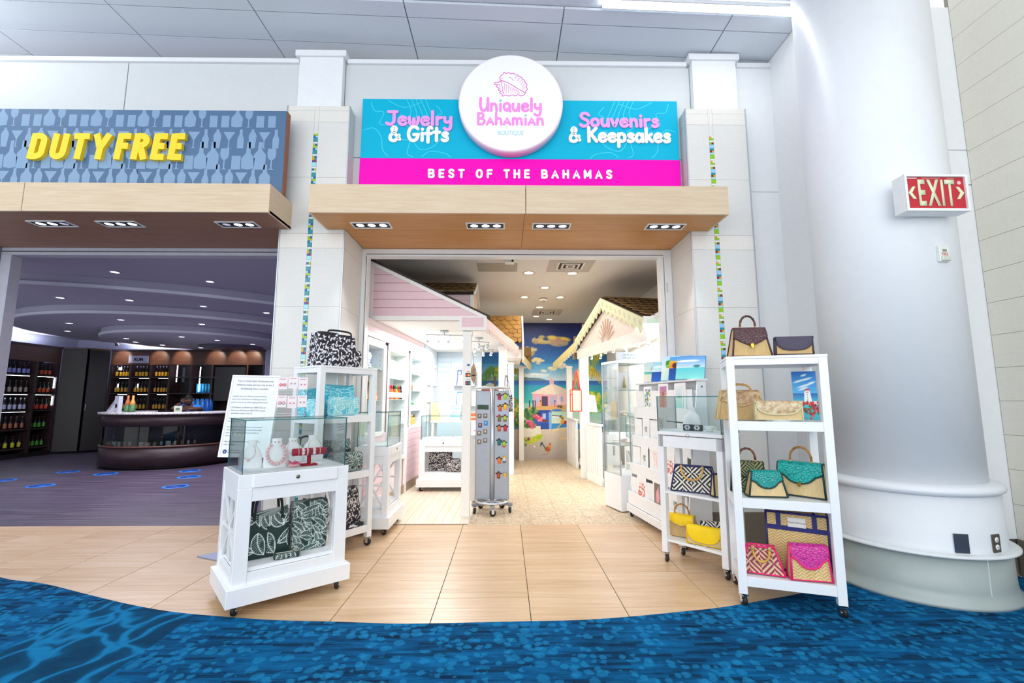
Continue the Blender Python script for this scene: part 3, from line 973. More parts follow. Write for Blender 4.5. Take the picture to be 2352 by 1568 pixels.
# ---------------- canopies over the two shop fronts
def canopy(x0, x1, joints, label, under, seamx):
    t = thing('canopy', label, 'canopy', (0, 0, 0))
    ed = [x0] + joints + [x1]
    for a, b in zip(ed, ed[1:]):
        g = G(); g.box(a + .003 * (a != x0), 4.07, 3.05, b - .003 * (b != x1), 4.09, 3.325, .0015); ob('fascia_panel', g, OAK, t)
    sd = [x0] + seamx + [x1]
    for a, b in zip(sd, sd[1:]):
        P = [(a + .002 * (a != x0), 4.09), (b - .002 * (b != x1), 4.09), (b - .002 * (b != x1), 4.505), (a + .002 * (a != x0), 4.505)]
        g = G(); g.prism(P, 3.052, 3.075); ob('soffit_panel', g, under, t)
    for x, s in ((x0, 1), (x1, -1)):
        g = G(); g.box(x, 4.09, 3.05, x + s * .02, 4.507, 3.325, .0015); ob('end_panel', g, OAK, t)
    g = G(); g.box(x0 + .02, 4.09, 3.30, x1 - .02, 4.507, 3.32); ob('top_panel', g, OAK, t)
    return t
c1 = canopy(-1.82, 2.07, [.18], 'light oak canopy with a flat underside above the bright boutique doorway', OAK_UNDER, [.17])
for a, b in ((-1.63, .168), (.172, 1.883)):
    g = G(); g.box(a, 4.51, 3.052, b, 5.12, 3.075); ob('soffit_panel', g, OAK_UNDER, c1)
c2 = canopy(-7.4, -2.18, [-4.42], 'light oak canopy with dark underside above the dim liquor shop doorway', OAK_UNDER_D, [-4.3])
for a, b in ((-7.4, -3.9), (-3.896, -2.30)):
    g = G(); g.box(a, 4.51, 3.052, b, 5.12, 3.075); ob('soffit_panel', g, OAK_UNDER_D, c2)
for i, (x, on) in enumerate(((-1.325, 7), (-.205, 7), (.445, 7), (1.575, 7), (-4.43, 3), (-3.77, 7), (-2.63, 6))):
    bout = i < 4
    t = thing('recessed_downlight', ['recessed three-lamp downlight nearest the left end of the boutique canopy', 'three-lamp downlight just left of the boutique canopy seam', 'three-lamp downlight just right of the boutique canopy seam', 'recessed three-lamp downlight nearest the right end of the boutique canopy',
        'leftmost of the three downlights under the dark liquor shop canopy', 'middle one of the three downlights under the dark liquor shop canopy', 'downlight nearest the free end of the dark liquor shop canopy'][i], 'light', (x, 4.375, 3.05))
    g = G()
    for a in ((-.19, -.075, .19, -.062), (-.19, .062, .19, .075), (-.19, -.062, -.177, .062), (.177, -.062, .19, .062)): g.box(a[0], a[1], -.008, a[2], a[3], .0015)
    ob('frame', g, FRAME_W, t)
    g = G(); g.box(-.177, -.062, -.0015, .177, .062, .0015); ob('backing', g, mat('#1b1c24', .5), t)
    for q in range(3):
        lit = (on >> q) & 1
        g = G(); g.lathe([(.046, 0), (.05, -.004), (.042, -.006), (.038, -.003), (.0001, -.002)][:4], 20, ((q - 1) * .112, 0, 0)); ob('lamp_ring', g, mat('#33353f', .3, .6), t)
        g = G(); g.lathe([(.0001, -.0035), (.038, -.003)], 20, ((q - 1) * .112, 0, 0)); ob('lamp', g, emit('#e9e8ff', 5.0 if lit else .3), t)
    if True:
        spot('downlight_beam', (x, 4.375, 3.0), (x, 4.375, 0), 30 if bout else 14, (.95, .95, 1), 75)

# ================================================================ SIGNS ON THE FRONT
TEAL = mat('#00b4d6', .5, var=.01, spec=.2); PINK = mat('#f500ba', .5, var=.01, spec=.15)
LILAC = mat('#eda4ea', .4, var=.01); SNOW = mat('#f6f8fa', .4, var=.01)
t = thing('shop_sign', 'long turquoise and magenta sign board over the boutique, lettered Jewelry and Souvenirs', 'sign', (0, 0, 0))
g = G(); g.box(-1.542, 4.60, 3.872, 1.843, 4.68, 4.548, .002); ob('upper_board', g, TEAL, t, label='turquoise upper board')
g = G(); g.box(-1.545, 4.597, 3.33, 1.848, 4.68, 3.8715, .002); ob('lower_board', g, PINK, t, label='magenta lower board')
# pale shell line drawing printed on the turquoise board
g = G(); r = random.Random(3)
def stroke(pts, w=.010): ribbon(g, smooth_pts(pts, 5), w, 4.5995, 4.599)
for bx, fl in ((-1.05, 1), (1.35, -1)):
    def P(*q): return [(bx + fl * x, 4.21 + y) for x, y in q]
    stroke(P((-.40, .30), (-.36, .20), (-.26, .18), (-.30, .05), (-.18, .02), (-.08, -.12), (.02, -.14), (.0, -.28), (.06, -.32)))
    stroke(P((-.46, -.02), (-.36, .0), (-.28, -.10), (-.26, -.24), (-.2, -.32)))
    stroke(P((-.22, .32), (-.05, .24), (.14, .30)))
    for i in range(5): stroke(P((-.02 + .05 * i, .33), (.03 + .06 * i, .20 - .02 * i), (.0 + .07 * i, .10)))
    stroke(P((.30, .26), (.36, .18), (.30, .14), (.40, .10)))
    stroke(P((.06, -.14), (.14, -.24), (.28, -.20), (.36, -.08), (.30, -.02), (.18, -.08), (.10, -.02)))
    stroke(P((.16, -.32), (.24, -.26), (.40, -.28), (.46, -.33)))
    stroke(P((-.08, .16), (-.02, .04), (.06, -.02)))
o = ob('print', g, mat('#35d0e8', .4, var=.01), t); o['kind'] = 'stuff'
hand_word('Jewelry', t, -1.279, -.58, 4.598, 4.243, .153, LILAC, .23)
hand_word('& Gifts', t, -1.245, -.615, 4.598, 4.065, .157, SNOW, .23)
hand_word('Souvenirs', t, .785, 1.63, 4.598, 4.243, .146, LILAC, .24)
hand_word('& Keepsakes', t, .668, 1.75, 4.598, 4.07, .156, SNOW, .23)
block_word('BEST OF THE BAHAMAS', t, -.82, 1.115, 4.597, 3.653, .098, SNOW, BLOCK, .24, .008, .62, 1.0)
t = thing('round_sign', 'round white sign with a pink conch shell and pink hand lettering', 'sign', (.045, 4.47, 4.43))
g = G(); g.lathe([(.548, -.118), (.548, -.012), (.54, 0), (.532, .001), (.0001, .001)], 96, axis='y'); o = ob('drum', g, mat('#f3e6f0', .4, var=.01), t)
o.rotation_euler = (0, 0, 0)
k = N('lit_white_face'); k.col('#f2f1f4'); k.b.inputs['Emission Color'].default_value = (1, .99, 1, 1); k.b.inputs['Emission Strength'].default_value = .10
g = G(); g.lathe([(.531, .0015), (.0001, .0015)], 96, axis='y'); ob('face', g, k.m, t)
PK = mat('#fb94e6', .5, var=.01); AQ = mat('#8fd4e6', .5, var=.01); PKL = mat('#e670cd', .5, var=.01)
hand_word('Uniquely', t, -.324, .321, -.002, -.10, .142, PK, .195, .002, dots=AQ)
hand_word('BAhAmiAn', t, -.349, .344, -.002, -.253, .128, PK, .20, .002, dots=AQ)
text('BOUTIQUE', t, (0, -.0025, -.365), AQ, .068, .0005, sx=.78)
g = G()
def S2(pts, w=.004): ribbon(g, smooth_pts([(-.176 + .353 * x, .065 + .28 * y) for x, y in pts], 4), w * 1.35, -.001, -.0022)
lip = [(.2, .64), (.17, .74), (.2, .84), (.28, .92), (.30, .99), (.36, .93), (.44, .97), (.5, .92), (.58, .94), (.63, .88), (.7, .88), (.75, .81), (.82, .78), (.85, .7), (.91, .66), (.93, .56), (.98, .5), (.96, .4), (.99, .3), (.94, .22)]
S2(lip, .006); S2([(.2, .64), (.27, .62), (.4, .56), (.56, .44), (.7, .32), (.84, .22), (.93, .15), (.94, .22)], .006)
S2([(.93, .15), (.9, .07), (.8, .03), (.72, .07), (.64, .03), (.54, .06), (.44, .02), (.34, .05), (.25, .01), (.24, .09), (.17, .13), (.2, .2), (.12, .26), (.15, .34), (.06, .4), (.1, .46), (.0, .5), (.05, .57), (.12, .56), (.16, .62), (.2, .58), (.22, .66)], .006)
S2([(.24, .58), (.22, .46), (.26, .34), (.25, .2), (.3, .1)], .004)
for i in range(8): S2([(.3 + .055 * i, .55 - .042 * i), (.31 + .06 * i, .36 - .026 * i), (.29 + .07 * i, .13 - .004 * i)], .0026)
for x, y in ((.72, .84), (.79, .76), (.86, .68), (.9, .6), (.93, .5), (.94, .4)): S2([(x, y), (x - .06, y - .05), (x - .1, y - .12)], .003)
S2([(.44, .8), (.52, .74), (.58, .64)], .003); S2([(.19, .74), (.28, .72)], .003); S2([(.1, .5), (.17, .46), (.18, .38)], .003); S2([(.15, .32), (.21, .28)], .003)
ob('shell_drawing', g, PKL, t)

# liquor shop sign: blue board printed with pale bottles and glasses, raised yellow letters
t = thing('duty_free_sign', 'slate blue sign board with pale bottle print and yellow DUTY FREE letters', 'sign', (0, 0, 0))
k = N('slate_blue_board'); k.col(k.ramp(k.noise(k.obj(), 2), [(.3, '#3f6286'), (.7, '#466a90')])); k.set(.32, coat=.3)
for a, b in ((-7.4, -3.602), (-3.598, -2.19)):
    g = G(); g.box(a, 4.30, 3.33, b, 4.362, 4.20, .001); ob('board', g, k.m, t)
g = G(); g.box(-2.19, 4.303, 3.33, -2.182, 4.37, 4.195); ob('edge_strip', g, mat('#8a4a26', .4), t, label='red-brown side edge')
SH = {
 'wine': [(-.2, 0), (.2, 0), (.22, .5), (.2, .56), (.08, .7), (.07, 1), (-.07, 1), (-.08, .7), (-.2, .56), (-.22, .5)],
 'beer': [(-.16, 0), (.16, 0), (.17, .5), (.08, .72), (.07, 1), (-.07, 1), (-.08, .72), (-.17, .5)],
 'flask': [(-.22, .04), (0, 0), (.22, .04), (.24, .4), (.08, .6), (.06, 1), (-.06, 1), (-.08, .6), (-.24, .4)],
 'martini': [(-.14, 0), (.14, 0), (.03, .05), (.03, .42), (.3, .86), (-.3, .86), (-.03, .42), (-.03, .05)],
 'wineglass': [(-.14, 0), (.14, 0), (.03, .05), (.03, .42), (.16, .52), (.2, .72), (.18, .95), (-.18, .95), (-.2, .72), (-.16, .52), (-.03, .42), (-.03, .05)],
 'shaker': [(-.14, 0), (.14, 0), (.2, .6), (.2, .68), (.12, .84), (.07, .88), (.07, 1), (-.07, 1), (-.07, .88), (-.12, .84), (-.2, .68), (-.2, .6)],
 'tumbler': [(-.2, 0), (.2, 0), (.2, .62), (-.2, .62)],
}
g = G()
rows = [(4.02, ['tumbler', 'flask', 'wineglass', 'tumbler'], .0, .20), (3.80, ['martini', 'beer', 'shaker'], .05, .20), (3.58, ['wineglass', 'tumbler', 'flask', 'wine'], .02, .23), (3.37, ['shaker', 'martini', 'beer', 'wine'], .08, .21)]
for z, seq, o, hh in rows:
    x = -5.55 + o; q = 0
    while x < -2.27:
        nm = seq[q % len(seq)]; q += 1
        sz = hh * (1.25 if nm in ('wine', 'flask') else 1)
        top = min(z + sz, 4.197)
        pts = [(x + px * sz * .95, min(z + pz * sz, 4.197)) for px, pz in SH[nm]]
        g.prism(pts, 4.2998, 4.2994, 'y')
        x += .115
o = ob('print', g, mat('#7e9cbc', .4, var=.01), t); o['kind'] = 'stuff'
YEL = mat('#fcd51c', .4, var=.01)
block_word('DUTY', t, -4.655, -3.89, 4.30, 3.66, .262, YEL, CAPS, .235, .035, .13, caps=False, shear=.12)
block_word('FREE', t, -3.82, -3.17, 4.30, 3.66, .268, YEL, CAPS, .235, .035, .12, caps=False, shear=.10)

# exit sign, alarm, wall plates on the column
t = thing('exit_sign', 'red EXIT sign with two arrows in a white box on the round column', 'sign', (3.03, 3.06, 2.792))
g = G(); g.box(-.04, .09, -.03, .04, .14, .03); ob('bracket', g, GREY_ALU, t)
g = G(); g.box(-.225, .0, -.135, .225, .09, .135, .003)
g2 = G(); g2.box(-.225, -.018, .118, .225, 0, .135); g2.box(-.225, -.018, -.135, .225, 0, -.118); g2.box(-.225, -.018, -.118, -.208, 0, .118); g2.box(.208, -.018, -.118, .225, 0, .118)
ob('box', g, mat('#eceff0', .4), t); ob('rim', g2, mat('#eceff0', .4), t)
g = G(); g.box(-.207, -.004, -.117, .207, 0, .117); ob('panel', g, mat('#c22434', .35, var=.02), t)
GLOW = mat('#dfe9c4', .5, var=.01)
letters('EXIT', t, -.125, .135, -.004, -.095, .098, GLOW, .006, .02, gap=.12)
for sx in (-1, 1):
    g = G(); P = [(sx * a, b) for a, b in ((.145, .045), (.165, .045), (.198, 0), (.165, -.045), (.145, -.045), (.172, 0))]
    g.prism(P, -.0045, -.010, 'y'); ob('arrow', g, GLOW, t)
g = G(); g.lathe([(.014, .0045), (.0001, .0045)], 16, (.175, 0, .078), axis='y'); ob('emblem', g, mat('#e7c9c9', .5), t)
g = G(); g.box(-.2, -.0048, -.1135, .2, -.0045, -.110); g.box(-.2, -.0048, .106, -.125, -.0045, .114); g.box(-.09, -.0048, .109, .04, -.0045, .112); g.box(.09, -.0048, .109, .14, -.0045, .112)
o = ob('small_print', g, mat('#e9d6d2', .6), t); o['kind'] = 'stuff'
def on_column(x, z, r=.475):
    """place on the round column facing out; x is a sideways position"""
    a = math.atan2(-math.sqrt(max(0, r * r - (x - cx) ** 2)), x - cx)
    return (cx + r * math.cos(a), cy + r * math.sin(a), z), a + PI / 2
p, a = on_column(3.15, 2.39, .476)
t = thing('fire_alarm', 'small white FIRE strobe alarm on the round column below the exit sign', 'alarm', p, a)
g = G(); g.box(-.04, -.022, -.06, .04, .004, .06, .004); ob('housing', g, mat('#e6e8e2', .4), t)
g = G(); g.box(-.034, -.036, -.056, .034, -.022, -.022, .004); ob('lens', g, mat('#cfd4c8', .15), t, label='clear strobe lens')
g = G(); g.box(-.016, -.0245, .012, .016, -.022, .03); ob('grille', g, mat('#8c8f88', .5), t)
text('FIRE', t, (0, -.0228, -.016), mat('#c5342f', .5), .03, .0004)
p, a = on_column(3.0, .407, .536)
t = thing('blank_plate', 'blank steel wall plate on the column skirting', 'plate', p, a)
g = G(); g.box(-.041, -.006, -.062, .041, .003, .062, .002); ob('plate', g, mat('#8c8c94', .22, .9), t)
g = G(); g.box(-.046, -.003, -.062, -.041, .004, .062); ob('edge', g, CHROME, t)
p, a = on_column(3.235, .406, .538)
t = thing('power_outlet', 'dark plate with two white power sockets on the column skirting', 'outlet', p, a)
g = G(); g.box(-.034, -.006, -.058, .034, .003, .058, .002); ob('plate', g, mat('#4c4640', .35), t)
for dz in (-.023, .023):
    g = G(); g.lathe([(.017, 0), (.017, .009), (.0001, .009)], 16, (0, 0, dz), axis='y'); s = ob('socket', g, mat('#eceef0', .3), t)
    g = G()
    for dx in (-.006, .006): g.box(dx - .0012, -.0096, dz - .002, dx + .0012, -.0088, dz + .007)
    g.box(-.002, -.0096, dz - .010, .002, -.0088, dz - .006); ob('slot', g, BLACK, s)

# ================================================================ WHITE DISPLAY CARTS IN FRONT OF THE BOUTIQUE
RUBBER = mat('#1b1b1d', .5)
_g = G(); _g.at((0, 0, 0)); _g.lathe([(.008, -.012), (.030, -.012), (.034, -.008), (.034, .008), (.030, .012), (.008, .012)], 18, (0, 0, .034), axis='x')
WHEEL_ME = mesh('wheel', _g, RUBBER)
_g = G(); _g.box(-.018, -.03, .066, .018, .03, .074); _g.box(-.018, -.012, .026, -.0145, .016, .068); _g.box(.0145, -.012, .026, .018, .016, .068); _g.lathe([(.012, -.019), (.012, .019)], 12, (0, 0, .034), axis='x')
FORK_ME = mesh('caster', _g, CHROME)
def caster(par, x, y, rz, s=1.0):
    o = link('caster', FORK_ME, par, (x, y, 0), (0, 0, rz)); o.scale = (s, s, s)
    link('wheel', WHEEL_ME, o)
    return o

def glass_case(par, x0, y0, z0, x1, y1, z1, th=.006, mats=None):
    """five glass panes with green edges, each a pane of its own; edge faces carry the green"""
    def pane(a, b):
        g = G(); g.box(*a, *b)
        d = [abs(b[i] - a[i]) for i in range(3)]
        thin = d.index(min(d))
        # faces come in pairs z, y, x
        ax = [2, 2, 1, 1, 0, 0]
        g.mi = [0 if q == thin else 1 for q in ax]
        ob('glass_pane', g, mats or [GLASS, GLASS_EDGE], par)
    e = .0006
    pane((x0, y0, z0), (x1, y0 + th, z1 - th - e)); pane((x0, y1 - th, z0), (x1, y1, z1 - th - e))
    pane((x0, y0 + th + e, z0), (x0 + th, y1 - th - e, z1 - th - e)); pane((x1 - th, y0 + th + e, z0), (x1, y1 - th - e, z1 - th - e))
    pane((x0 - .004, y0 - .004, z1 - th), (x1 + .004, y1 + .004, z1))

def showcase_cart(name, label, loc, rz, w, d, topz=.864, gz=1.214, lock=True):
    t = thing(name, label, 'display cart', (loc[0], loc[1], 0), rz)
    tb = topz - .089
    b = .003
    g = G(); g.box(-.03, -.03, .068, w + .03, d + .03, .178, b); ob('plinth', g, CART, t)
    g = G(); g.box(.12, .10, .045, w - .12, d - .1, .068); ob('kick_board', g, CART, t)
    for x in (0, w - .085):
        for y in (0, d - .06):
            g = G(); g.box(x, y, .178, x + .085, y + .06, tb, b); ob('post', g, CART, t)
    g = G(); g.box(0, 0, tb, w, d, topz, b); ob('top_box', g, CART, t)
    g = G(); g.box(.086, -.012, tb + .004, w - .086, .01, topz - .003, .002); dr = ob('drawer_front', g, CART, t)
    if lock:
        g = G(); g.lathe([(.013, .0125), (.013, .016), (.009, .0175), (.0001, .0175)], 16, (w / 2, 0, topz - .042), axis='y'); ob('lock', g, mat('#8c8578', .3, .9), dr)
    for z0, z1 in ((tb - .085, tb), (.178, .25)):
        g = G(); g.box(.085, .004, z0, w - .085, .03, z1, .002); ob('rail', g, CART, t)
        g = G(); g.box(.085, d - .03, z0, w - .085, d - .004, z1, .002); ob('rail', g, CART, t)
        for x in (.004, w - .03):
            g = G(); g.box(x, .06, z0, x + .026, d - .06, z1, .002); ob('rail', g, CART, t)
    g = G(); g.box(.03, .03, .25, w - .03, d - .03, .275, .002); ob('shelf', g, CART, t)
    for x in (.012, w - .026):
        z0, z1, y0, y1 = min(.275, tb), tb - .085, .06, d - .06
        zm = (z0 + z1) / 2; ym = (y0 + y1) / 2
        bars = [((ym, z0), (ym, z1)), ((y0, zm), (y1, zm)), ((y0, z0), (y1, z1)), ((y0, z1), (y1, z0))]
        g = G()
        for i, ((a0, b0), (a1, b1)) in enumerate(bars):
            dv = V((a1 - a0, b1 - b0)); n = V((-dv.y, dv.x)).normalized() * .009
            o = i * .0008
            g.prism([(a0 - n.x, b0 - n.y), (a0 + n.x, b0 + n.y), (a1 + n.x, b1 + n.y), (a1 - n.x, b1 - n.y)], x + o, x + .014 + o, 'x')
        ob('lattice', g, CART, t)
    g = G(); g.box(.025, .025, topz, w - .025, d - .025, topz + .006); ob('deck', g, mat('#f4f5f6', .6), t)
    glass_case(t, .02, .02, topz, w - .02, d - .02, gz)
    for x in (.035, w - .035):
        for y in (.035, d - .035): caster(t, x, y, rad(-40) if y < .1 else rad(35))
    return t
A_O, A_R = (-1.71, 3.055), rad(40.2)
showcase_cart('showcase_cart', 'white wheeled jewelry showcase nearest the blue carpet, pink jewelry under glass', A_O, A_R, .714, .52)
C_O, C_R = (-1.19, 4.80), rad(90)
showcase_cart('showcase_cart', 'white wheeled glass showcase in the doorway against the left door jamb', C_O, C_R, .60, .35)

def shelf_unit(name, label, loc, rz, w=.61, d=.42, levels=(.19, .69, 1.20, 1.645), rail=.062):
    t = thing(name, label, 'shelf', (loc[0], loc[1], 0), rz)
    p = .052
    for x in (0, w - p):
        for y in (0, d - p):
            g = G(); g.box(x, y, .078, x + p, y + p, levels[-1] - .002, .002); ob('post', g, CART, t)
            caster(t, x + p / 2, y + p / 2, rad(25))
    for z in levels:
        th = .018
        top = z == levels[-1]
        if top: g = G(); g.box(-.002, -.002, z - th, w + .002, d + .002, z, .002)
        else: g = G(); g.box(p * .5, p * .5, z - th, w - p * .5, d - p * .5, z - .002)
        ob('shelf_board', g, CART, t)
        for a in ((p, .003, w - p, .024), (p, d - .024, w - p, d - .003)):
            g = G(); g.box(a[0], a[1], z - rail, a[2], a[3], z - (th if top else 0), .0015); ob('rail', g, CART, t)
        for a in ((.003, p, .024, d - p), (w - .024, p, w - .003, d - p)):
            g = G(); g.box(a[0], a[1], z - rail, a[2], a[3], z - (th if top else 0), .0015); ob('rail', g, CART, t)
    return t
B_O, B_R = (-1.61, 4.02), rad(54.6)
shelf_unit('shelf_unit', 'tall white open shelf unit on casters holding printed bags beside the left pillar', B_O, B_R)
D_O, D_R = (1.54, 3.198), rad(-19.6)
shelf_unit('shelf_unit', 'tall white open shelf unit on casters holding straw handbags before the column', D_O, D_R)

# table-high glass case on legs, right of the doorway
E_O, E_R = (1.319, 4.054), rad(-51.7)
w, d = .565, .30
t = thing('display_table', 'white glass-topped display table on casters with two bag shelves, right of the doorway', 'display table', (E_O[0], E_O[1], 0), E_R)
for x in (0, w - .05):
    for y in (0, d - .05):
        g = G(); g.box(x, y, .078, x + .05, y + .05, 1.04, .002); ob('leg', g, CART, t); caster(t, x + .025, y + .025, rad(50))
g = G(); g.box(0, 0, .944, w, d, 1.04, .002); ob('apron', g, CART, t)
g = G(); g.box(.004, .004, 1.04, w - .004, d - .004, 1.046); ob('gap_strip', g, BLACK, t)
g = G(); g.box(-.005, -.005, 1.046, w + .005, d + .005, 1.076, .002); fr = ob('tray', g, CART, t)
g = G(); g.lathe([(.013, .005), (.013, .016), (.0001, .017)], 14, (w * .5, 0, 1.052), axis='y'); ob('lock', g, CHROME, fr)
g = G(); g.box(.012, .012, 1.076, w - .012, d - .012, 1.088); ob('deck', g, mat('#f4f6f8', .6), t)
glass_case(t, 0, 0, 1.076, w, d, 1.374)
for z in (.578, .186):
    g = G(); g.box(.01, .01, z - .018, w - .01, d - .01, z, .002); ob('shelf_board', g, CART, t)

# ================================================================ BAGS
def straw(name, c1, c2, c3, s=55, ang=0):
    k = N(name)
    v = k.obj((1, 1, 1), (0, 0, 0))
    sx = k.n('SeparateXYZ'); k.put(sx.inputs[0], v)
    a = k.math('ADD', sx.outputs[0], k.math('MULTIPLY', sx.outputs[1], .7))
    zz = sx.outputs[2]
    # herringbone: diagonal strands that change direction from column to column
    colf = k.math('PINGPONG', k.math('MULTIPLY', a, s), 1.0)
    st = k.math('FRACT', k.math('ADD', k.math('MULTIPLY', zz, s * 1.25), colf))
    h = k.math('PINGPONG', k.math('MULTIPLY', st, 2.0), 1.0)
    n1 = k.noise(k.obj((1, 1, .35)), 60, 3)
    f = k.math('ADD', k.math('MULTIPLY', h, .55), k.math('MULTIPLY', n1, .45))
    k.col(k.ramp(f, [(.15, c1), (.5, c2), (.85, c3)])); k.set(.7, spec=.25)
    k.bump(h, .45, .003)
    return k.m
STRAW = straw('palm_straw', '#b08d58', '#cdad78', '#dfc593', 130)
STRAW_L = straw('pale_palm_straw', '#c3a570', '#dcc18f', '#ecd7ab', 110)
STRAW_B = straw('coarse_plaited_straw', '#b28f52', '#d6b87f', '#ecd6a4', 42)
def croc(name, c, dark, s=70):
    k = N(name)
    vr = k.vor(k.obj((1, 1, 1.35)), s, 'DISTANCE_TO_EDGE')
    k.col(k.ramp(vr.outputs['Distance'], [(.02, dark), (.12, c)])); k.set(.22)
    k.bump(k.ramp(vr.outputs['Distance'], [(0, '#000000'), (.2, '#ffffff')]), .5, .003)
    return k.m
def cork(name, a, b, c):
    k = N(name)
    k.col(k.ramp(k.noise(k.obj(), 28, 5, .7), [(.35, a), (.5, b), (.66, c)])); k.set(.5)
    return k.m
def weave2(name, dark, light, s=60):
    """basket weave of dark and pale blocks"""
    k = N(name)
    sx = k.n('SeparateXYZ'); k.put(sx.inputs[0], k.obj())
    a, z = k.math('ADD', sx.outputs[0], k.math('MULTIPLY', sx.outputs[1], .5)), sx.outputs[2]
    u = k.math('MULTIPLY', a, s); w = k.math('MULTIPLY', z, s)
    blk = k.math('FLOOR', k.math('MULTIPLY', k.math('ADD', k.math('FLOOR', k.math('DIVIDE', u, 3.0)), k.math('FLOOR', k.math('DIVIDE', w, 3.0))), .5))
    par = k.math('FRACT', k.math('MULTIPLY', k.math('ADD', k.math('FLOOR', k.math('DIVIDE', u, 3.0)), k.math('FLOOR', k.math('DIVIDE', w, 3.0))), .5))
    d1 = k.math('FRACT', k.math('ADD', k.math('MULTIPLY', u, .7), k.math('MULTIPLY', w, .7)))
    d2 = k.math('FRACT', k.math('SUBTRACT', k.math('MULTIPLY', u, .7), k.math('MULTIPLY', w, .7)))
    sel = k.math('GREATER_THAN', par, .25)
    f = k.math('ADD', k.math('MULTIPLY', sel, d1), k.math('MULTIPLY', k.math('SUBTRACT', 1.0, sel), d2))
    k.col(k.ramp(f, [(.0, dark), (.5, light)], 'CONSTANT')); k.set(.7)
    return k.m
BAMBOO = wood('bamboo', [(.3, '#8c5a24'), (.5, '#c08a44'), (.7, '#dcae62')], (9, 9, 9), .3, True)
BAMBOO_D = wood('dark_bamboo', [(.35, '#3a1d18'), (.55, '#5d3420'), (.75, '#9a6a35')], (9, 9, 9), .3, True)
BAMBOO_Y = wood('honey_bamboo', [(.3, '#c58f37'), (.5, '#e0b052'), (.75, '#efca78')], (9, 9, 9), .3, True)
GOLD = mat('#d6aa4a', .22, 1.0)
ACRYL = glass_mat('clear_acrylic', '#eef6f8', 1.0)

def bamboo_arc(par, w, h, y, z, m, down=False, r=.0075, label=None):
    pts = []; rs = []
    n = 26
    for i in range(n + 1):
        a = PI * i / n
        s = -1 if down else 1
        pts.append((-w / 2 * math.cos(a), y - (.012 * math.sin(a) if down else 0), z + s * h * abs(math.sin(a)) ** .75))
        rs.append(r * (1.28 if i % 4 == 0 else .95))
    g = G(); g.tube(pts, rs, 8)
    hd = ob('handle', g, m, par, label=label)
    g = G()
    for x in (-w / 2, w / 2):
        g = G(); g.lathe([(.010, -.012), (.011, 0), (.009, .010)], 8, (x, y, z)); ob('ring', g, mat('#caa46a', .4), hd)
    return hd

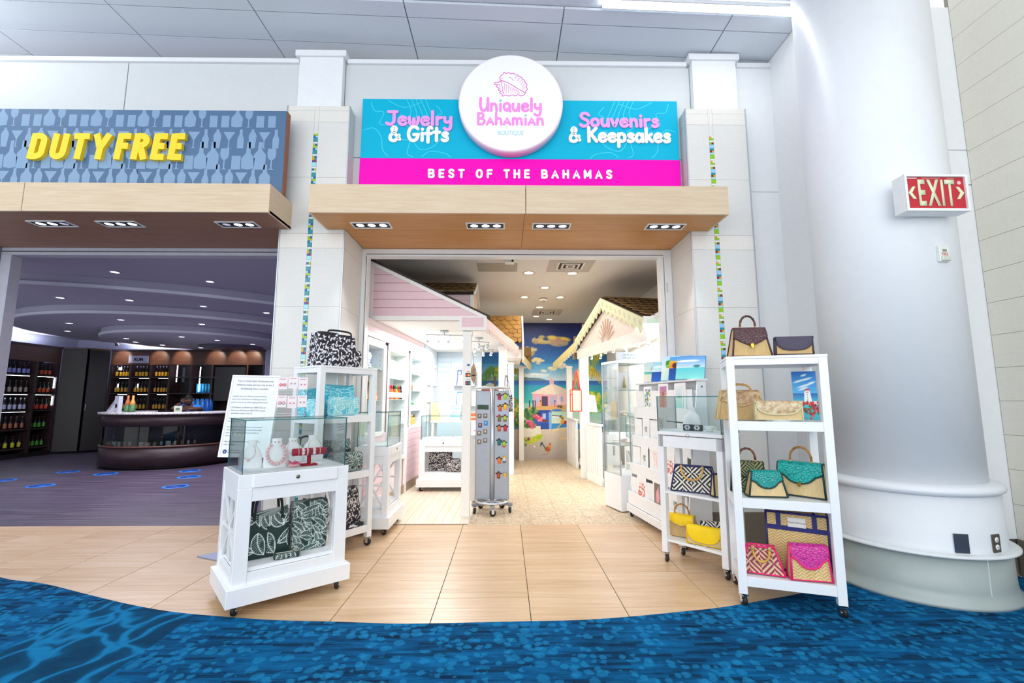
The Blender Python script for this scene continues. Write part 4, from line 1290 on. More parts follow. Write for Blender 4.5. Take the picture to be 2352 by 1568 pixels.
def handbag(name, label, F, x, y, z, rz, wb, wt, h, d, dt, body, side, trim, flap=None, fm=None, drop=.6, handle=None, hm=None, hw=.5, hh=.08, clasp=False, group=None, lean=0.0, cat='handbag'):
    """trapezoid bag: body, bound edges, flap and handle; F = frame (origin, rotation) of what it stands on"""
    o, a = F
    X = M.Translation((o[0], o[1], 0)) @ M.Rotation(a, 4, 'Z')
    p = X @ V((x, y, z + .0075))
    t = thing(name, label, cat, p, a + rz, group, lean)
    yb = d / 2
    def cor(z_, k): # front-left, front-right, back-right, back-left at height fraction k
        ww = (wb + (wt - wb) * k) / 2; dd = (d + (dt - d) * k) / 2
        return [(-ww, yb - dd, z_), (ww, yb - dd, z_), (ww, yb + dd, z_), (-ww, yb + dd, z_)]
    g = G(); n = 6
    lv = [cor(h * i / n, i / n) for i in range(n + 1)]
    vs = [q for L in lv for q in L]
    fs = []; mi = []
    for i in range(n):
        for s in range(4):
            b, b2 = i * 4 + s, i * 4 + (s + 1) % 4
            fs.append((b, b2, b2 + 4, b + 4)); mi.append(1 if s in (1, 3) else 0)
    fs += [(3, 2, 1, 0), tuple(n * 4 + s for s in range(4))]; mi += [0, 0]
    g.add(vs, fs); g.mi = mi
    ob('body', g, [body, side], t)
    c0, c1 = cor(0, 0), cor(h, 1)
    g = G()
    if trim:
        r = .0068
        for s in range(4): g.tube([c0[s], c1[s]], r, 6)
        for s in (1, 3): g.tube([c0[s], c0[(s + 1) % 4]], r, 6); g.tube([c1[s], c1[(s + 1) % 4]], r, 6)
        g.tube([c0[0], c0[1]], .004, 6)
        if not flap: g.tube([c1[0], c1[1]], r, 6); g.tube([c1[3], c1[2]], r, 6)
        ob('edge_binding', g, trim, t)
    if flap:
        def low(u):
            q = abs(2 * u - 1)
            if flap == 'point': return .62 + .38 * max(0, 1 - q * 1.25) ** .8 - .06 * (q > .8) * (q - .8) * 5 * .5
            if flap == 'scallop': return .60 + .40 * max(0, math.cos(min(1, q * 1.5) * PI / 2)) ** 1.1 + .08 * math.sin(q * PI) ** 2 - .12 * q ** 6
            if flap == 'round': return max(.06, (1 - q ** 3.2) ** .5) if q < 1 else .06
            return 1.0
        nu, nv = 28, 10
        def fp(u, v, off):
            bk = .25
            if v < bk:
                k = v / bk; L = cor(h, 1)
                yy = L[3][1] + (L[0][1] - L[3][1]) * k
                return ((u - .5) * (wt + .006), yy - (off if k > .9 else 0), h + off * (1 if k < .99 else .6))
            k = (v - bk) / (1 - bk)
            dz = k * h * drop * low(u)
            kk = 1 - dz / h
            ww = wb + (wt - wb) * kk; dd = d + (dt - d) * kk
            return ((u - .5) * (ww + .004), yb - dd / 2 - off - .004 * math.sin(k * PI), h - dz + off * .3 * (1 - k))
        g = G()
        g.grid(lambda u, v: fp(u, v, .0085), nu, nv); g.grid(lambda u, v: fp(u, v, .0035), nu, nv)
        fl = ob('flap', g, fm, t)
        ln = [fp(i / nu, 1, .006) for i in range(nu + 1)]
        ln = [fp(0, .25 + .75 * i / 6, .006) for i in range(6)] + ln + [fp(1, 1 - .75 * i / 6, .006) for i in range(1, 7)]
        if trim:
            g = G(); g.tube(ln, .006, 6); ob('flap_binding', g, trim, fl)
        if clasp:
            zc = h - h * drop * low(.5)
            g = G(); yy = yb - d / 2 - .014; g.box(-.011, yy, zc - .012, .011, yy + .008, zc + .012, .002); g.box(-.007, yy - .004, zc - .02, .007, yy + .004, zc - .004, .002); ob('clasp', g, GOLD, t)
    if handle == 'up': bamboo_arc(t, wt * hw, hh, yb, h + .006, hm)
    if handle == 'down': bamboo_arc(t, wt * hw, hh, yb - dt / 2 - .022, h - .002, hm, True)
    return t

FD = (D_O, D_R); FE = (E_O, E_R); FA = (A_O, A_R); FB = (B_O, B_R)
BRN = mat('#4b2a2e', .5); NAVY = mat('#1d2348', .5); DKG = mat('#0d3b3a', .5); HPINK = mat('#ef1c78', .5); NAVY2 = mat('#22246e', .55)
PURP = mat('#3c3648', .6)
# top of the right shelf unit
handbag('handbag', 'straw handbag with dark brown flap and bamboo handle atop the right shelf unit', FD, .185, .10, 1.645, rad(10), .262, .20, .205, .13, .05, STRAW, STRAW_L, BRN, 'point', croc('brown_croc', '#5a343a', '#33191d', 48), .62, 'up', BAMBOO_D, .52, .088, True)
handbag('clutch_bag', 'flat clutch with grey-purple rounded flap on top of the right shelf unit', FD, .452, .12, 1.652, rad(6), .235, .228, .118, .035, .03, STRAW, STRAW_L, PURP, 'round', mat('#4d475a', .75, bump=.2), .74, cat='clutch')
# second shelf
CORK = cork('gold_fleck_cork', '#8e6a4c', '#b7936a', '#d9c29a')
handbag('handbag', 'cork and straw handbag with a low bamboo handle beside the lighthouse picture', FD, .105, .175, 1.20, rad(6), .315, .25, .20, .11, .045, STRAW, STRAW_L, mat('#cdb27c', .6), 'point', CORK, .55, 'up', BAMBOO, .62, .045)
handbag('clutch_bag', 'cork clutch with rounded flap lying in front of the lighthouse picture', FD, .315, .045, 1.206, rad(4), .285, .28, .118, .035, .028, STRAW_L, STRAW_L, mat('#d8cda4', .6), 'round', cork('pale_cork', '#a88763', '#c9ad84', '#e6dcc0'), .72, cat='clutch')
# third shelf
handbag('handbag', 'dark green woven handbag half hidden by the post of the straw-bag shelf', FD, .125, .225, .69, rad(-6), .23, .20, .20, .10, .05, weave2('green_black_weave', '#1e241c', '#9aa06a', 60), STRAW_L, mat('#23301f', .6), 'round', weave2('green_flap', '#1d221b', '#8b9160', 60), .5, 'up', BAMBOO_D, .55, .09)
TEALC = croc('teal_croc', '#15a39a', '#0a6e6b', 52)
handbag('handbag', 'small straw bag with teal flap and no handle beside the large teal one', FD, .222, .07, .69, rad(12), .245, .18, .16, .09, .04, STRAW_L, STRAW, DKG, 'scallop', TEALC, .66)
handbag('handbag', 'large straw handbag with glossy teal flap and bamboo handle on the third shelf', FD, .432, .165, .69, rad(-29), .295, .265, .215, .105, .06, STRAW_L, STRAW, DKG, 'scallop', croc('bright_teal_croc', '#19b3a9', '#0c7f7b', 42), .62, 'up', BAMBOO, .5, .10, True)
# bottom shelf
handbag('handbag', 'pink-trimmed woven bag with a bamboo handle hanging down in front, bottom shelf', FD, .155, .06, .192, rad(-4), .265, .16, .165, .10, .05, weave2('maroon_straw_weave', '#8e3550', '#dcb890', 42), STRAW_L, HPINK, None, None, .5, 'down', BAMBOO_Y, .62, .085)
handbag('handbag', 'straw envelope bag with hot pink flap and pink edging on the bottom shelf', FD, .432, .03, .192, rad(6), .235, .21, .205, .085, .035, STRAW_B, STRAW_L, HPINK, 'scallop', croc('pink_croc', '#dc3aa2', '#a01d74', 46), .66)
# straw tote with navy bands
X = M.Translation((D_O[0], D_O[1], 0)) @ M.Rotation(D_R, 4, 'Z')
t = thing('straw_tote', 'large straw tote with navy bands and a white name tag on the bottom shelf', 'tote bag', X @ V((.395, .175, .2005)), D_R + rad(-13))
w, h, d = .36, .375, .15
g = G(); g.box(-w / 2, 0, 0, w / 2, d, h, .006); ob('body', g, STRAW_B, t)
g = G(); e = .004
for x in (-w / 2, w / 2):
    for y in (0, d): g.tube([(x, y, 0), (x, y, h)], .007, 6)
    g.tube([(x, 0, 0), (x, d, 0)], .007, 6); g.tube([(x, 0, h), (x, d, h)], .007, 6)
for y in (0, d): g.tube([(-w / 2, y, h), (w / 2, y, h)], .008, 6)
g.tube([(-w / 2, 0, 0), (w / 2, 0, 0)], .005, 6)
ob('edge_binding', g, NAVY2, t)
g = G(); g.box(-w / 2, -.005, h - .115, w / 2, .002, h - .085, .001); ob('band', g, NAVY2, t)
for x in (-.105, .105):
    g = G(); g.box(x - .014, -.0055, h - .09, x + .014, .002, h, .001); ob('band', g, NAVY2, t)
g = G(); g.box(-.05, -.0075, h - .088, .055, -.002, h - .026, .001); lb = ob('name_tag', g, mat('#e9e7e2', .6), t)
text('Nassau Bahamas', lb, (.0025, -.0078, h - .062), mat('#3a3a48', .6), .0155, .0003, shear=.2)
for y in (-.004, d + .004):
    g = G(); g.tube(smooth_pts([(-.105, y, h), (-.1, y + .02, h + .018), (-.06, y + .03, h + .028), (.06, y + .03, h + .026), (.1, y + .02, h + .016), (.105, y, h)], 4), .008, 6, flat=.5); ob('handle', g, NAVY2, t)
# shelves of the right display table
handbag('handbag', 'navy and white woven bag with a yellow bamboo handle hung down, display table', FE, .245, .10, .578, rad(16), .355, .285, .205, .10, .05, weave2('navy_white_weave', '#1d2340', '#e6dfc9', 40), STRAW_L, mat('#1c2c66', .5), None, None, .5, 'down', BAMBOO_Y, .60, .105)
handbag('clutch_bag', 'tan straw clutch with navy edging at the end of the upper shelf, display table', FE, .495, .13, .578, rad(60), .16, .14, .17, .06, .02, STRAW_L, STRAW_L, NAVY, cat='clutch')
YEL2 = mat('#fbd405', .6, bump=.25)
handbag('handbag', 'small straw bag with yellow panels and a bamboo handle on the lowest shelf', FE, .095, .14, .187, rad(14), .245, .20, .165, .09, .05, STRAW, STRAW_L, mat('#c8a86a', .6), 'point', YEL2, .5, 'up', BAMBOO, .6, .085)
handbag('clutch_bag', 'bright yellow straw clutch leaning in front of the small yellow-panelled bag', FE, .345, .06, .187, rad(10), .27, .262, .135, .035, .03, STRAW_L, STRAW_L, mat('#f0c808', .6), 'round', YEL2, .86, cat='clutch')
handbag('clutch_bag', 'straw clutch with navy and white zigzag flap behind the post of the right shelf unit', FE, .395, .16, .187, rad(30), .22, .215, .16, .05, .03, STRAW, STRAW_L, NAVY, 'round', weave2('navy_zigzag', '#1d2340', '#e9e3d2', 48), .7, cat='clutch')

# ---------------- printed cloth bags
def leaf_tile(n, bg, ln, seed, lo, hi, cnt, fill=None):
    P = Paint(n, n, bg); r = random.Random(seed)
    for i in range(cnt):
        u, v = (i * .7549 + r.random() * .1) % 1.1 - .05, (i * .5698 + r.random() * .1) % 1.1 - .05
        L = r.uniform(lo, hi); a = r.uniform(0, 2 * PI); cv = r.uniform(-.8, .8)
        def at(k, s):
            x = u + math.cos(a + cv * (k - .5)) * L * (k - .5); y = v + math.sin(a + cv * (k - .5)) * L * (k - .5)
            w = L * .26 * math.sin(min(1, k * 1.02) * PI) ** .7
            return x - math.sin(a + cv * k) * w * s, y + math.cos(a + cv * k) * w * s
        ol = [at(k / 14, 1) for k in range(15)] + [at(k / 14, -1) for k in range(14, -1, -1)]
        P.poly(ol, fill or bg); P.line(ol + [ol[0]], .016, ln)
        P.line([at(k / 10, 0) for k in range(11)], .017, ln)
        for k in range(1, 12):
            for s in (1, -1): P.line([at(k / 12, 0), at(min(1, k / 12 + .09), s * .92)], .0075, ln, .9)
    return P.a
def floral_tile(n, bg, fg, seed, cnt=46):
    P = Paint(n, n, bg); r = random.Random(seed)
    for i in range(cnt):
        u, v = (i * .7549) % 1, (i * .5698 + r.random() * .05) % 1
        a = r.uniform(0, 2 * PI); L = r.uniform(.07, .11)
        P.line(smooth_pts([(u - math.cos(a) * L, v - math.sin(a) * L), (u + math.sin(a) * .03, v - math.cos(a) * .03), (u + math.cos(a) * L, v + math.sin(a) * L)], 4), .05, fg, taper=True)
        for q in range(r.choice((1, 2, 3))):
            b = a + r.uniform(-1.6, 1.6); l2 = r.uniform(.03, .055)
            P.ell(u + math.cos(b) * .06, v + math.sin(b) * .06, l2, l2 * .38, fg, 1, .1, b)
        if r.random() < .35: P.ell(u, v, .03, .026, fg); P.ell(u, v, .011, .011, bg)
    return P.a
T_GREEN = leaf_tile(150, '#14312c', '#dfe9e4', 5, .36, .50, 11)
T_GREEN2 = leaf_tile(150, '#1b3630', '#d3e0da', 9, .34, .5, 26)
T_AQUA = leaf_tile(130, '#25b4cf', '#c9f0f4', 6, .4, .55, 18)
T_AQUA2 = leaf_tile(130, '#5cc8da', '#e6f8f8', 8, .34, .5, 24, '#6fd0de')
T_BW = floral_tile(150, '#1c1a2a', '#eceaf0', 4)
T_BW2 = floral_tile(130, '#23202c', '#e6dfd8', 12)
CLOTH = paint_mat('printed_cloth', .65)
def printed_bag(name, label, F, x, y, z, rz, w, h, d, tile, ts=.3, st=.005, soft=.35, taper=0.0, sag=.0, handles=None, zipm=None, boxy=False, lean=0.0, cat='bag', group=None, cloth=None):
    o, a = F
    X = M.Translation((o[0], o[1], 0)) @ M.Rotation(a, 4, 'Z')
    t = thing(name, label, cat, X @ V((x, y, z + .0015)), a + rz, group, lean)
    rr = min(w, d) * .5 * min(.98, soft * 1.3)
    raw = []
    hw, hd = w / 2, d / 2
    def seg(p, q):
        k = max(2, int(math.hypot(q[0] - p[0], q[1] - p[1]) / .001))
        for i in range(k): raw.append((p[0] + (q[0] - p[0]) * i / k, p[1] + (q[1] - p[1]) * i / k))
    def arc_(cx_, cy_, a0):
        for i in range(24): raw.append((cx_ + rr * math.cos(a0 + i / 24 * PI / 2), cy_ + rr * math.sin(a0 + i / 24 * PI / 2)))
    seg((0, 0), (hw - rr, 0)); arc_(hw - rr, rr, -PI / 2); seg((hw, rr), (hw, d - rr)); arc_(hw - rr, d - rr, 0)
    seg((hw - rr, d), (-hw + rr, d)); arc_(-hw + rr, d - rr, PI / 2); seg((-hw, d - rr), (-hw, rr)); arc_(-hw + rr, rr, PI); seg((-hw + rr, 0), (0, 0))
    raw.append((0, 0))
    L = [0]
    for p0, p1 in zip(raw, raw[1:]): L.append(L[-1] + math.hypot(p1[0] - p0[0], p1[1] - p0[1]))
    nu = max(40, int(L[-1] / st)); nv = max(12, int(h / st))
    ring = []; j = 0
    for i in range(nu + 1):
        s = L[-1] * i / nu
        while j < len(raw) - 2 and L[j + 1] < s: j += 1
        ring.append(raw[j])
    vs = []; cs = []
    tn = tile.shape[0]
    for k in range(nv + 1):
        f = k / nv
        bulge = 1 + .06 * math.sin(f * PI)
        edge = min(1, .80 + f * 6 * .2, .72 + (1 - f) * 8 * .28)
        if boxy: edge = 1; bulge = 1
        sx = (1 - taper * f) * (.94 + .06 * edge); sy = edge * bulge * (1 - .35 * f * (taper > 0 or sag > 0))
        for i, (px, py) in enumerate(ring):
            dz = -sag * f * (1 - (2 * abs(px) / w) ** 2)
            vs.append((px * sx, d / 2 + (py - d / 2) * sy, h * f + dz))
            uu = (i / nu - .5) * L[-1]; vv = h * (1 - f)
            cs.append(tile[int(vv / ts * tn) % tn, int((uu / ts + .5) * tn) % tn])
    idx = np.arange((nv + 1) * (nu + 1)).reshape(nv + 1, nu + 1)
    f = np.stack([idx[:-1, :-1], idx[:-1, 1:], idx[1:, 1:], idx[1:, :-1]], -1).reshape(-1, 4).tolist()
    f.append(idx[nv, :-1].tolist()); f.append(idx[0, :-1].tolist()[::-1])
    me = bpy.data.meshes.new('body'); me.from_pydata(vs, [], f)
    ca = me.color_attributes.new('Col', 'FLOAT_COLOR', 'POINT')
    c = np.array(cs); c = np.where(c <= .04045, c / 12.92, ((c + .055) / 1.055) ** 2.4)
    ca.data.foreach_set('color', np.c_[c, np.ones(len(c))].astype(np.float32).ravel())
    me.materials.append(CLOTH); me.polygons.foreach_set('use_smooth', [True] * (len(f) - 2) + [False, False]); me.update()
    link('body', me, t)
    if handles:
        for yy in (.006, d - .006):
            g = G(); ww = w * .3
            g.tube(smooth_pts([(-ww, yy, h * .78), (-ww, yy - .004, h - sag * .5), (-ww * .8, yy, h + handles * .8), (0, yy + .004, h + handles), (ww * .8, yy, h + handles * .8), (ww, yy - .004, h - sag * .5), (ww, yy, h * .78)], 5), .009, 6, flat=.4, up=(0, 1, 0)); ob('handle', g, cloth or mat('#17202a', .7), t)
    if zipm:
        g = G(); g.box(-w * .42, d / 2 - .004, h - .002, w * .42, d / 2 + .004, h + .003); zz = ob('zip', g, zipm, t)
        g = G(); g.box(w * .2, d / 2 - .014, h + .001, w * .2 + .008, d / 2 + .004, h + .005, .001); ob('pull', g, GOLD, zz)
    return t
DKC = mat('#16211f', .7); BKC = mat('#181720', .7)
# showcase cart, lower opening
printed_bag('tote_bag', 'dark green leaf-print tote with two black handles inside the front showcase cart', FA, .228, .15, .276, rad(-3), .285, .32, .13, T_GREEN, .36, .0036, .3, .06, .05, .09, cloth=DKC, cat='tote bag')
printed_bag('duffel_bag', 'green and white leaf-print bag standing right of the black-handled tote', FA, .512, .14, .276, rad(2), .245, .335, .12, T_GREEN2, .27, .004, .28, .0, .0)
printed_bag('pouch', 'flat leaf-print pouch lying before the two big bags in the cart', FA, .335, .04, .277, rad(-8), .17, .032, .075, T_GREEN2, .3, .004, .5, zipm=mat('#c8ccc6', .5), cat='pouch')
# left shelf unit, top
printed_bag('tote_bag', 'black and white floral box tote on top of the left shelf unit', FB, .265, .132, 1.646, rad(-2), .41, .31, .20, T_BW, .34, .0036, .12, .05, .0, .03, cloth=BKC, boxy=True, cat='tote bag')
printed_bag('cosmetic_bag', 'small black and white floral bag in front of the floral box tote', FB, .285, .015, 1.646, rad(2), .31, .155, .10, T_BW, .32, .0036, .3, zipm=mat('#b58a52', .4, .8), cat='pouch')
AQZ = mat('#d7f1f2', .5)
# second shelf: aqua
printed_bag('cosmetic_bag', 'pale aqua leaf-print zip bag in front on the second shelf', FB, .30, .02, 1.20, rad(2), .275, .165, .11, T_AQUA2, .24, .0042, .22, zipm=AQZ, cat='pouch')
printed_bag('beach_bag', 'taller turquoise leaf-print bag behind the pale aqua zip bag', FB, .36, .20, 1.20, rad(-5), .30, .285, .10, T_AQUA, .28, .005, .25, .03, .03)
printed_bag('beach_bag', 'turquoise bag with pointed corners at the left back of the second shelf', FB, .125, .28, 1.20, rad(14), .20, .255, .09, T_AQUA, .28, .005, .2, .0, .045)
printed_bag('cosmetic_bag', 'small pale aqua bag at the near corner of the second shelf', FB, .095, .12, 1.20, rad(30), .17, .15, .09, T_AQUA2, .24, .005, .25, cat='pouch')
# third shelf: green
printed_bag('cosmetic_bag', 'green leaf-print zip bag at the front right of the third shelf', FB, .40, .03, .692, rad(4), .24, .165, .14, T_GREEN2, .24, .0045, .3, zipm=mat('#cfd6d0', .5), cat='pouch')
printed_bag('duffel_bag', 'green leaf-print bag behind the green zip bag on the third shelf', FB, .38, .22, .692, rad(-6), .28, .28, .11, T_GREEN, .3, .005, .4, .1, .02)
printed_bag('tote_bag', 'green leaf-print tote with a black strap at the left of the third shelf', FB, .13, .22, .692, rad(25), .26, .26, .11, T_GREEN, .3, .005, .3, .05, .04, .06, cloth=DKC, cat='tote bag')
# bottom shelf: black and white
printed_bag('backpack', 'black and white floral drawstring backpack on the bottom shelf of the left unit', FB, .46, .08, .192, rad(4), .26, .34, .16, T_BW2, .30, .0042, .6, .35, .0, cat='backpack')
printed_bag('duffel_bag', 'black and white floral bag at the far left of the bottom shelf', FB, .16, .16, .192, rad(10), .26, .30, .13, T_BW2, .30, .005, .4, .15, .03)
printed_bag('pouch', 'flat black and white pouch lying at the foot of the floral backpack', FB, .43, .012, .193, rad(2), .22, .025, .07, T_BW, .3, .005, .5, cat='pouch')

# ================================================================ JEWELRY, SIGN STAND AND OTHER GOODS IN FRONT
def on(F, x, y, z):
    o, a = F
    return (M.Translation((o[0], o[1], 0)) @ M.Rotation(a, 4, 'Z')) @ V((x, y, z))
VELVET_W = mat('#f3f1f2', .8); RED_V = mat('#a8082f', .85, var=.08); SHELLP = mat('#f3b9bd', .45); SHELLW = mat('#f1dcd8', .4); CORAL = mat('#e4587a', .5)
def bust(label, F, x, y, z, rz, s=1.0, style=None, ear=True):
    t = thing('necklace_bust', label, 'jewelry bust', on(F, x, y, z), F[1] + rz)
    secs = [(0, .078, .030, 0), (.03, .082, .036, 0), (.08, .080, .040, -.004), (.125, .066, .036, .004), (.15, .040, .026, .014), (.17, .030, .022, .020), (.195, .034, .022, .024), (.20, .030, .020, .025)]
    g = G(); n = 24; vs = []
    for zz, a, b, o in secs:
        for i in range(n):
            q = 2 * PI * i / n
            yy = math.sin(q) * b
            if yy > 0: yy *= .25
            vs.append((math.cos(q) * a * s, (yy + o + .03) * s, zz * s))
    fs = [(j * n + i, j * n + (i + 1) % n, (j + 1) * n + (i + 1) % n, (j + 1) * n + i) for j in range(len(secs) - 1) for i in range(n)]
    g.add(vs, fs, True); g.add(vs[-n:], [tuple(range(n))]); g.add(vs[:n], [tuple(range(n))[::-1]])
    ob('bust', g, VELVET_W, t)
    def loop(w, dp, k=28): return [(math.sin(2 * PI * i / k) * w * s * (1 if abs(i - k / 2) < k / 4 else .75), (-.012 - .006 * math.cos(2 * PI * i / k) * 0) * s - .002, (.105 + math.cos(2 * PI * i / k) * dp) * s) for i in range(k)]
    if style == 'ruffle':
        P = [(math.sin(rad(a)) * .058 * s, -.014 * s, (.10 - math.cos(rad(a)) * .072) * s) for a in range(-150, 151, 10)]
        for i, p in enumerate(P):
            g = G(); g.at(p, 0); q = rad(-150 + 10 * i)
            g.X = g.X @ M.Rotation(-q, 4, 'Y')
            g.ball((0, 0, 0), .013 * s, 8, .45, .7, 1.1); ob('shell', g, SHELLP if i % 2 else SHELLW, t)
    elif style:
        g = G(); P = [(math.sin(rad(a)) * .045 * s, -.013 * s - .006 * (abs(a) < 60) * s, (.125 - math.cos(rad(a)) * .055) * s) for a in range(-140, 141, 14)]
        g.tube(P, .0022 * s, 5); nk = ob('chain', g, mat('#d9bdb9', .3, .6), t)
        g = G(); g.ball((0, -.02 * s, .062 * s), .009 * s, 8, .8, .5, 1.2); ob('pendant', g, SHELLP, nk)
    if ear:
        for xx in (-.012, .012):
            g = G(); g.ball((xx * s, -.003 * s, .178 * s), .0055 * s, 8); ob('earring', g, mat('#c98a94', .4), t)
    return t
bust('white bust with a thick pink shell necklace in the front glass case', FA, .255, .165, .871, rad(-16), 1.0, 'ruffle')
bust('white bust with a hanging pink shell at the left end of the front case', FA, .10, .235, .871, rad(-30), .95, 'p', False)
bust('small white bust with a thin chain behind the pink coral shell', FA, .42, .35, .871, rad(-8), .92, 'p')
bust('plain white bust behind the red bracelet stand in the front case', FA, .575, .36, .871, rad(-4), .98, 'p', False)
bust('white necklace bust in the glass case of the right display table', FE, .235, .14, 1.089, rad(10), .95, None, False)
t = thing('coral_shell', 'spiky pink coral shell lying on the deck of the front glass case', 'shell', on(FA, .365, .12, .871), A_R)
r = random.Random(5)
for i in range(17):
    a = i * 2.4; e = r.uniform(.15, 1.0); L = r.uniform(.028, .05)
    g = G(); d0 = V((math.cos(a) * math.cos(e), math.sin(a) * math.cos(e), math.sin(e)))
    side = d0.cross(V((0, 0, 1))).normalized(); b0 = V((0, 0, .012)) + V((d0.x * .02, d0.y * .014, 0))
    P = [b0, b0 + d0 * L * .5 + V((0, 0, .006)), b0 + d0 * L]
    w = .016
    vs = [P[0] - side * .004, P[0] + side * .004, P[1] + side * w, P[2], P[1] - side * w, P[1] + V((0, 0, .004))]
    g.add(vs, [(0, 1, 5), (1, 2, 5), (2, 3, 5), (3, 4, 5), (4, 0, 5), (1, 0, 4, 3, 2)]); ob('petal', g, CORAL if i % 3 else SHELLP, t)
g = G(); g.ball((0, 0, .014), .03, 12, 1.3, .9, .45); ob('body', g, mat('#f0b2bb', .4), t)
t = thing('bracelet_stand', 'crimson velvet T-bar holding pale bracelets in the front glass case', 'bracelet stand', on(FA, .475, .15, .871), A_R + rad(-6))
g = G(); g.box(-.055, -.035, 0, .055, .035, .012, .003); ob('base', g, RED_V, t)
g = G(); g.box(-.012, -.012, .012, .012, .012, .075, .002); ob('post', g, RED_V, t)
g = G(); g.lathe([(.024, -.115), (.026, -.11), (.026, .11), (.024, .115)], 20, (0, 0, .098), axis='x'); ob('bar', g, RED_V, t)
for i, (x, wd) in enumerate(((-.075, .005), (-.045, .016), (-.015, .012), (.03, .017), (.07, .006))):
    g = G(); g.lathe([(.0265, -wd / 2), (.029, -wd / 4), (.029, wd / 4), (.0265, wd / 2)], 20, (x, 0, .098), axis='x'); ob('bracelet', g, SHELLW if i % 2 else SHELLP, t)
    if i in (1, 3):
        for q in (.012, -.008): g = G(); g.ball((x, -.029, .098 + q), .012, 10, 1, .35, 1); ob('disc', g, SHELLW, t)
g = G(); g.box(.004, -.036, .012, .02, -.03, .022, .001); ob('clip', g, GOLD, t)
# earring rack on the case
t = thing('earring_rack', 'white wire rack of pink earring cards standing on the front glass case', 'rack', on(FA, .41, .42, 1.2205), A_R + rad(-14))
WIRE = mat('#e8ecee', .35)
g = G(); r0 = .0022
for x in (-.10, .10): g.tube(smooth_pts([(x, -.055, r0), (x, .02, r0), (x, .035, .03), (x, .02, .30)], 5), r0, 6)
for zz in (.02, .075, .095, .115, .135, .155, .175, .195, .215, .24, .27, .30): g.tube([(-.10, .02 + (.015 * (1 - zz / .3)), zz), (.10, .02 + (.015 * (1 - zz / .3)), zz)], .0016, 5)
ob('frame', g, WIRE, t)
g = G(); g.tube([(-.10, -.055, r0), (.10, -.055, r0)], r0, 6); ob('foot_bar', g, WIRE, t)
CARD = mat('#f2e9ec', .6)
q = 0
for zz in (.205, .06):
    for x in (-.072, 0, .072):
        k = thing('earring_card', '%s earring card in the %s row of the wire rack' % (('left', 'middle', 'right')[q % 3], ('upper', 'lower')[q // 3]), 'earring card', on(FA, .41, .42, 1.2205) + M.Rotation(A_R + rad(-14), 3, 'Z') @ V((x, -.002 - .006 * (q % 2), zz + (.006 if q % 2 else 0))), A_R + rad(-14), 'earring cards on the wire rack'); q += 1
        g = G(); g.box(-.033, 0, 0, .033, .0012, .092); ob('card', g, CARD, k)
        g = G(); g.box(-.022, -.0006, .076, .022, 0, .082); ob('brand_line', g, mat('#d79aa6', .6), k)
        for xx in (-.013, .013):
            g = G()
            if q in (4, 1): g.lathe([(.0085, -.001), (.0125, 0), (.0085, .001)], 14, (xx, -.002, .035), axis='y')
            else: g.ball((xx, -.003, .04), .006, 8)
            ob('earring', g, mat('#e58d94', .4) if q % 2 else mat('#c9a2aa', .35, .5), k)
# right table case: dark trays and a small cup
for i, x in enumerate((.245, .33)):
    t = thing('jewelry_box', ['black box with a white rosette at the foot of the bust', 'black box with a white rosette beside the white cup'][i], 'jewelry box', on(FE, x, .065, 1.089), E_R + rad(8))
    g = G(); g.box(-.038, 0, 0, .038, .03, .05, .002); ob('box', g, mat('#26282e', .5), t)
    for a in range(6):
        g = G(); g.ball((.018 * math.cos(a * PI / 3), -.004, 0.027 + .014 * math.sin(a * PI / 3)), .010, 8, 1, .4, 1); ob('petal', g, mat('#c9cdd2', .4), t)
t = thing('white_cup', 'small white bowl-shaped cup at the right end of the display table case', 'cup', on(FE, .425, .09, 1.089), E_R)
g = G(); g.lathe([(.016, 0), (.018, .004), (.038, .022), (.044, .042), (.041, .042), (.035, .024), (.014, .007), (.001, .006)], 24); ob('bowl', g, mat('#eef1ee', .25), t)
g = G(); g.tube(smooth_pts([(.043, 0, .036), (.058, 0, .03), (.05, 0, .014), (.034, 0, .018)], 4), .003, 6); ob('handle', g, mat('#eef1ee', .25), t)
# acrylic clutch rests
for i, (F, x, y, z) in enumerate(((FD, .32, .02, 1.2015), (FE, .33, .028, .1875))):
    t = thing('acrylic_rest', ['clear acrylic bag rest under the cork clutch', 'clear acrylic bag rest under the bright yellow clutch'][i], 'bag rest', on(F, x, y, z), F[1])
    for xx in (-.05, .05):
        g = G(); g.tube(smooth_pts([(xx, -.012, .02), (xx, -.012, .003), (xx, .008, .003)], 4), .003, 6); ob('arm', g, mat('#e6eef2', .1), t)
    g = G(); g.tube([(-.05, -.004, .0035), (.05, -.004, .0035)], .003, 6); ob('bar', g, mat('#e6eef2', .1), t)

# lighthouse picture on the right shelf unit
PRINT = paint_mat('painted_print', .45)
P = Paint(60, 110, '#1f8fd8')
P.grad(0, .45, '#1474c8', '#4fb2e6'); P.grad(.45, .5, '#1b5fae', '#1b6fb8'); P.grad(.5, .62, '#1f79c0', '#26b7cf'); P.grad(.62, 1, '#3ec9d2', '#2aa9b8')
for u, v, a in ((.3, .2, .25), (.62, .16, .2), (.5, .3, .3), (.8, .24, .15), (.45, .36, .2), (.5, .08, .12)): P.ell(u, v, a, .022, '#f2f6f8', .9, .8, -.25)
P.poly([(.44, .62), (.48, .40), (.70, .40), (.76, .62)], '#f4f5f2'); P.ell(.59, .40, .11, .04, '#c8242c'); P.rect(.50, .40, .68, .43, '#f4f5f2')
for v in (.47, .53, .58): P.rect(.57, v, .61, v + .02, '#3b4a66')
P.grad(.62, .68, '#e8e4da', '#d8d8cc', .45, 1)
r = random.Random(2)
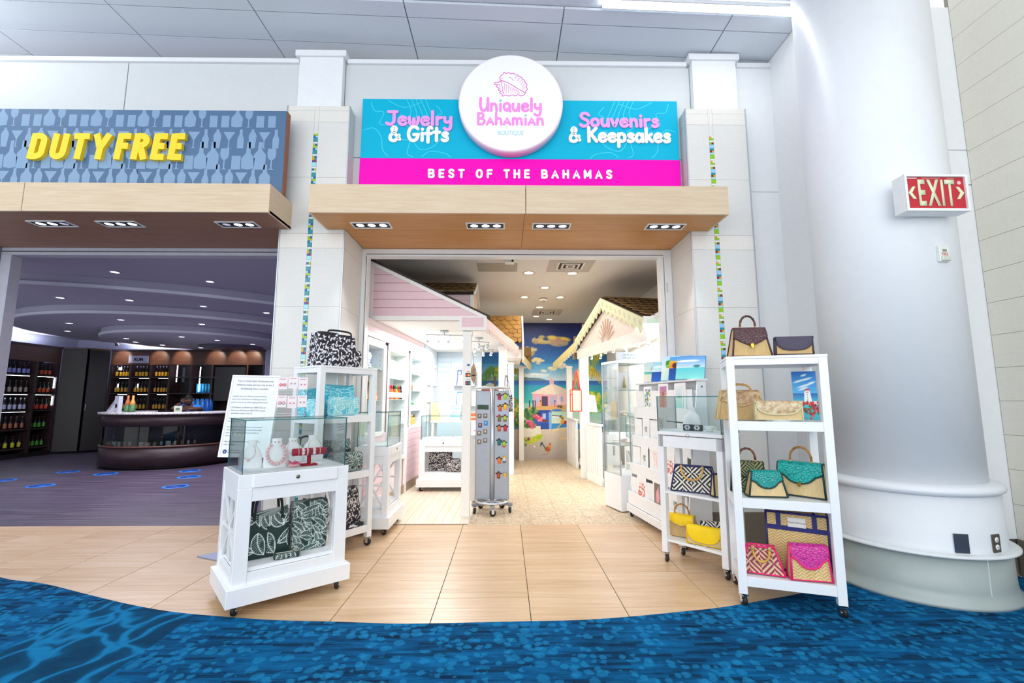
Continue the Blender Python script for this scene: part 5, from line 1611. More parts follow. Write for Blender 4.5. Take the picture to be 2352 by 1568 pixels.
for i in range(60): P.ell(.28 + r.random() * .75, .63 + r.random() * .36 * (.4 + i / 100), .05, .03, r.choice(('#d81f2c', '#b3122a', '#e8404a', '#7a1530', '#2c7a4a')))
t = thing('lighthouse_painting', 'small canvas of a white lighthouse with red flowers beside the cork clutch', 'painting', on(FD, .525, .24, 1.2045), D_R + rad(-8), None, rad(-6))
g = G(); g.box(-.075, .0015, 0, .075, .02, .345, .002); ob('canvas', g, mat('#e6e2da', .7), t)
canvas('picture', P, lambda u, v: (-.0745 + .149 * u, .0008, .3445 - .344 * v), t, PRINT)

# information sign on a pole
t = thing('information_sign', 'white framed notice about duties and taxes on a pole behind the front case', 'sign', (-2.26, 4.08, 0), 0)
g = G(); g.prism([(-.40, .12), (-.18, .02), (.2, .06), (.2, .32), (-.2, .32)], .001, .010); ob('base_plate', g, mat('#8e9bb4', .4, .4), t)
g = G(); g.tube([(0, .12, .01), (0, .10, .90)], .014, 10); ob('pole', g, mat('#cfd4da', .3, .6), t)
bd = bpy.data.objects.new('board', None); COL.objects.link(bd); bd.parent = t; bd.location = (0, 0, .855); bd.rotation_euler = (rad(-9), rad(1), 0)
g = G(); g.box(-.212, .0, 0, .212, .02, .712, .002); ob('backing', g, mat('#eceff2', .5), bd)
g = G()
for a in ((-.215, -.008, -.003, .215, .022, .012), (-.215, -.008, .70, .215, .022, .715), (-.215, -.008, .012, -.199, .022, .70), (.199, -.008, .012, .215, .022, .70)): g.box(*a, .002)
ob('frame', g, mat('#f2f4f6', .35), bd)
INK = mat('#4a5560', .7); INKL = mat('#6d7781', .7)
def ln(s, z, size, m=INK, x=0, al='CENTER', k=.82): text(s, bd, (x, -.0006, z), m, size, .0002, align=al, sx=k)
ln('This is a United States Preclearance area.', .655, .026, k=.74); ln('Additional duties and taxes may be due if', .62, .026, k=.76); ln('the following limit is exceeded.', .585, .026, k=.76)
for i, s in enumerate(('In general, once every 30 days you are permitted to', 'bring into the United States the following amount of', 'goods for personal use without paying additional duties:')): ln(s, .52 - i * .027, .0185, INKL, -.185, 'LEFT', .78)
for i, s in enumerate(('• US Residents are allowed up to $800 USD; and', '• Visitors are allowed up to $200 USD for goods', '   intended to remain in the U.S.')): ln(s, .42 - i * .026, .0195, INK, -.185, 'LEFT', .80)
for i, s in enumerate(('Taxes will be paid on alcohol and cigarettes in', 'excess of the limit.', '', 'If your purchase in the US Preclearance area combined', 'with previously declared items exceeds the limit, please', 'advise us and we will remit to US the applicable tax', 'and duty.', '', 'Failure to pay the duties and taxes may result in seizure', 'and/or penalties.')):
    if s: ln(s, .325 - i * .025, .0175, INKL, -.185, 'LEFT', .78)
ln('U.S. Customs and', .052, .017, INKL, -.14, 'LEFT', .85); ln('Border Protection', .032, .017, INKL, -.14, 'LEFT', .85)
g = G(); g.lathe([(.018, 0), (.018, .0008), (.013, .0012), (.0001, .0012)], 20, (-.165, 0, .045), axis='y'); e = ob('emblem', g, mat('#27467e', .6), bd)
g = G(); g.prism([(-.173, .050), (-.165, .044), (-.157, .050), (-.165, .034)], -.0014, -.0018, 'y'); ob('shield', g, mat('#e8ecf2', .6), e)

# ================================================================ INSIDE THE BOUTIQUE
PW = mat('#f2f1ee', .5, var=.015); PKS = mat('#e9c9d2', .5, var=.02); PKL = mat('#f3dfe2', .5, var=.015); BLS = mat('#dbe9f4', .5, var=.015); CREAM = mat('#f0e2c4', .5, var=.02)
# ---------------- mural: one painted wall, own units of about a centimetre (331 wide, 309 high)
P = Paint(331, 309, '#2f8fd0')
def U(a): return a / 331.0
def W(b): return b / 309.0
P.grad(0, W(55), '#141a5c', '#174f9e'); P.grad(W(55), W(95), '#174f9e', '#2a86cb'); P.grad(W(95), W(134), '#3d9bd6', '#cfe6ee')
r = random.Random(11)
def cloud(cx_, cy_, rx, ry, c1, c2, n=26):
    for i in range(n):
        a = r.uniform(0, 2 * PI); q = r.random() ** .5
        u, v = cx_ + math.cos(a) * q * rx, cy_ + math.sin(a) * q * ry
        P.ell(U(u), W(v), U(rx * r.uniform(.2, .38)), W(ry * r.uniform(.3, .5)), c1 if v < cy_ else c2, .8, .6)
cloud(202, 40, 34, 11, '#f2d768', '#d9c07a'); cloud(222, 46, 18, 8, '#c79a86', '#b7a08c'); cloud(166, 42, 7, 6, '#c9b88a', '#b3a07a'); cloud(154, 65, 14, 10, '#e2cfa0', '#c0a183'); cloud(172, 88, 14, 6, '#f0dfae', '#e6cda8'); cloud(204, 106, 9, 4, '#f6ead0', '#e8d8c0'); cloud(185, 112, 6, 3, '#f2e6d6', '#e6dccd'); cloud(228, 100, 10, 5, '#f6ead2', '#e8dcc8'); cloud(120, 104, 22, 6, '#eef2ee', '#dfe9ea'); cloud(165, 122, 30, 4, '#eef4f2', '#e0ecee')
P.grad(W(134), W(144), '#1c58ac', '#1e78c2'); P.grad(W(144), W(185), '#159bb6', '#35c0bd'); P.grad(W(185), W(230), '#8fd6c2', '#dfe6cf')
P.poly([(U(30), W(134)), (U(60), W(124)), (U(120), W(124)), (U(160), W(128)), (U(200), W(134))], '#7f9f7c'); P.poly([(U(140), W(126)), (U(175), W(128)), (U(200), W(134)), (U(120), W(134))], '#5c7f86')
# pink house
P.rect(U(159), W(163), U(214), W(193), '#eca6b4'); P.rect(U(214), W(163), U(252), W(190), '#f3c4c8')
P.poly([(U(154), W(163)), (U(204), W(140)), (U(253), W(160)), (U(214), W(166))], '#f0dfca'); P.poly([(U(204), W(140)), (U(253), W(160)), (U(214), W(166))], '#e6d2bd'); P.rect(U(198), W(130), U(208), W(141), '#d9b7bd'); P.poly([(U(195), W(132)), (U(203), W(126)), (U(211), W(132))], '#e6c6c6')
P.rect(U(180), W(169), U(194), W(192), '#4a3a58'); P.rect(U(165), W(170), U(174), W(183), '#b7bfd8'); P.rect(U(200), W(170), U(209), W(188), '#a9b6d6'); P.rect(U(223), W(170), U(229), W(181), '#a7b2d2'); P.rect(U(213), W(165), U(215), W(192), '#8ec3dc')
P.poly([(U(148), W(193)), (U(250), W(188)), (U(256), W(198)), (U(152), W(201))], '#d9a766'); P.rect(U(158), W(200), U(250), W(204), '#c9b48a')
for a, c in ((151, '#2b2a33'), (159, '#23366e'), (164, '#2f5a5a'), (176, '#e0b020'), (209, '#d8482c')): P.rect(U(a), W(181), U(a + 2.6), W(194), c); P.ell(U(a + 1.3), W(180), U(1.6), W(1.8), '#3b2a24')
for a, b in ((218, 192), (224, 193)): P.ell(U(a), W(b), U(3), W(3.4), '#6a5236')
# blue hut, boat, water
P.poly([(U(158), W(201)), (U(200), W(200)), (U(204), W(206)), (U(160), W(207))], '#1b3f98'); P.rect(U(162), W(206), U(196), W(243), '#2058b8'); P.rect(U(196), W(204), U(202), W(243), '#7fb2e2'); P.rect(U(167), W(206), U(178), W(217), '#16264e'); P.rect(U(182), W(208), U(189), W(220), '#a9c6ea'); P.rect(U(173), W(222), U(195), W(227), '#7a3d2a'); P.rect(U(176), W(229), U(196), W(243), '#1747a0')
P.ell(U(214), W(201), U(12), W(2.6), '#2a78c8'); P.poly([(U(204), W(212)), (U(222), W(214)), (U(222), W(218)), (U(206), W(217))], '#f0f0ea'); P.line([(U(204), W(212)), (U(222), W(214))], W(1.6), '#20222a'); P.ell(U(223), W(215), U(3), W(3), '#1e2026')
# path, planter, bushes
P.grad(W(243), W(309), '#d7c7b2', '#b3a9a4'); P.poly([(U(202), W(243)), (U(256), W(236)), (U(256), W(246)), (U(204), W(247))], '#e3cfa2')
P.poly([(U(140), W(236)), (U(177), W(236)), (U(177), W(256)), (U(140), W(262))], '#e9e2cc')
for i in range(160): a, b = 100 + r.random() * 70, 196 + r.random() * 42; P.ell(U(a - (b - 196) * .1), W(b), U(4), W(3.6), r.choice(('#2f6b2a', '#4c8a34', '#1f5226', '#6da03c', '#376f33')), .85, .4)
for a, b in ((154, 231), (172, 218), (150, 226), (166, 214), (160, 236), (177, 221)):
    for i in range(10): P.ell(U(a + r.uniform(-5, 5)), W(b + r.uniform(-4, 4)), U(2.4), W(2.3), r.choice(('#e0527a', '#c92f56', '#f07f9a')))
P.poly([(U(145), W(268)), (U(172), W(254)), (U(184), W(255)), (U(178), W(266)), (U(150), W(278))], '#c9cf2a'); P.poly([(U(160), W(262)), (U(183), W(255)), (U(176), W(266))], '#9fc43a')
for i in range(14): P.ell(U(142 + r.random() * 10), W(262 + r.random() * 18), U(3), W(3), r.choice(('#8a3a52', '#b9c43a', '#56803a')))
P.ell(U(163), W(281), U(2.4), W(2.2), '#f2efe8'); P.ell(U(165), W(279), U(1), W(1), '#c83a2a')
P.poly([(U(220), W(262)), (U(250), W(258)), (U(256), W(264)), (U(222), W(266))], '#e3c98c')
P.ell(U(232), W(228), U(9), W(4), '#a8323e'); P.ell(U(227), W(225), U(4), W(6), '#e8a830'); P.ell(U(227), W(218), U(2.6), W(2.6), '#5b3524'); P.ell(U(227), W(216), U(5), W(1.3), '#e4b94a'); P.line([(U(224), W(231)), (U(216), W(240))], W(3), '#d9b07a')
# rooster
P.ell(U(193), W(287), U(6.5), W(5.5), '#b5551e'); P.ell(U(197), W(282), U(3), W(5), '#d98a2e'); P.ell(U(198), W(276), U(2), W(2.2), '#c8281e')
for k in range(6): P.line(smooth_pts([(U(188), W(286)), (U(183 - k), W(278 - k)), (U(180 - k * .6), W(272 + k * 1.8))], 4), W(1.8), ('#1f3d36', '#2d5a46')[k % 2])
P.line([(U(193), W(292)), (U(192), W(298))], W(1.2), '#c99a3a'); P.line([(U(195), W(292)), (U(197), W(298))], W(1.2), '#c99a3a'); P.ell(U(186), W(299), U(8), W(1), '#9a8f90')
# palms and side gardens
def palm(cx_, cy_, R_, cols, n=13, a0=-200, a1=20):
    for i in range(n):
        a = rad(a0 + (a1 - a0) * i / (n - 1)); e = R_ * r.uniform(.8, 1.1)
        pt = [(cx_ + math.cos(a) * e * k, cy_ + math.sin(a) * e * k + e * .75 * k * k) for k in (0, .35, .7, 1)]
        c = r.choice(cols)
        P.line([(U(x), W(y)) for x, y in smooth_pts(pt, 3)], W(3.2), c, 1, True)
        for k in range(2, 10):
            x, y = smooth_pts(pt, 3)[k - 1]; P.line([(U(x), W(y)), (U(x + r.uniform(-3, 3)), W(y + R_ * .32))], W(1.6), c)
P.rect(U(40), W(150), U(84), W(215), '#e8603a'); P.rect(U(50), W(160), U(56), W(215), '#c2c8b2'); P.rect(U(66), W(158), U(71), W(215), '#7d9aa8'); P.poly([(U(36), W(150)), (U(62), W(138)), (U(88), W(150))], '#d8dfd6')
P.line([(U(72), W(118)), (U(76), W(170)), (U(74), W(215))], W(5), '#6a5238'); palm(72, 112, 34, ('#8fae2a', '#5d8f2c', '#b8c23a', '#3f7a2e'))
for i in range(70): P.ell(U(96 + r.random() * 34), W(176 + r.random() * 40), U(4), W(4), r.choice(('#d9c93a', '#7fae3a', '#3f8a3c', '#e86a2a', '#4a9a4a')), .9, .4)
palm(120, 112, 22, ('#c79a3a', '#a88a3a', '#8d9a3c'), 9, -160, 30)
palm(286, 112, 44, ('#efc22e', '#d9a82a', '#f4d85a', '#b9b23a'), 16, -210, 0); palm(318, 70, 40, ('#9fbf3a', '#c4c83a', '#e2cf4a'), 12, -230, -60)
P.poly([(U(262), W(110)), (U(300), W(108)), (U(304), W(128)), (U(264), W(132))], '#e6bd3a', .0)
for i in range(150): P.ell(U(270 + r.random() * 60), W(160 + r.random() * 46), U(4), W(4), r.choice(('#f2e23a', '#b4d03a', '#e9d22a', '#6fae4a', '#8fc24a', '#3f9a6a')), .9, .4)
P.fuzz(.05, 3, 2)
wm = bpy.data.objects['wall_mural']
canvas('mural', P, lambda u, v: (-1.0 + 3.35 * u, 10.698, 3.13 - 3.13 * v), wm, PRINT)

# ---------------- ceiling fittings over the aisle
WARM = emit('#ffe2ac', 9.0)
for i, (x, y) in enumerate(((.32, 6.36), (.94, 6.38), (.62, 7.23), (.32, 7.93), (.95, 7.93), (.65, 8.82), (.65, 9.82), (.97, 10.2))):
    t = thing('ceiling_downlight', 'warm ceiling downlight, ' + ['left one of the nearest pair', 'right one of the nearest pair', 'single one behind the near vent', 'left of the smoke detector', 'right of the smoke detector', 'just behind the smoke detector', 'left one of the farthest pair', 'right one of the farthest pair'][i], 'downlight', (x, y, 3.13), 0, 'warm downlights in the boutique ceiling')
    g = G(); g.lathe([(.062, 0), (.085, 0), (.088, -.004), (.084, -.007), (.062, -.005)], 24, cap=False); ob('rim', g, mat('#d8cfc0', .4), t)
    g = G(); g.lathe([(.0001, -.003), (.063, -.003)], 24); ob('lamp', g, WARM, t)
def grille(x, y, lab):
    t = thing('ceiling_vent', lab, 'vent', (x, y, 3.13))
    g = G(); g.box(-.3, -.3, -.006, .3, .3, -.001, .001); ob('plate', g, mat('#bdb4a8', .6), t)
    for k in range(3):
        e = .06 + .06 * k
        g = G()
        for q in ((-e, -e, e, -e + .025), (-e, e - .025, e, e), (-e, -e + .025, -e + .025, e - .025), (e - .025, -e + .025, e, e - .025)): g.box(q[0], q[1], -.02 + .004 * k, q[2], q[3], -.006)
        ob('louvre', g, mat('#e2dacd', .5), t)
    g = G(); g.box(-.16, -.16, -.0068, .16, .16, -.0062); ob('opening', g, mat('#47423c', .9), t)
grille(.86, 6.0, 'square ceiling vent nearest the boutique doorway'); grille(.84, 9.35, 'square ceiling vent farther back before the mural')
t = thing('smoke_detector', 'white smoke detector hanging between the warm downlights', 'detector', (.66, 8.03, 3.13))
g = G(); g.lathe([(.07, -.001), (.07, -.03), (.05, -.05)], 20); ob('housing', g, mat('#d9d3c8', .5), t); g = G(); g.lathe([(.03, -.05), (.028, -.066), (.001, -.068)], 14); ob('sensor', g, mat('#a8a196', .5), t)
t = thing('ceiling_camera', 'small white camera box on the boutique ceiling near the door header', 'camera', (.05, 5.75, 3.13)); g = G(); g.box(-.07, -.05, -.05, .05, .05, -.001, .004); ob('housing', g, PW, t); g = G(); g.lathe([(.014, .051), (.014, .056), (.001, .056)], 12, (.03, 0, -.03), axis='y'); ob('lens', g, BLACK, t)
t = thing('access_panel', 'square flush access panel in the boutique ceiling left of the vent', 'panel', (-.12, 6.1, 3.13)); g = G(); g.box(-.27, -.2, -.004, .27, .2, -.001, .001); ob('panel', g, mat('#b3a999', .7), t)

# ---------------- shingled roofs
def shingle_me(w, h, m):
    g = G(); n = 6
    top = [(0, 0), (w, 0), (w, -h * .72)] + [(w - w * k / n, -h * (.72 + .28 * math.sin(PI * k / n))) for k in range(1, n)] + [(0, -h * .72)]
    g.prism(top[::-1], 0, .012)
    return mesh('shingle', g, m)
SHG = wood('brown_shingle', [(.25, '#8f6a38'), (.5, '#b08545'), (.8, '#c99d58')], (6, 6, 6), .7)
SHD = wood('dark_shingle', [(.25, '#5d4526'), (.5, '#765a30'), (.8, '#8c6c3c')], (6, 6, 6), .8)
def roof(par, o, u, v, nu, nv, m, stagger=True):
    """o: top corner, u: along the ridge, v: down the slope"""
    u, v, o = V(u), V(v), V(o)
    wu, hv = u.length / nu, v.length / nv
    ud, vd = u.normalized(), v.normalized(); nd = ud.cross(-vd).normalized()
    R3 = M((ud, -vd, nd)).transposed().to_4x4()
    me = shingle_me(wu * .96, hv * 1.35, m)
    g = G(); g.add([o, o + u, o + u + v, o + v, o - nd * .03, o + u - nd * .03, o + u + v - nd * .03, o + v - nd * .03], [(0, 1, 2, 3), (7, 6, 5, 4), (0, 4, 5, 1), (1, 5, 6, 2), (2, 6, 7, 3), (3, 7, 4, 0)]); ob('roof_deck', g, mat('#3b2a18', .9), par)
    half = shingle_me(wu * .46, hv * 1.35, m)
    for j in range(nv):
        odd = j % 2 and stagger
        for i in range(nu + 1 if odd else nu):
            x = max(0, i - .5) * wu if odd else i * wu
            q = half if odd and i in (0, nu) else me
            p = o + ud * x + vd * (j * hv) + nd * .007
            k = link('shingle', q, par); k.matrix_local = M.Translation(p) @ R3 @ M.Rotation(rad(-5), 4, 'X')

# ---------------- left shop house: pink gable board, dormer, eave and second roof
t = thing('pink_house_front', 'pink boarded house gable with white trim over the left alcove', 'house front')
def slope_x(z): return -1.653 + (3.025 - z) / .685 * 1.413
z = 2.345
while z < 2.95:
    z1 = min(z + .1, 3.0)
    x1, x2 = slope_x(z) - .05, slope_x(z1) - .05
    if x2 > -1.615:
        g = G(); g.prism([(-1.615, z + .002), (x1, z + .002), (x2, z1 - .002), (-1.615, z1 - .002)], 5.49, 5.505, 'y'); ob('siding_board', g, PKS, t)
    z += .102
g = G(); g.prism([(-1.66, 2.35), (-.30, 2.35), (-1.66, 2.99)], 5.506, 5.53, 'y'); ob('backing', g, PKS, t)
g = G()
g.prism([(-1.66, 3.03), (-1.66, 2.985), (-.335, 2.345), (-.24, 2.345)], 5.478, 5.50, 'y'); ob('trim', g, PW, t)
g = G(); g.box(-1.66, 5.477, 2.295, -.565, 5.52, 2.345); ob('trim', g, PW, t)
g = G(); g.box(-1.66, 5.4775, 2.345, -1.615, 5.52, 3.0); ob('trim', g, PW, t)
g = G(); g.box(-.565, 5.47, 2.17, -.235, 5.56, 2.345, .002); ob('beam_end', g, PW, t)
g = G(); g.box(-.53, 5.466, 2.21, -.27, 5.47, 2.325); ob('beam_panel', g, PKS, t)
g = G(); g.prism([(-1.66, 3.06), (-1.66, 3.03), (-.235, 2.345), (-.20, 2.35)], 5.47, 7.8, 'y'); ob('roof_sheet', g, mat('#3f3a34', .8), t)
# eave board with hanging scallops, running back along the aisle
def eave(par, p0, p1, z0, z1, h, m, ms, n, dirn=1):
    p0, p1 = V(p0), V(p1); L = (p1 - p0).length; a = math.atan2(p1.y - p0.y, p1.x - p0.x)
    def zz(k): return z0 + (z1 - z0) * k
    g = G(); u = (p1 - p0) / L; nn = V((-u.y, u.x)) * .02
    c = [(p0, zz(0)), (p1, zz(1))]
    vs = []
    for q, zt in c:
        for s in (0, 1):
            w = q + nn * s
            vs += [(w.x, w.y, zt), (w.x, w.y, zt - h)]
    g.add(vs, [(0, 1, 5, 4), (2, 6, 7, 3), (0, 4, 6, 2), (1, 3, 7, 5), (0, 2, 3, 1), (4, 5, 7, 6)]); ob('eave_board', g, m, par)
    for i in range(n):
        k0, k1 = i / n, (i + .94) / n
        a0, a1 = p0 + (p1 - p0) * k0, p0 + (p1 - p0) * k1; am = (a0 + a1) / 2
        zt, zb = zz((k0 + k1) / 2) - h, zz((k0 + k1) / 2) - h - .055
        g = G(); o = nn * .2; o2 = nn * .7
        tri = [(a0.x, a0.y, zt + .002), (a1.x, a1.y, zt + .002), (a0.x * .3 + a1.x * .7, a0.y * .3 + a1.y * .7, zb + .012), (am.x, am.y, zb), (a0.x * .7 + a1.x * .3, a0.y * .7 + a1.y * .3, zb + .012)]
        vs = [(x + o.x, y + o.y, z_) for x, y, z_ in tri] + [(x + o2.x, y + o2.y, z_) for x, y, z_ in tri]
        g.add(vs, [(0, 1, 2, 3, 4), (9, 8, 7, 6, 5)] + [(i_, i_ + 5, (i_ + 1) % 5 + 5, (i_ + 1) % 5) for i_ in range(5)]); ob('scallop', g, ms, par)
eave(t, (-.235, 5.56), (.22, 7.85), 2.33, 2.24, .12, PKL, mat('#ecd6d6', .5), 16)
g = G(); g.prism([(-1.7, 5.57), (-.29, 5.57), (.15, 7.85), (.15, 9.35), (-1.45, 9.35)], 2.295, 2.33); struct('ceiling_alcove_left', g, PW)
# dormer
dm = t
g = G(); g.box(-1.25, 6.32, 2.5, -.47, 7.2, 2.82); ob('wall', g, PKS, dm)
for k in range(4):
    g = G(); g.box(-1.25, 6.306, 2.42 + k * .1, -.49, 6.32, 2.516 + k * .1); ob('siding_board', g, PKS, dm)
g = G(); g.box(-.50, 6.295, 2.38, -.455, 6.34, 2.84); g.box(-1.25, 6.297, 2.815, -.5, 6.335, 2.85); ob('trim', g, PW, dm)
g = G(); g.prism([(6.32, 2.45), (7.2, 2.4), (7.2, 2.80), (6.76, 3.02), (6.32, 2.80)], -.47, -.46, 'x'); ob('louvre_panel', g, mat('#9a5a46', .6), dm)
for k in range(7):
    g = G(); y = 6.4 + k * .11; g.box(-.46, y, 2.42, -.452, y + .02, 2.80 + .2 * (1 - abs(y - 6.76) / .44)); ob('slat', g, CREAM, dm)
g = G(); g.prism([(6.25, 2.79), (6.76, 3.04), (7.27, 2.79), (7.27, 2.83), (6.76, 3.085), (6.25, 2.83)], -.45, -.425, 'x'); ob('gable_trim', g, PW, dm)
roof(dm, (-1.3, 6.76, 3.06), (.87, 0, 0), (0, -.50, -.24), 6, 3, SHD)
# second house behind
h2 = thing('shingled_house_roof', 'golden brown scalloped shingle roof with a white gable edge, left of the mural', 'roof')
roof(h2, (-.45, 8.25, 2.84), (.72, 0, 0), (0, -.42, -.52), 5, 6, SHG)
g = G(); g.prism([(7.78, 2.28), (8.25, 2.85), (8.32, 2.85), (7.95, 2.28), (7.95, 1.98), (7.82, 2.02)], .275, .305, 'x'); ob('gable_edge', g, mat('#ecebe2', .5), h2)
g = G(); g.box(-.1, 7.9, 2.05, .27, 9.4, 2.2); ob('beam', g, PW, h2)
eave(h2, (.31, 8.35), (.56, 10.2), 2.16, 2.12, .10, mat('#f2e0a8', .5), CREAM, 10)
roof(h2, (-.1, 10.3, 2.5), (.66, 0, 0), (0, -.05, -.32), 4, 2, SHD)

# ---------------- white posts
def post(label, x, y, w, z1, z0=0):
    t = thing('post', label, 'post', (x, y, z0))
    g = G(); g.box(-w / 2, -w / 2, .0, w / 2, w / 2, z1 - z0, .004); ob('shaft', g, PW, t)
    g = G(); g.box(-w / 2 - .012, -w / 2 - .012, z1 - z0 - .05, w / 2 + .012, w / 2 + .012, z1 - z0 - .012, .003); ob('capital', g, PW, t)
    return t
post('white square post nearest the doorway, with card stickers', -.47, 5.57, .10, 2.168)
post('white post behind the grey souvenir stand', -.05, 7.6, .14, 2.22)
post('slimmer white post behind the stand, second from the doorway', .09, 8.6, .11, 2.05)
post('white post at the left edge of the mural', .345, 10.5, .11, 2.10)
post('white post at the right edge of the mural', 1.40, 10.25, .12, 2.08)
post('white post between the red straw bag and the glass tower', 1.375, 8.15, .15, 2.25)
ST = [('#e9eef2', '#1f5fb4'), ('#f2f2ee', '#e0762a'), ('#1d1d22', '#d8352e'), ('#f3f3f0', '#28468e'), ('#22222a', '#c83a44')]
sx0 = -.435
t = thing('card_stickers', 'column of payment card stickers on the near white post', 'sticker', (-.47, 5.519, 0))
for i, (z, h) in enumerate(((1.755, .05), (1.685, .045), (1.635, .05), (1.585, .038), (1.54, .05))):
    bg, c = ST[i]
    g = G(); g.box(-.005 - .01 * (i > 0), -.0016, z - h / 2 + .001, .045, 0, z + h / 2 - .001); s = ob('sticker', g, mat(bg, .4), t)
    if i == 2:
        for dx, cc in ((.004, '#d8352e'), (.024, '#f0b030')):
            g = G(); g.lathe([(.014, .0019 + dx * .01), (.0001, .0019 + dx * .01)], 14, (dx, 0, z), axis='y'); ob('emblem', g, mat(cc, .5), s)
    elif i == 3: text('VISA', s, (.016, -.002, z - .010), mat('#28468e', .5), .026, .0003)
    elif i == 4:
        for dx, cc in ((.0, '#d33a48'), (.018, '#2a6aa8'), (.03, '#2a9a8a')): g = G(); g.box(dx - .006, -.0022, z - .015, dx + .006, -.0016, z + .015); ob('emblem', g, mat(cc, .5), s)
    else: g = G(); g.box(.004, -.0022, z - .012, .036, -.0016, z + (.012 if i == 0 else -.002)); ob('emblem', g, mat(c, .5), s)
t = thing('hanging_ornament', 'carved brown leaf-shaped ornament hanging on the near post', 'ornament', (-.39, 5.545, 1.52))
g = G(); g.lathe([(.001, .0), (.022, .06), (.034, .13), (.026, .2), (.001, .27)], 10, sy=.4); ob('body', g, wood('driftwood', [(.3, '#6d5a48'), (.5, '#a08a6c'), (.7, '#c8b596')], (9, 9, 9), .7), t)
g = G(); g.lathe([(.02, .10), (.03, .11), (.02, .135)], 10, sy=.5); ob('band', g, BLACK, t); g = G(); g.tube([(0, 0, .27), (0, 0, .33)], .002, 5); ob('cord', g, BLACK, t)

# ---------------- left wall cabinets with niches
def niche_cab(par, x0, x1, z0, z1, top, shelves, inner):
    """white frame round a recessed niche; local x along the wall, y into it"""
    f = .035
    g = G(); g.box(x0 - f, 0, z1, x1 + f, .02, z1 + .09, .002); g.box(x0 - f, 0, z0 - .05, x0, .02, z1, .002); g.box(x1, 0, z0 - .05, x1 + f, .02, z1, .002); g.box(x0, 0, z0 - .05, x1, .02, z0, .002); ob('frame', g, PW, par)
    g = G(); g.box(x0 - .004, .02, z0, x0, .21, z1); g.box(x1, .02, z0, x1 + .004, .21, z1); g.box(x0, .205, z0, x1, .21, z1); g.box(x0, .02, z0 - .004, x1, .21, z0); g.box(x0, .02, z1, x1, .21, z1 + .004); ob('recess', g, inner, par)
    g = G()
    for k in range(int((z1 - z0) / .07)):
        for y in (.05, .17): g.lathe([(.005, 0), (.001, .0012)], 6, (x1 - .0008, y, z0 + .05 + k * .07), axis='x')
    o = ob('peg_holes', g, mat('#6b6d74', .8), par); o['kind'] = 'stuff'
    for z in shelves:
        g = G(); g.box(x0 + .001, .024, z - .006, x1 - .001, .2, z); ob('glass_shelf', g, [mat('#b9d6cf', .12)], par)
NO, NA = (-1.6, 5.25), math.atan2(1, .075)
nc = thing('niche_cabinet', 'white wall cabinet of three tall niches in the left alcove', 'cabinet', (NO[0], NO[1], 0), NA)
IN = mat('#dfe3e6', .6)
niche_cab(nc, .09, .62, .95, 1.985, 2.08, (1.33, 1.725), IN)
niche_cab(nc, .86, 1.66, .55, 1.985, 2.08, (1.0, 1.345, 1.63), IN)
niche_cab(nc, 1.90, 2.54, .95, 1.985, 2.08, (1.17, 1.48, 1.745), IN)
for k in range(3):
    g = G(); z = 2.085 + k * .07; g.box(.02, .004, z, 2.65, .03, z + .068); ob('siding_board', g, PKL, nc)
for k in range(8):
    g = G(); z = .13 + k * .1; g.box(.02, .004, z, .80, .03, z + .097, .001); ob('siding_board', g, PKS, nc)
    g = G(); g.box(1.72, .004, z, 2.62, .03, z + .097, .001); ob('siding_board', g, PKS, nc)
g = G(); g.box(1.64, -.012, 0, 1.72, .02, .97); ob('stile', g, PW, nc)
g = G(); g.box(.02, .0, 0, 2.62, .03, .125); ob('base_board', g, mat('#a8927a', .7), nc)
g = G(); g.box(0, .03, 0, 2.66, .045, .55); g.box(0, .212, .5, 2.66, .23, 2.3); g.box(.62 + .04, .03, .5, .82, .2, 2.05); g.box(1.7, .03, .5, 1.86, .2, 2.05); g.box(.0, .03, .5, .05, .2, 2.05); g.box(2.58, .03, .5, 2.66, .2, 2.05); ob('carcass', g, PKL, nc)
FN = (NO, NA)
def onn(x, y, z): return on(FN, x, y, z + .0012)
t = thing('gift_bag', 'blue and white patterned gift bag in the first niche', 'gift bag', onn(.33, .09, 1.725), NA)
P = Paint(30, 60, '#2a6ac8')
for i in range(26): P.ell(r.random(), r.random(), .2, .07, r.choice(('#eef2f6', '#dfe8f2', '#1b4aa8', '#f4f6f8')))
g = G(); g.box(-.10, .001, 0, .10, .06, .19, .002); ob('bag', g, mat('#3a74c8', .6), t); canvas('print', P, lambda u, v: (-.1 + .2 * u, 0, .19 - .19 * v), t, PRINT)
g = G(); g.tube(smooth_pts([(-.03, .03, .188), (-.02, .03, .235), (.02, .03, .235), (.03, .03, .188)], 4), .003, 5); ob('handle', g, SNOW, t)
KRAFT = mat('#c2924f', .7, bump=.1)
for i in range(3):
    t = thing('coffee_bag', ['kraft paper bag with a white label in the first niche, nearest the aisle', 'kraft paper bag standing behind the labelled one', 'kraft paper bag at the back of the first niche'][i], 'paper bag', onn(.44 - .10 * i, .035 + .05 * i, 1.331), NA + rad(3 * i))
    g = G(); g.at(); w = .095; g.add([(-w, 0, 0), (w, 0, 0), (w, .07, 0), (-w, .07, 0), (-w * .95, .03, .27), (w * .95, .03, .27), (w * .95, .04, .27), (-w * .95, .04, .27)], [(3, 2, 1, 0), (0, 1, 5, 4), (1, 2, 6, 5), (2, 3, 7, 6), (3, 0, 4, 7), (4, 5, 6, 7)]); ob('bag', g, KRAFT, t)
    if i < 2:
        g = G(); g.add([(-.06, -.002, .02), (.06, -.002, .02), (.06, .02, .2), (-.06, .02, .2)], [(0, 1, 2, 3)]); g.ball((.0, .001, .07), .022, 10, 1, .15, 1); ob('label', g, mat('#ece6da', .6), t)
GB = [('#2f9a6a', .875), ('#d9e0a0', .97), ('#e6d98a', 1.06), ('#cfe3b8', 1.15)]
q = 0
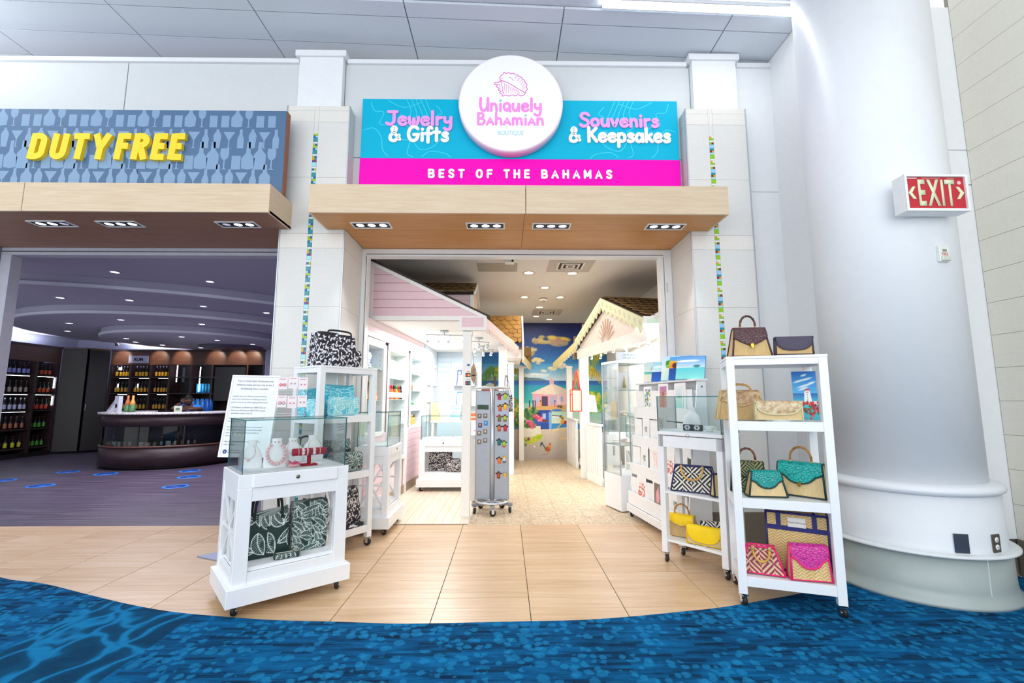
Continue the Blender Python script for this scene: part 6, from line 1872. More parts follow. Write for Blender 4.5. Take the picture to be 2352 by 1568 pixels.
for lev, z, hs in ((0, 1.6312, .13), (1, 1.7625, .12)):
    for i in range(6 if lev == 0 else 4):
        c = ('#9fd0c0', '#e9ecd8', '#d6e6b8', '#e4e2c4', '#cfe28a', '#bfe0b0')[i] if lev == 0 else GB[i][0]
        t = thing('tea_box', ('%s soap box in the lower row of the middle niche' if lev == 0 else '%s box in the upper row of the middle niche') % (['grey-green', 'ivory', 'light lime', 'sand', 'yellow-green', 'mint'][i] if lev == 0 else ['dark green', 'pale olive', 'straw yellow', 'pale green'][i]), 'box', onn(.93 + i * .105, .05, z), NA, 'soap and tea boxes in the middle niche')
        g = G(); g.box(-.048, 0, 0, .048, .09, hs, .001); ob('carton', g, mat(c, .5), t)
        g = G(); g.box(-.03, -.0008, hs * .3, .03, 0, hs * .75); ob('label', g, mat('#f3f2ea', .5), t)
for i in range(7):
    cp = ('#c9262c', '#d0303a', '#c9262c', '#20221f', '#1fa24a', '#d63036', '#201f26')[i]; bd_ = ('#d9542c', '#d86a3a', '#e07a4a', '#b84a2a', '#e0a82a', '#a83a2a', '#4a3028')[i]
    t = thing('sauce_bottle', '%s hot sauce bottle in the middle niche' % ['first red-capped', 'second red-capped', 'third red-capped', 'black-capped orange', 'green-capped yellow', 'red-capped brown, near-end', 'black-capped dark, nearest-end'][i], 'bottle', onn(.91 + i * .10, .05, 1.346), NA, 'hot sauce bottles in the middle niche')
    g = G(); g.lathe([(.026, 0), (.028, .01), (.028, .105), (.014, .135), (.013, .15)], 14); ob('glass', g, mat(bd_, .15), t)
    g = G(); g.lathe([(.0285, .02), (.0285, .095)], 14); ob('label', g, mat('#efe6e0' if i != 6 else '#e3dce6', .5), t)
    g = G(); g.lathe([(.015, .145), (.016, .195), (.001, .196)], 12); ob('cap', g, mat(cp, .4), t)
t = thing('gift_box', 'blue and white patterned box in the third niche', 'box', onn(2.1, .06, 1.746), NA)
P = Paint(24, 20, '#e8eef4')
for i in range(14): P.ell(r.random(), r.random(), .16, .14, r.choice(('#2a6ac8', '#3f86d8', '#dfe8f2')))
g = G(); g.box(-.10, .001, 0, .10, .08, .14, .001); ob('carton', g, mat('#4f86c8', .6), t); canvas('print', P, lambda u, v: (-.1 + .2 * u, 0, .14 - .14 * v), t, PRINT)
for i in range(3):
    t = thing('lotion_bottle', 'tall white lotion bottle %s in the third niche' % ['nearest the frame', 'in the middle', 'farthest along'][i], 'bottle', onn(2.15 + i * .11, .08, 1.481), NA, 'white bottles in the third niche')
    g = G(); g.lathe([(.03, 0), (.032, .01), (.032, .09), (.012, .11), (.01, .14), (.001, .142)], 12); ob('body', g, mat(('#8a6a52', '#eceae4', '#e6e4e0')[i], .3), t)
for i in range(3):
    t = thing('green_jar', 'small %s jar on the lowest niche shelf' % ['green-lidded', 'second green-lidded', 'third green-lidded'][i], 'jar', onn(2.0 + i * .11, .07, 1.171), NA, 'green-lidded jars in the third niche')
    g = G(); g.lathe([(.03, 0), (.032, .01), (.032, .08), (.026, .095)], 12); ob('glass', g, mat('#e6efe6', .2), t); g = G(); g.lathe([(.028, .092), (.03, .12), (.001, .121)], 12); ob('lid', g, mat('#2f9a5a', .4), t)
for i, c in enumerate(('#6aa04a', '#c8a24a', '#4a4a42')):
    t = thing('spice_jar', ['green-topped spice jar at the foot of the third niche', 'golden spice jar at the foot of the third niche', 'dark-topped spice jar at the foot of the third niche'][i], 'jar', onn(2.02 + i * .13, .07, .9512), NA)
    g = G(); g.lathe([(.036, 0), (.038, .01), (.038, .10), (.03, .115)], 12); ob('glass', g, mat('#d8b45a', .25), t); g = G(); g.lathe([(.033, .112), (.034, .15), (.001, .151)], 12); ob('lid', g, mat(c, .4), t)

# far left: pale blue boarded wall with narrow niches
g = G(); g.box(-1.46, 7.95, 0, -1.40, 9.4, 2.3); bw = struct('wall_blue_side', g, BLS)
for y0 in (8.05, 8.72):
    g = G(); g.box(-1.398, y0, .95, -1.385, y0 + .05, 1.95); g.box(-1.398, y0 + .5, .95, -1.385, y0 + .55, 1.95); g.box(-1.398, y0, 1.95, -1.385, y0 + .55, 2.02); ob('niche_frame', g, PW, bw)
    g = G(); g.box(-1.399, y0 + .05, .95, -1.392, y0 + .5, 1.95); ob('niche_back', g, mat('#d3d6dc', .6), bw)
    for z in (1.3, 1.6): g = G(); g.box(-1.392, y0 + .05, z - .005, -1.37, y0 + .5, z); ob('glass_shelf', g, mat('#b9ccd6', .2), bw)
g = G(); g.box(-1.46, 9.40, 0, -.50, 9.48, 2.3); bk = struct('wall_blue_back', g, BLS)
for k in range(14): g = G(); z = .9 + k * .1; g.box(-1.39, 9.385, z, -1.12, 9.40, z + .096, .001); ob('siding_board', g, BLS, bk)
g = G(); g.box(-1.11, 9.37, .9, -1.05, 9.40, 2.0); g.box(-.58, 9.37, .9, -.50, 9.40, 2.0); g.box(-1.11, 9.37, 2.0, -.50, 9.40, 2.08); ob('niche_frame', g, PW, bk)
g = G(); g.box(-1.05, 9.39, .9, -.58, 9.399, 2.0); ob('niche_back', g, mat('#d9dde4', .6), bk)
for z in (1.62, 1.22):
    g = G(); g.box(-1.05, 9.20, z - .008, -.58, 9.39, z); ob('glass_shelf', g, mat('#cfe0ea', .2), bk)
BLT = mat('#2f62c0', .5); AQT = mat('#4fa8d0', .5)
for i, (x, z, w, h, c, lab) in enumerate(((-.80, 1.6212, .36, .30, BLT, 'cream straw bag with royal blue edging in the far niche'), (-.86, 1.2212, .26, .26, AQT, 'cream straw bag with light blue edging below the royal blue one'))):
    t = thing('straw_bag', lab, 'bag', (x, 9.23, z))
    g = G(); g.box(-w / 2, 0, 0, w / 2, .1, h, .003); ob('body', g, mat('#f0e6cf', .7), t)
    g = G(); g.tube([(-w / 2, 0, 0), (-w / 2 + .02, 0, h)], .008, 6); g.tube([(w / 2, 0, 0), (w / 2 - .02, 0, h)], .008, 6); g.tube([(-w / 2 + .02, 0, h), (w / 2 - .02, 0, h)], .008, 6); ob('edge_binding', g, c, t)
    if i == 0:
        for xx in (-w * .36, w * .36): g = G(); g.box(xx - .045, -.006, h * .72, xx + .045, -.001, h * .95); ob('patch', g, c, t); g = G(); g.box(xx - .028, -.008, h * .76, xx + .028, -.005, h * .91); ob('patch', g, mat('#f0e6cf', .7), t)

# ---------------- centre showcase, shop counter and things on them
showcase_cart('showcase_counter', 'white jewelry counter at the back of the left alcove, floral bags below', (-1.29, 7.0), 0, .72, .5, .745, 1.10)
FC = ((-1.29, 7.0), 0.0)
printed_bag('tote_bag', 'black and cream floral tote with dark straps under the alcove counter', FC, .30, .14, .277, 0, .36, .33, .10, T_BW2, .22, .006, .25, .06, .0, .03, cloth=BKC, cat='tote bag')
printed_bag('cosmetic_bag', 'small black and cream floral bag leaning on the tote under the alcove counter', FC, .505, .02, .277, rad(-3), .22, .19, .09, T_BW2, .2, .006, .4, .1, cat='pouch')
for i, (x, lab) in enumerate(((.14, 'white display tray with pale jewelry at the left of the alcove counter case'), (.36, 'white tray with pink shells in the alcove counter case'), (.57, 'white tray of bracelets at the right of the alcove counter case'))):
    t = thing('jewelry_tray', lab, 'tray', on(FC, x, .2, .752))
    g = G(); g.box(-.09, -.10, 0, .09, .10, .02, .003); ob('tray', g, VELVET_W, t)
    for q in range(8): g = G(); g.ball((-.06 + .04 * (q % 4), -.04 + .07 * (q // 4), .026), .014, 8, 1, 1, .5); ob('trinket', g, mat(('#eab8b4', '#d8d2cc', '#e8d3b0')[i], .4), t)
t = thing('pattern_box', 'aqua and pink patterned box, upper one of two behind the alcove counter', 'box', (-.99, 8.5, 1.11)); 
P = Paint(40, 20, '#bfe3ee')
for i in range(10): P.ell(r.random(), r.random(), .12, .1, r.choice(('#f0a8b4', '#8fcfe0', '#e8f4f6', '#f4c8c8')))
P.rect(0, .45, 1, .55, '#7fc4da')
g = G(); g.box(-.17, .001, 0, .17, .2, .14, .002); ob('carton', g, mat('#bfe3ee', .5), t); canvas('print', P, lambda u, v: (-.17 + .34 * u, 0, .14 - .14 * v), t, PRINT)
u = dup(t, (-1.0, 8.48, .965), 0, 'aqua and pink patterned box, lower one of two behind the alcove counter')
t = thing('back_table', 'white table behind the alcove counter holding patterned boxes and cards', 'table', (-1.36, 8.4, 0)); g = G(); g.box(0, 0, .93, .85, .45, .963, .003); ob('tabletop', g, PW, t)
for x, y in ((.02, .02), (.79, .02), (.02, .39), (.79, .39)): g = G(); g.box(x, y, 0, x + .04, y + .04, .93); ob('leg', g, PW, t)
t = thing('straw_bag', 'honey-coloured straw bag on the table at the end of the pink wall', 'bag', (-1.30, 8.45, .965)); g = G(); g.add([(-.05, 0, 0), (.12, 0, 0), (.12, .12, 0), (-.05, .12, 0), (-.05, .02, .33), (.03, .02, .33), (.03, .08, .33), (-.05, .08, .33)], [(3, 2, 1, 0), (0, 1, 5, 4), (1, 2, 6, 5), (2, 3, 7, 6), (3, 0, 4, 7), (4, 5, 6, 7)]); ob('body', g, mat('#e6c894', .7, bump=.2), t)
t = thing('card_holder', 'white folder of pink-speckled cards standing on the back table', 'card holder', (-1.13, 8.46, .965)); g = G(); g.box(-.06, 0, 0, .12, .02, .27, .002); ob('folder', g, mat('#f0e8ea', .5), t)
t = thing('orange_box', 'orange and red box on the table right of the near post', 'box', (-.64, 8.5, .965)); g = G(); g.box(-.09, 0, 0, .1, .1, .13, .002); ob('carton', g, mat('#ee5a34', .5), t); g = G(); g.box(-.09, -.001, .05, .1, 0, .07); ob('stripe', g, mat('#f6c8a8', .5), t)
t = thing('cash_counter', 'white panelled counter behind the grey souvenir stand', 'counter', (-.46, 6.15, 0)); g = G(); g.box(0, 0, .05, .30, .95, .86, .004); ob('body', g, PW, t); g = G(); g.box(-.015, -.015, .86, .315, .965, .89, .004); ob('worktop', g, PW, t)
for x in (.04, .13, .22): g = G(); g.box(x, -.006, .10, x + .055, 0, .82, .002); ob('panel', g, PW, t)
t = thing('jewelry_tray', 'pink-lined tray on the white counter beside the near post', 'tray', (-.36, 6.4, .891)); g = G(); g.box(-.09, -.12, 0, .14, .12, .03, .004); ob('tray', g, PW, t); g = G(); g.box(-.08, -.11, .03, .13, .11, .036); ob('lining', g, mat('#ee4a7a', .6), t)
t = thing('aisle_cabinet', 'cream boarded cabinet on the left of the aisle near the mural', 'cabinet', (-.32, 9.12, 0)); g = G(); g.box(0, 0, .06, .46, 1.3, 1.05, .003); ob('body', g, CREAM, t); g = G(); g.box(-.01, -.015, 1.05, .475, 1.31, 1.08, .003); ob('worktop', g, CREAM, t); g = G(); g.box(.03, .03, 0, .43, 1.27, .06); ob('kick_board', g, mat('#7a6a50', .7), t)
for k in range(9): g = G(); g.box(.46, .02, .08 + k * .106, .466, 1.28, .08 + k * .106 + .1, .001); ob('siding_board', g, CREAM, t)
for i, (x, y, h, c) in enumerate(((-.1, 9.3, .16, '#eef0ea'), (.02, 9.5, .12, '#d85a3a'), (.08, 9.25, .13, '#f0f2ee'))):
    t = thing('shop_bottle', ['white bottle at the back of the cream cabinet top', 'red jar on the cream cabinet top', 'short white bottle at the near edge of the cream cabinet top'][i], 'bottle', (x, y, 1.081)); g = G(); g.lathe([(.035, 0), (.037, .01), (.037, h * .7), (.015, h * .82), (.014, h)], 12); ob('body', g, mat(c, .3), t); g = G(); g.lathe([(.016, h), (.016, h + .02), (.001, h + .02)], 10); ob('cap', g, SNOW, t)
# black and white tote hanging by thin straps
t = thing('hanging_tote', 'black and white bag hanging by long thin straps behind the souvenir stand', 'bag', (.02, 6.6, 1.17))
g = G(); n = 30
cv = T_BW
bb = printed_bag('hanging_body', 'x', ((0, 0), 0), 0, 0, 0, 0, .16, .24, .08, T_BW, .2, .006, .5, .1)
bm_ = bb.children[0]; bm_.parent = t; bm_.name = 'body'; bpy.data.objects.remove(bb)
g = G()
for dx in (-.06, -.02, .03, .06): g.tube([(dx, .04, .22), (dx * .2 - .02, .04, .52)], .004, 5)
ob('strap', g, mat('#3a3d4c', .6), t); g = G(); g.tube([(-.02, .04, .52), (-.02, .5, .525), (-.02, .925, .53)], .004, 5); ob('hook', g, CHROME, t)

# ---------------- souvenir spinner stand
SG = mat('#a3abb6', .4, .35, name='grey_enamel')
t = thing('spinner_stand', 'tall grey revolving stand with souvenir magnets on a star base', 'display stand', (-.168, 5.78, 0), rad(4))
g = G(); g.tube([(0, 0, .06), (0, 0, 1.5)], .028, 14); ob('pole', g, mat('#c2c8cf', .3, .6), t)
for z, rr, nm in ((1.488, .20, 'top_ring'), (.128, .19, 'bottom_ring')):
    g = G(); g.tube([(rr * math.cos(2 * PI * i / 40), rr * math.sin(2 * PI * i / 40), z) for i in range(40)], .013, 8, True)
    for k in range(2): a = k * PI / 2 + PI / 4; g.tube([(rr * math.cos(a), rr * math.sin(a), z), (-rr * math.cos(a), -rr * math.sin(a), z)], .008, 6)
    ob(nm, g, mat('#ccd1d6', .3, .6), t)
wing = []
for k, (a, dx) in enumerate(((180 - 4, 0), (-8, 0), (110, 0), (60, 0))):
    g = G(); g.at((0, 0, 0), rad(a)); g.box(.03, -.012, .15, .205, -.008, 1.455); g.box(.03, .008, .15, .205, .012, 1.455); g.box(.201, -.012, .15, .205, .012, 1.455); g.box(.03, -.012, 1.452, .205, .012, 1.456); g.box(.03, -.012, .148, .205, .012, .152); ob('panel', g, SG, t)
for k in range(5):
    a = rad(-90 + 72 * k)
    g = G(); g.at((0, 0, 0), a); g.box(.02, -.02, .085, .25, .02, .115, .003); g.box(.25, -.018, .087, .256, .018, .113); ob('base_arm', g, mat('#8d949c', .35, .5), t)
    c = caster(t, .225 * math.cos(a), .225 * math.sin(a), a, 1.1)
g = G(); g.lathe([(.05, .08), (.05, .12), (.03, .13)], 16); ob('hub', g, mat('#9aa1a8', .35, .5), t)
def magnet(label, x, z, kind, cols, grp, back):
    a = rad(4); o = V((-.168, 5.78, 0))
    s = -1 if x < 0 else 1
    wa = rad(180 - 4) if x < 0 else rad(-8)
    q = abs(x)
    ny = .0128
    if x < 0: p = V((math.cos(wa) * q, math.sin(wa) * q - ny, z)); ra = wa - PI
    else: p = V((math.cos(wa) * q, math.sin(wa) * q - ny, z)); ra = wa
    p = o + M.Rotation(a, 3, 'Z') @ p
    m_ = thing('magnet', label, 'magnet', p, a + ra, grp)
    c = [mat(k_, .4) for k_ in cols]
    g = G()
    if kind == 'turtle':
        g.ball((0, -.006, 0), .028, 10, .8, .3, 1.0); ob('shell', g, c[0], m_)
        g = G(); g.ball((0, -.006, .034), .013, 8, 1.2, .5, .8); ob('head', g, c[1], m_)
        g = G(); g.ball((-.026, -.004, .02), .012, 8, 1, .4, .8); ob('flipper', g, c[1], m_)
        g = G(); g.ball((.026, -.004, .018), .012, 8, 1, .4, .8); ob('flipper', g, c[1], m_)
        g = G(); g.box(-.02, -.010, -.042, .02, -.0005, -.018, .003); ob('name_plate', g, c[2], m_)
    else:
        g.box(-.024, -.006, -.028, .024, 0, .028, .002); ob('plate', g, c[0], m_)
        g = G(); g.ball((0, -.006, .004), .014, 8, 1.0, .35, 1.1); ob('relief', g, c[1], m_)
    return m_
RM = [(.085, 1.383, ('#b3163a', '#3a2420', '#c01a3c'), 'dark red turtle magnet, top left of the right panel'), (.16, 1.387, ('#9fd02a', '#6a3a24', '#8cc63a'), 'lime turtle magnet, top right of the right panel'),
 (.095, 1.243, ('#d9601e', '#4a2a1c', '#c8501a'), 'orange turtle magnet, second row left of the right panel'), (.16, 1.262, ('#f2c21e', '#3a3020', '#e0a81e'), 'yellow turtle magnet, second row right of the right panel'),
 (.085, 1.118, ('#6a7a2a', '#b01a4a', '#7a4a24'), 'olive turtle magnet with maroon head, third row of the right panel'), (.155, 1.118, ('#a0c83a', '#5a2a5a', '#8a4a2a'), 'light green turtle magnet, third row of the right panel'),
 (.083, .998, ('#c8702a', '#3a2a20', '#a8501e'), 'brown-orange turtle magnet, fourth row of the right panel'), (.158, .998, ('#c81a44', '#3a2420', '#a81438'), 'crimson turtle magnet, fourth row of the right panel'),
 (.083, .83, ('#1e6a70', '#1c3a3a', '#1a5a5a'), 'dark teal turtle magnet beside the green one, fifth row'), (.143, .808, ('#8ad02a', '#3a3a20', '#c8501e'), 'bright green turtle magnet beside the teal one, fifth row'),
 (.085, .61, ('#e8741a', '#2a2018', '#e06a1a'), 'vivid orange turtle magnet, sixth row'), (.148, .622, ('#c8ccd0', '#d8a81e', '#5a5a5a'), 'silver and yellow turtle magnet, sixth row'),
 (.078, .435, ('#a8481e', '#3a2018', '#8a3a1a'), 'rust brown turtle magnet, lowest row left'), (.155, .435, ('#dfb02a', '#9aa4b0', '#b8c0c8'), 'yellow and silver turtle magnet, lowest row right')]
for x, z, c, lab in RM: magnet(lab, x, z, 'turtle', c, 'turtle magnets on the right panel', 0)
LM = [(-.165, 1.252, '#22402c', '#37583c', 'dark green magnet, left of the three at the top'), (-.118, 1.252, '#22402c', '#37583c', 'dark green magnet, middle of the three at the top'), (-.072, 1.250, '#22402c', '#37583c', 'dark green magnet, right of the three at the top'),
 (-.16, 1.143, '#6a5a4e', '#c9beb0', 'brown relief magnet, left one of the upper brown pair'), (-.088, 1.145, '#6a5a4e', '#c9beb0', 'brown relief magnet, right one of the upper brown pair'), (-.152, 1.03, '#2a4a8a', '#e0902a', 'blue sunset magnet on the left panel'), (-.082, 1.055, '#2f7ac8', '#8ac4ea', 'bright blue magnet on the left panel'),
 (-.163, .935, '#7a6a5c', '#d2c8ba', 'left one of the middle pair of brown magnets'), (-.088, .952, '#7a6a5c', '#d2c8ba', 'right one of the middle pair of brown magnets'), (-.16, .83, '#7a6a5c', '#d2c8ba', 'left one of the lowest pair of brown magnets'), (-.088, .846, '#7a6a5c', '#d2c8ba', 'right one of the lowest pair of brown magnets')]
for x, z, c1_, c2_, lab in LM: magnet(lab, x, z, 'plate', (c1_, c2_), 'flat magnets on the left panel', 0)

# ---------------- right shop house: gable with sunburst, shingled roof, eave
GRN = mat('#e6e8c8', .5, var=.02); YEE = mat('#efe0a0', .5, var=.02)
HR = (1.67, 5.5); HA = math.atan2(1, -.1675)
t = thing('yellow_house_front', 'pale yellow-green gable with a sunburst panel over the right alcove', 'house front', (HR[0], HR[1], 0), HA)
# local x runs back along the aisle, local +y faces the aisle
S0, SA, S1 = 0.0, 1.35, 2.62
g = G(); g.prism([(S0 - .02, 2.33), (SA, 2.87), (S1, 2.385), (S1, 2.25), (SA, 2.72), (S0 - .02, 2.18)], .0, .025, 'y'); ob('barge_board', g, GRN, t)
for sl in ((S0, 2.19, SA, 2.72, 9), (SA, 2.72, S1, 2.25, 9)):
    a0, z0, a1, z1, n = sl
    for i in range(n):
        k0, k1 = i / n, (i + .92) / n
        x0, x1 = a0 + (a1 - a0) * k0, a0 + (a1 - a0) * k1
        za, zb = z0 + (z1 - z0) * k0, z0 + (z1 - z0) * k1
        g = G(); g.prism([(x0, za + .004), ((x0 + x1) / 2, min(za, zb) - .05 + abs(za - zb) * .3), (x1, zb + .004)], .004, .02, 'y'); ob('scallop', g, mat('#dfe4bf', .5), t)
        g = G(); g.prism([(x0 + .02, za + .05), (x0 + .05, (za + zb) / 2 + .03), (x0 + .08, zb + .06), (x0 + .05, (za + zb) / 2 + .10)], .025, .027, 'y'); ob('painted_leaf', g, mat('#c6d6b4', .5), t)
g = G(); g.prism([(S0 + .1, 2.24), (SA, 2.70), (S1 - .1, 2.28), (S1 - .1, 2.2), (S0 + .1, 2.2)], -.06, -.04, 'y'); ob('panel', g, mat('#efe3dc', .6), t)
for k in range(9):
    a = rad(20 + 140 * k / 8); L = .34
    g = G(); g.prism([(1.3 + math.cos(a) * .13 - math.sin(a) * .012, 2.2 + math.sin(a) * .13 + math.cos(a) * .012), (1.3 + math.cos(a) * .13 + math.sin(a) * .012, 2.2 + math.sin(a) * .13 - math.cos(a) * .012), (1.3 + math.cos(a) * L, 2.2 + math.sin(a) * L)], -.04, -.02, 'y'); ob('sunburst_ray', g, mat('#d8c0b0', .6), t)
g = G(); g.lathe([(.11, -.03), (.11, .03), (.10, .035)], 20, (1.3, -.03, 2.2), axis='y', a0=0, a1=PI); ob('sunburst_core', g, mat('#e6d2c4', .6), t)
g = G(); g.box(-.02, -.06, 2.05, S1, -.02, 2.2); ob('lintel', g, PW, t)
hr = thing('shingled_house_roof', 'brown scalloped shingle roof running right from the yellow-green gable', 'roof', (HR[0], HR[1], 0), HA)
roof(hr, (SA, -.03, 2.88), (0, -.85, 0), (-1.37, 0, -.535), 7, 7, SHD)
g = G(); g.add([(SA, 0, 2.88), (S1, 0, 2.385), (S1, -.9, 2.385), (SA, -.9, 2.88)], [(0, 1, 2, 3)]); ob('far_slope', g, mat('#5a4628', .8), hr)
e2 = thing('yellow_eave', 'long cream eave with scallops running back to the mural on the right', 'eave')
eave(e2, (.98, 9.6), (1.235, 8.1), 2.10, 2.375, .13, YEE, mat('#f0e4b4', .5), 12)
g = G(); g.add([(1.0, 9.6, 2.1), (1.26, 8.1, 2.38), (1.75, 8.1, 2.75), (1.6, 9.6, 2.5)], [(0, 1, 2, 3)]); ob('roof_sheet', g, mat('#6a5530', .8), e2)
g = G(); g.prism([(8.9, 2.4), (9.2, 2.86), (9.5, 2.4)], 1.54, 1.58, 'x'); ob('small_gable', g, mat('#d9c49a', .7), e2); g = G(); g.prism([(9.45, 2.2), (9.7, 2.68), (9.95, 2.2)], 1.44, 1.48, 'x'); ob('small_gable', g, mat('#b59a70', .6), e2)
g = G(); g.prism([(5.54, 1.72), (5.54, 2.36), (8.3, 2.36), (9.4, 2.36), (9.4, 1.15), (8.1, 1.36)][::-1] if 0 else [(1.80, 5.56), (2.36, 5.56), (2.36, 9.3), (1.32, 9.3), (1.50, 8.1)], 2.285, 2.31); struct('ceiling_alcove_right', g, PW)
# end panel facing the hall
t = thing('green_end_panel', 'small white house end with a pale green panel beside the right door jamb', 'panel', (1.67, 5.425, 0))
g = G(); g.prism([(-.02, 2.14), (.22, 2.14), (.22, 2.42), (.06, 2.34), (-.02, 2.34)], 0, .03, 'y'); ob('board', g, PW, t); g = G(); g.prism([(.02, 2.19), (.20, 2.19), (.20, 2.36), (.08, 2.30), (.02, 2.30)], -.004, 0, 'y'); ob('panel', g, mat('#cfe6d2', .5), t)
g = G(); g.box(.17, .0, 0, .22, .05, 2.14); ob('post', g, PW, t)

# ---------------- track lights
HOT = emit('#ffffff', 14.0)
def track_light(label, x, y, z, rz, n=4, L=.5):
    t = thing('track_light', label, 'light', (x, y, z), rz)
    g = G(); g.lathe([(.06, -.001), (.06, -.02), (.05, -.024)], 20); ob('base_plate', g, GREY_ALU, t)
    g = G(); g.tube([(-L / 2, 0, -.06), (L / 2, 0, -.06)], .007, 8); g.tube([(0, 0, -.02), (0, 0, -.06)], .007, 8); ob('bar', g, GREY_ALU, t)
    for i in range(n):
        xx = -L / 2 + L * (i + .02) / (n - 1 + .04)
        g = G(); g.at((xx, 0, -.06), 0, rad(25 - 12 * (i % 2)), rad(18 * (i % 3 - 1))); g.tube([(0, 0, 0), (0, 0, -.03)], .005, 6); g.lathe([(.012, -.03), (.024, -.05), (.026, -.11)], 14); h = ob('lamp_head', g, GREY_ALU, t)
        g = G(); g.at((xx, 0, -.06), 0, rad(25 - 12 * (i % 2)), rad(18 * (i % 3 - 1))); g.lathe([(.024, -.1105), (.018, -.122), (.001, -.126)], 12); ob('bulb', g, HOT, h)
track_light('four-lamp track light nearest the pink gable in the left alcove', -.86, 6.36, 2.295, rad(12))
track_light('track light behind the near post in the left alcove', -.42, 7.1, 2.295, rad(30), 3, .36)
track_light('farthest track light in the left alcove', -.40, 8.2, 2.295, rad(20), 3, .36)
track_light('track light nearest the right door jamb in the right alcove', 2.0, 6.6, 2.285, rad(-20))
track_light('middle track light in the right alcove', 1.72, 7.6, 2.285, rad(-30))
track_light('farthest track light in the right alcove', 1.62, 8.7, 2.285, rad(-20), 3, .4)

CLEAR = glass_mat('white_glass', '#fdfefe', .5); PALE_EDGE = mat('#a9cdca', .15)
# ---------------- glass tower with hand-written header
t = thing('glass_tower', 'tall glass display tower with a handwritten white header, right of the aisle', 'display case', (1.385, 5.70, 0), rad(106))
# local x runs away from the doorway along the aisle, local -y points to the wall
w, d = .42, .40
g = G(); g.box(0, -d, .012, w, 0, .43, .003); ob('base_box', g, CART, t)
for x in (.05, w - .05):
    for y in (-.05, -d + .05): g = G(); g.lathe([(.02, 0), (.02, .012)], 10, (x, y, 0)); ob('foot', g, BLACK, t)
glass_case(t, .006, -d + .006, .43, w - .006, -.006, 1.80, mats=[CLEAR, PALE_EDGE])
for x in (0, w - .012):
    for y in (-.012, -d): g = G(); g.box(x, y, .43, x + .012, y + .012, 1.80); ob('corner_profile', g, GREY_ALU, t)
for z in (.78, 1.12, 1.46): g = G(); g.box(.014, -d + .014, z, w - .014, -.014, z + .006); g.mi = [0, 0, 1, 1, 1, 1]; ob('glass_shelf', g, [CLEAR, PALE_EDGE], t)
g = G(); g.box(-.004, -d - .004, 1.80, w + .004, .004, 1.83, .002); ob('top_frame', g, CART, t)
g = G(); g.box(-.006, -d - .02, 1.83, .008, .02, 1.935, .002); hd = ob('header', g, mat('#cdd6db', .6), t)
for i, s in enumerate(('Live for the moment', 'then take it with you')): link('lettering', text_mesh(s, .036, .0004, shear=.35, sx=.86, m=mat('#45708f', .6)), hd, (-.0066, -d / 2, 1.89 - .036 * i), (PI / 2, 0, -PI / 2))
for i, (x, y, z, lab) in enumerate(((.1, -.12, 1.466, 'white stand with a straw tassel on the top glass shelf of the tower'), (.25, -.2, 1.126, 'pale shell ornament on the middle glass shelf of the tower'), (.2, -.18, .786, 'small white figure on the lowest glass shelf of the tower'))):
    wp = M.Rotation(rad(106), 3, 'Z') @ V((x, y, z + .001)) + V((1.385, 5.70, 0))
    k = thing('ornament', lab, 'ornament', wp); g = G()
    if i == 0: g.box(-.07, 0, 0, .07, .01, .22, .002); ob('card', g, mat('#e6e6e8', .5), k); g = G(); g.lathe([(.001, .18), (.006, .15), (.022, .03), (.001, .025)], 10, (.02, -.02, 0)); ob('tassel', g, mat('#c8b06a', .7), k)
    else:
        for q in range(6): g.ball((.03 * math.cos(q), .03 * math.sin(q), .02 + .008 * q), .022, 8, 1.2, .8, .8)
        ob('shell', g, mat('#ece0d6', .4), k)

# ---------------- half walls and far counters on the right
def half_wall(label, p0, p1, h, n):
    p0, p1 = V(p0), V(p1); L = (p1 - p0).length
    t = thing('half_wall', label, 'half wall', (p0.x, p0.y, 0), math.atan2(p1.y - p0.y, p1.x - p0.x))
    g = G(); g.box(0, -.03, .03, L, .0, h - .03, .002); ob('panel', g, PW, t); g = G(); g.box(-.02, -.05, h - .03, L + .02, .03, h, .004); ob('cap_rail', g, PW, t); g = G(); g.box(-.01, -.04, 0.0, L + .01, .012, .12, .002); ob('base_board', g, PW, t)
    for i in range(n): x = L * (i + .25) / n; g = G(); g.box(x, 0, .14, x + L / n * .5, .012, h - .05, .002); ob('baluster', g, PW, t)
half_wall('white half wall with upright slats below the red straw bag', (1.49, 7.38), (1.395, 8.03), .95, 6)
half_wall('short white half wall farther back beside the mural', (1.40, 9.3), (1.36, 10.15), .95, 5)
showcase_cart('showcase_counter', 'overlit white glass counter behind the slatted half wall', (1.58, 7.3), 0, .72, .5, .80, 1.12, True)
showcase_cart('showcase_counter', 'farthest glass counter beside the mural on the right', (1.48, 9.0), 0, .70, .5, .72, 1.10, True)
showcase_cart('showcase_counter', 'white glass counter between the tower and the alcove wall', (1.72, 6.3), 0, .60, .5, .80, 1.12, True)
t = thing('straw_tote', 'cream straw tote with red edging and long red straps hanging by the mural', 'tote bag', (1.21, 8.02, 1.14), rad(8))
g = G(); g.box(-.10, 0, 0, .10, .06, .37, .004); ob('body', g, mat('#ead9a8', .7, bump=.2), t)
REDB = mat('#d8182c', .5)
g = G()
for x in (-.10, -.065, .10): g.box(x - .007, -.004, 0, x + .007, .002, .37)
for z in (.004, .29, .366): g.box(-.10, -.0035, z - .007, .10 if z != .29 else -.065, .002, z + .007)
ob('edge_binding', g, REDB, t)
g = G(); g.tube(smooth_pts([(-.06, -.004, .36), (-.01, -.01, .58), (.02, .02, .70), (.04, -.01, .58), (.075, -.004, .36)], 5), .012, 6, flat=.35, up=(0, 1, 0)); ob('strap', g, REDB, t)
g = G(); g.tube([(.02, .02, .695), (.09, .07, .705)], .004, 5); ob('hook', g, CHROME, t)
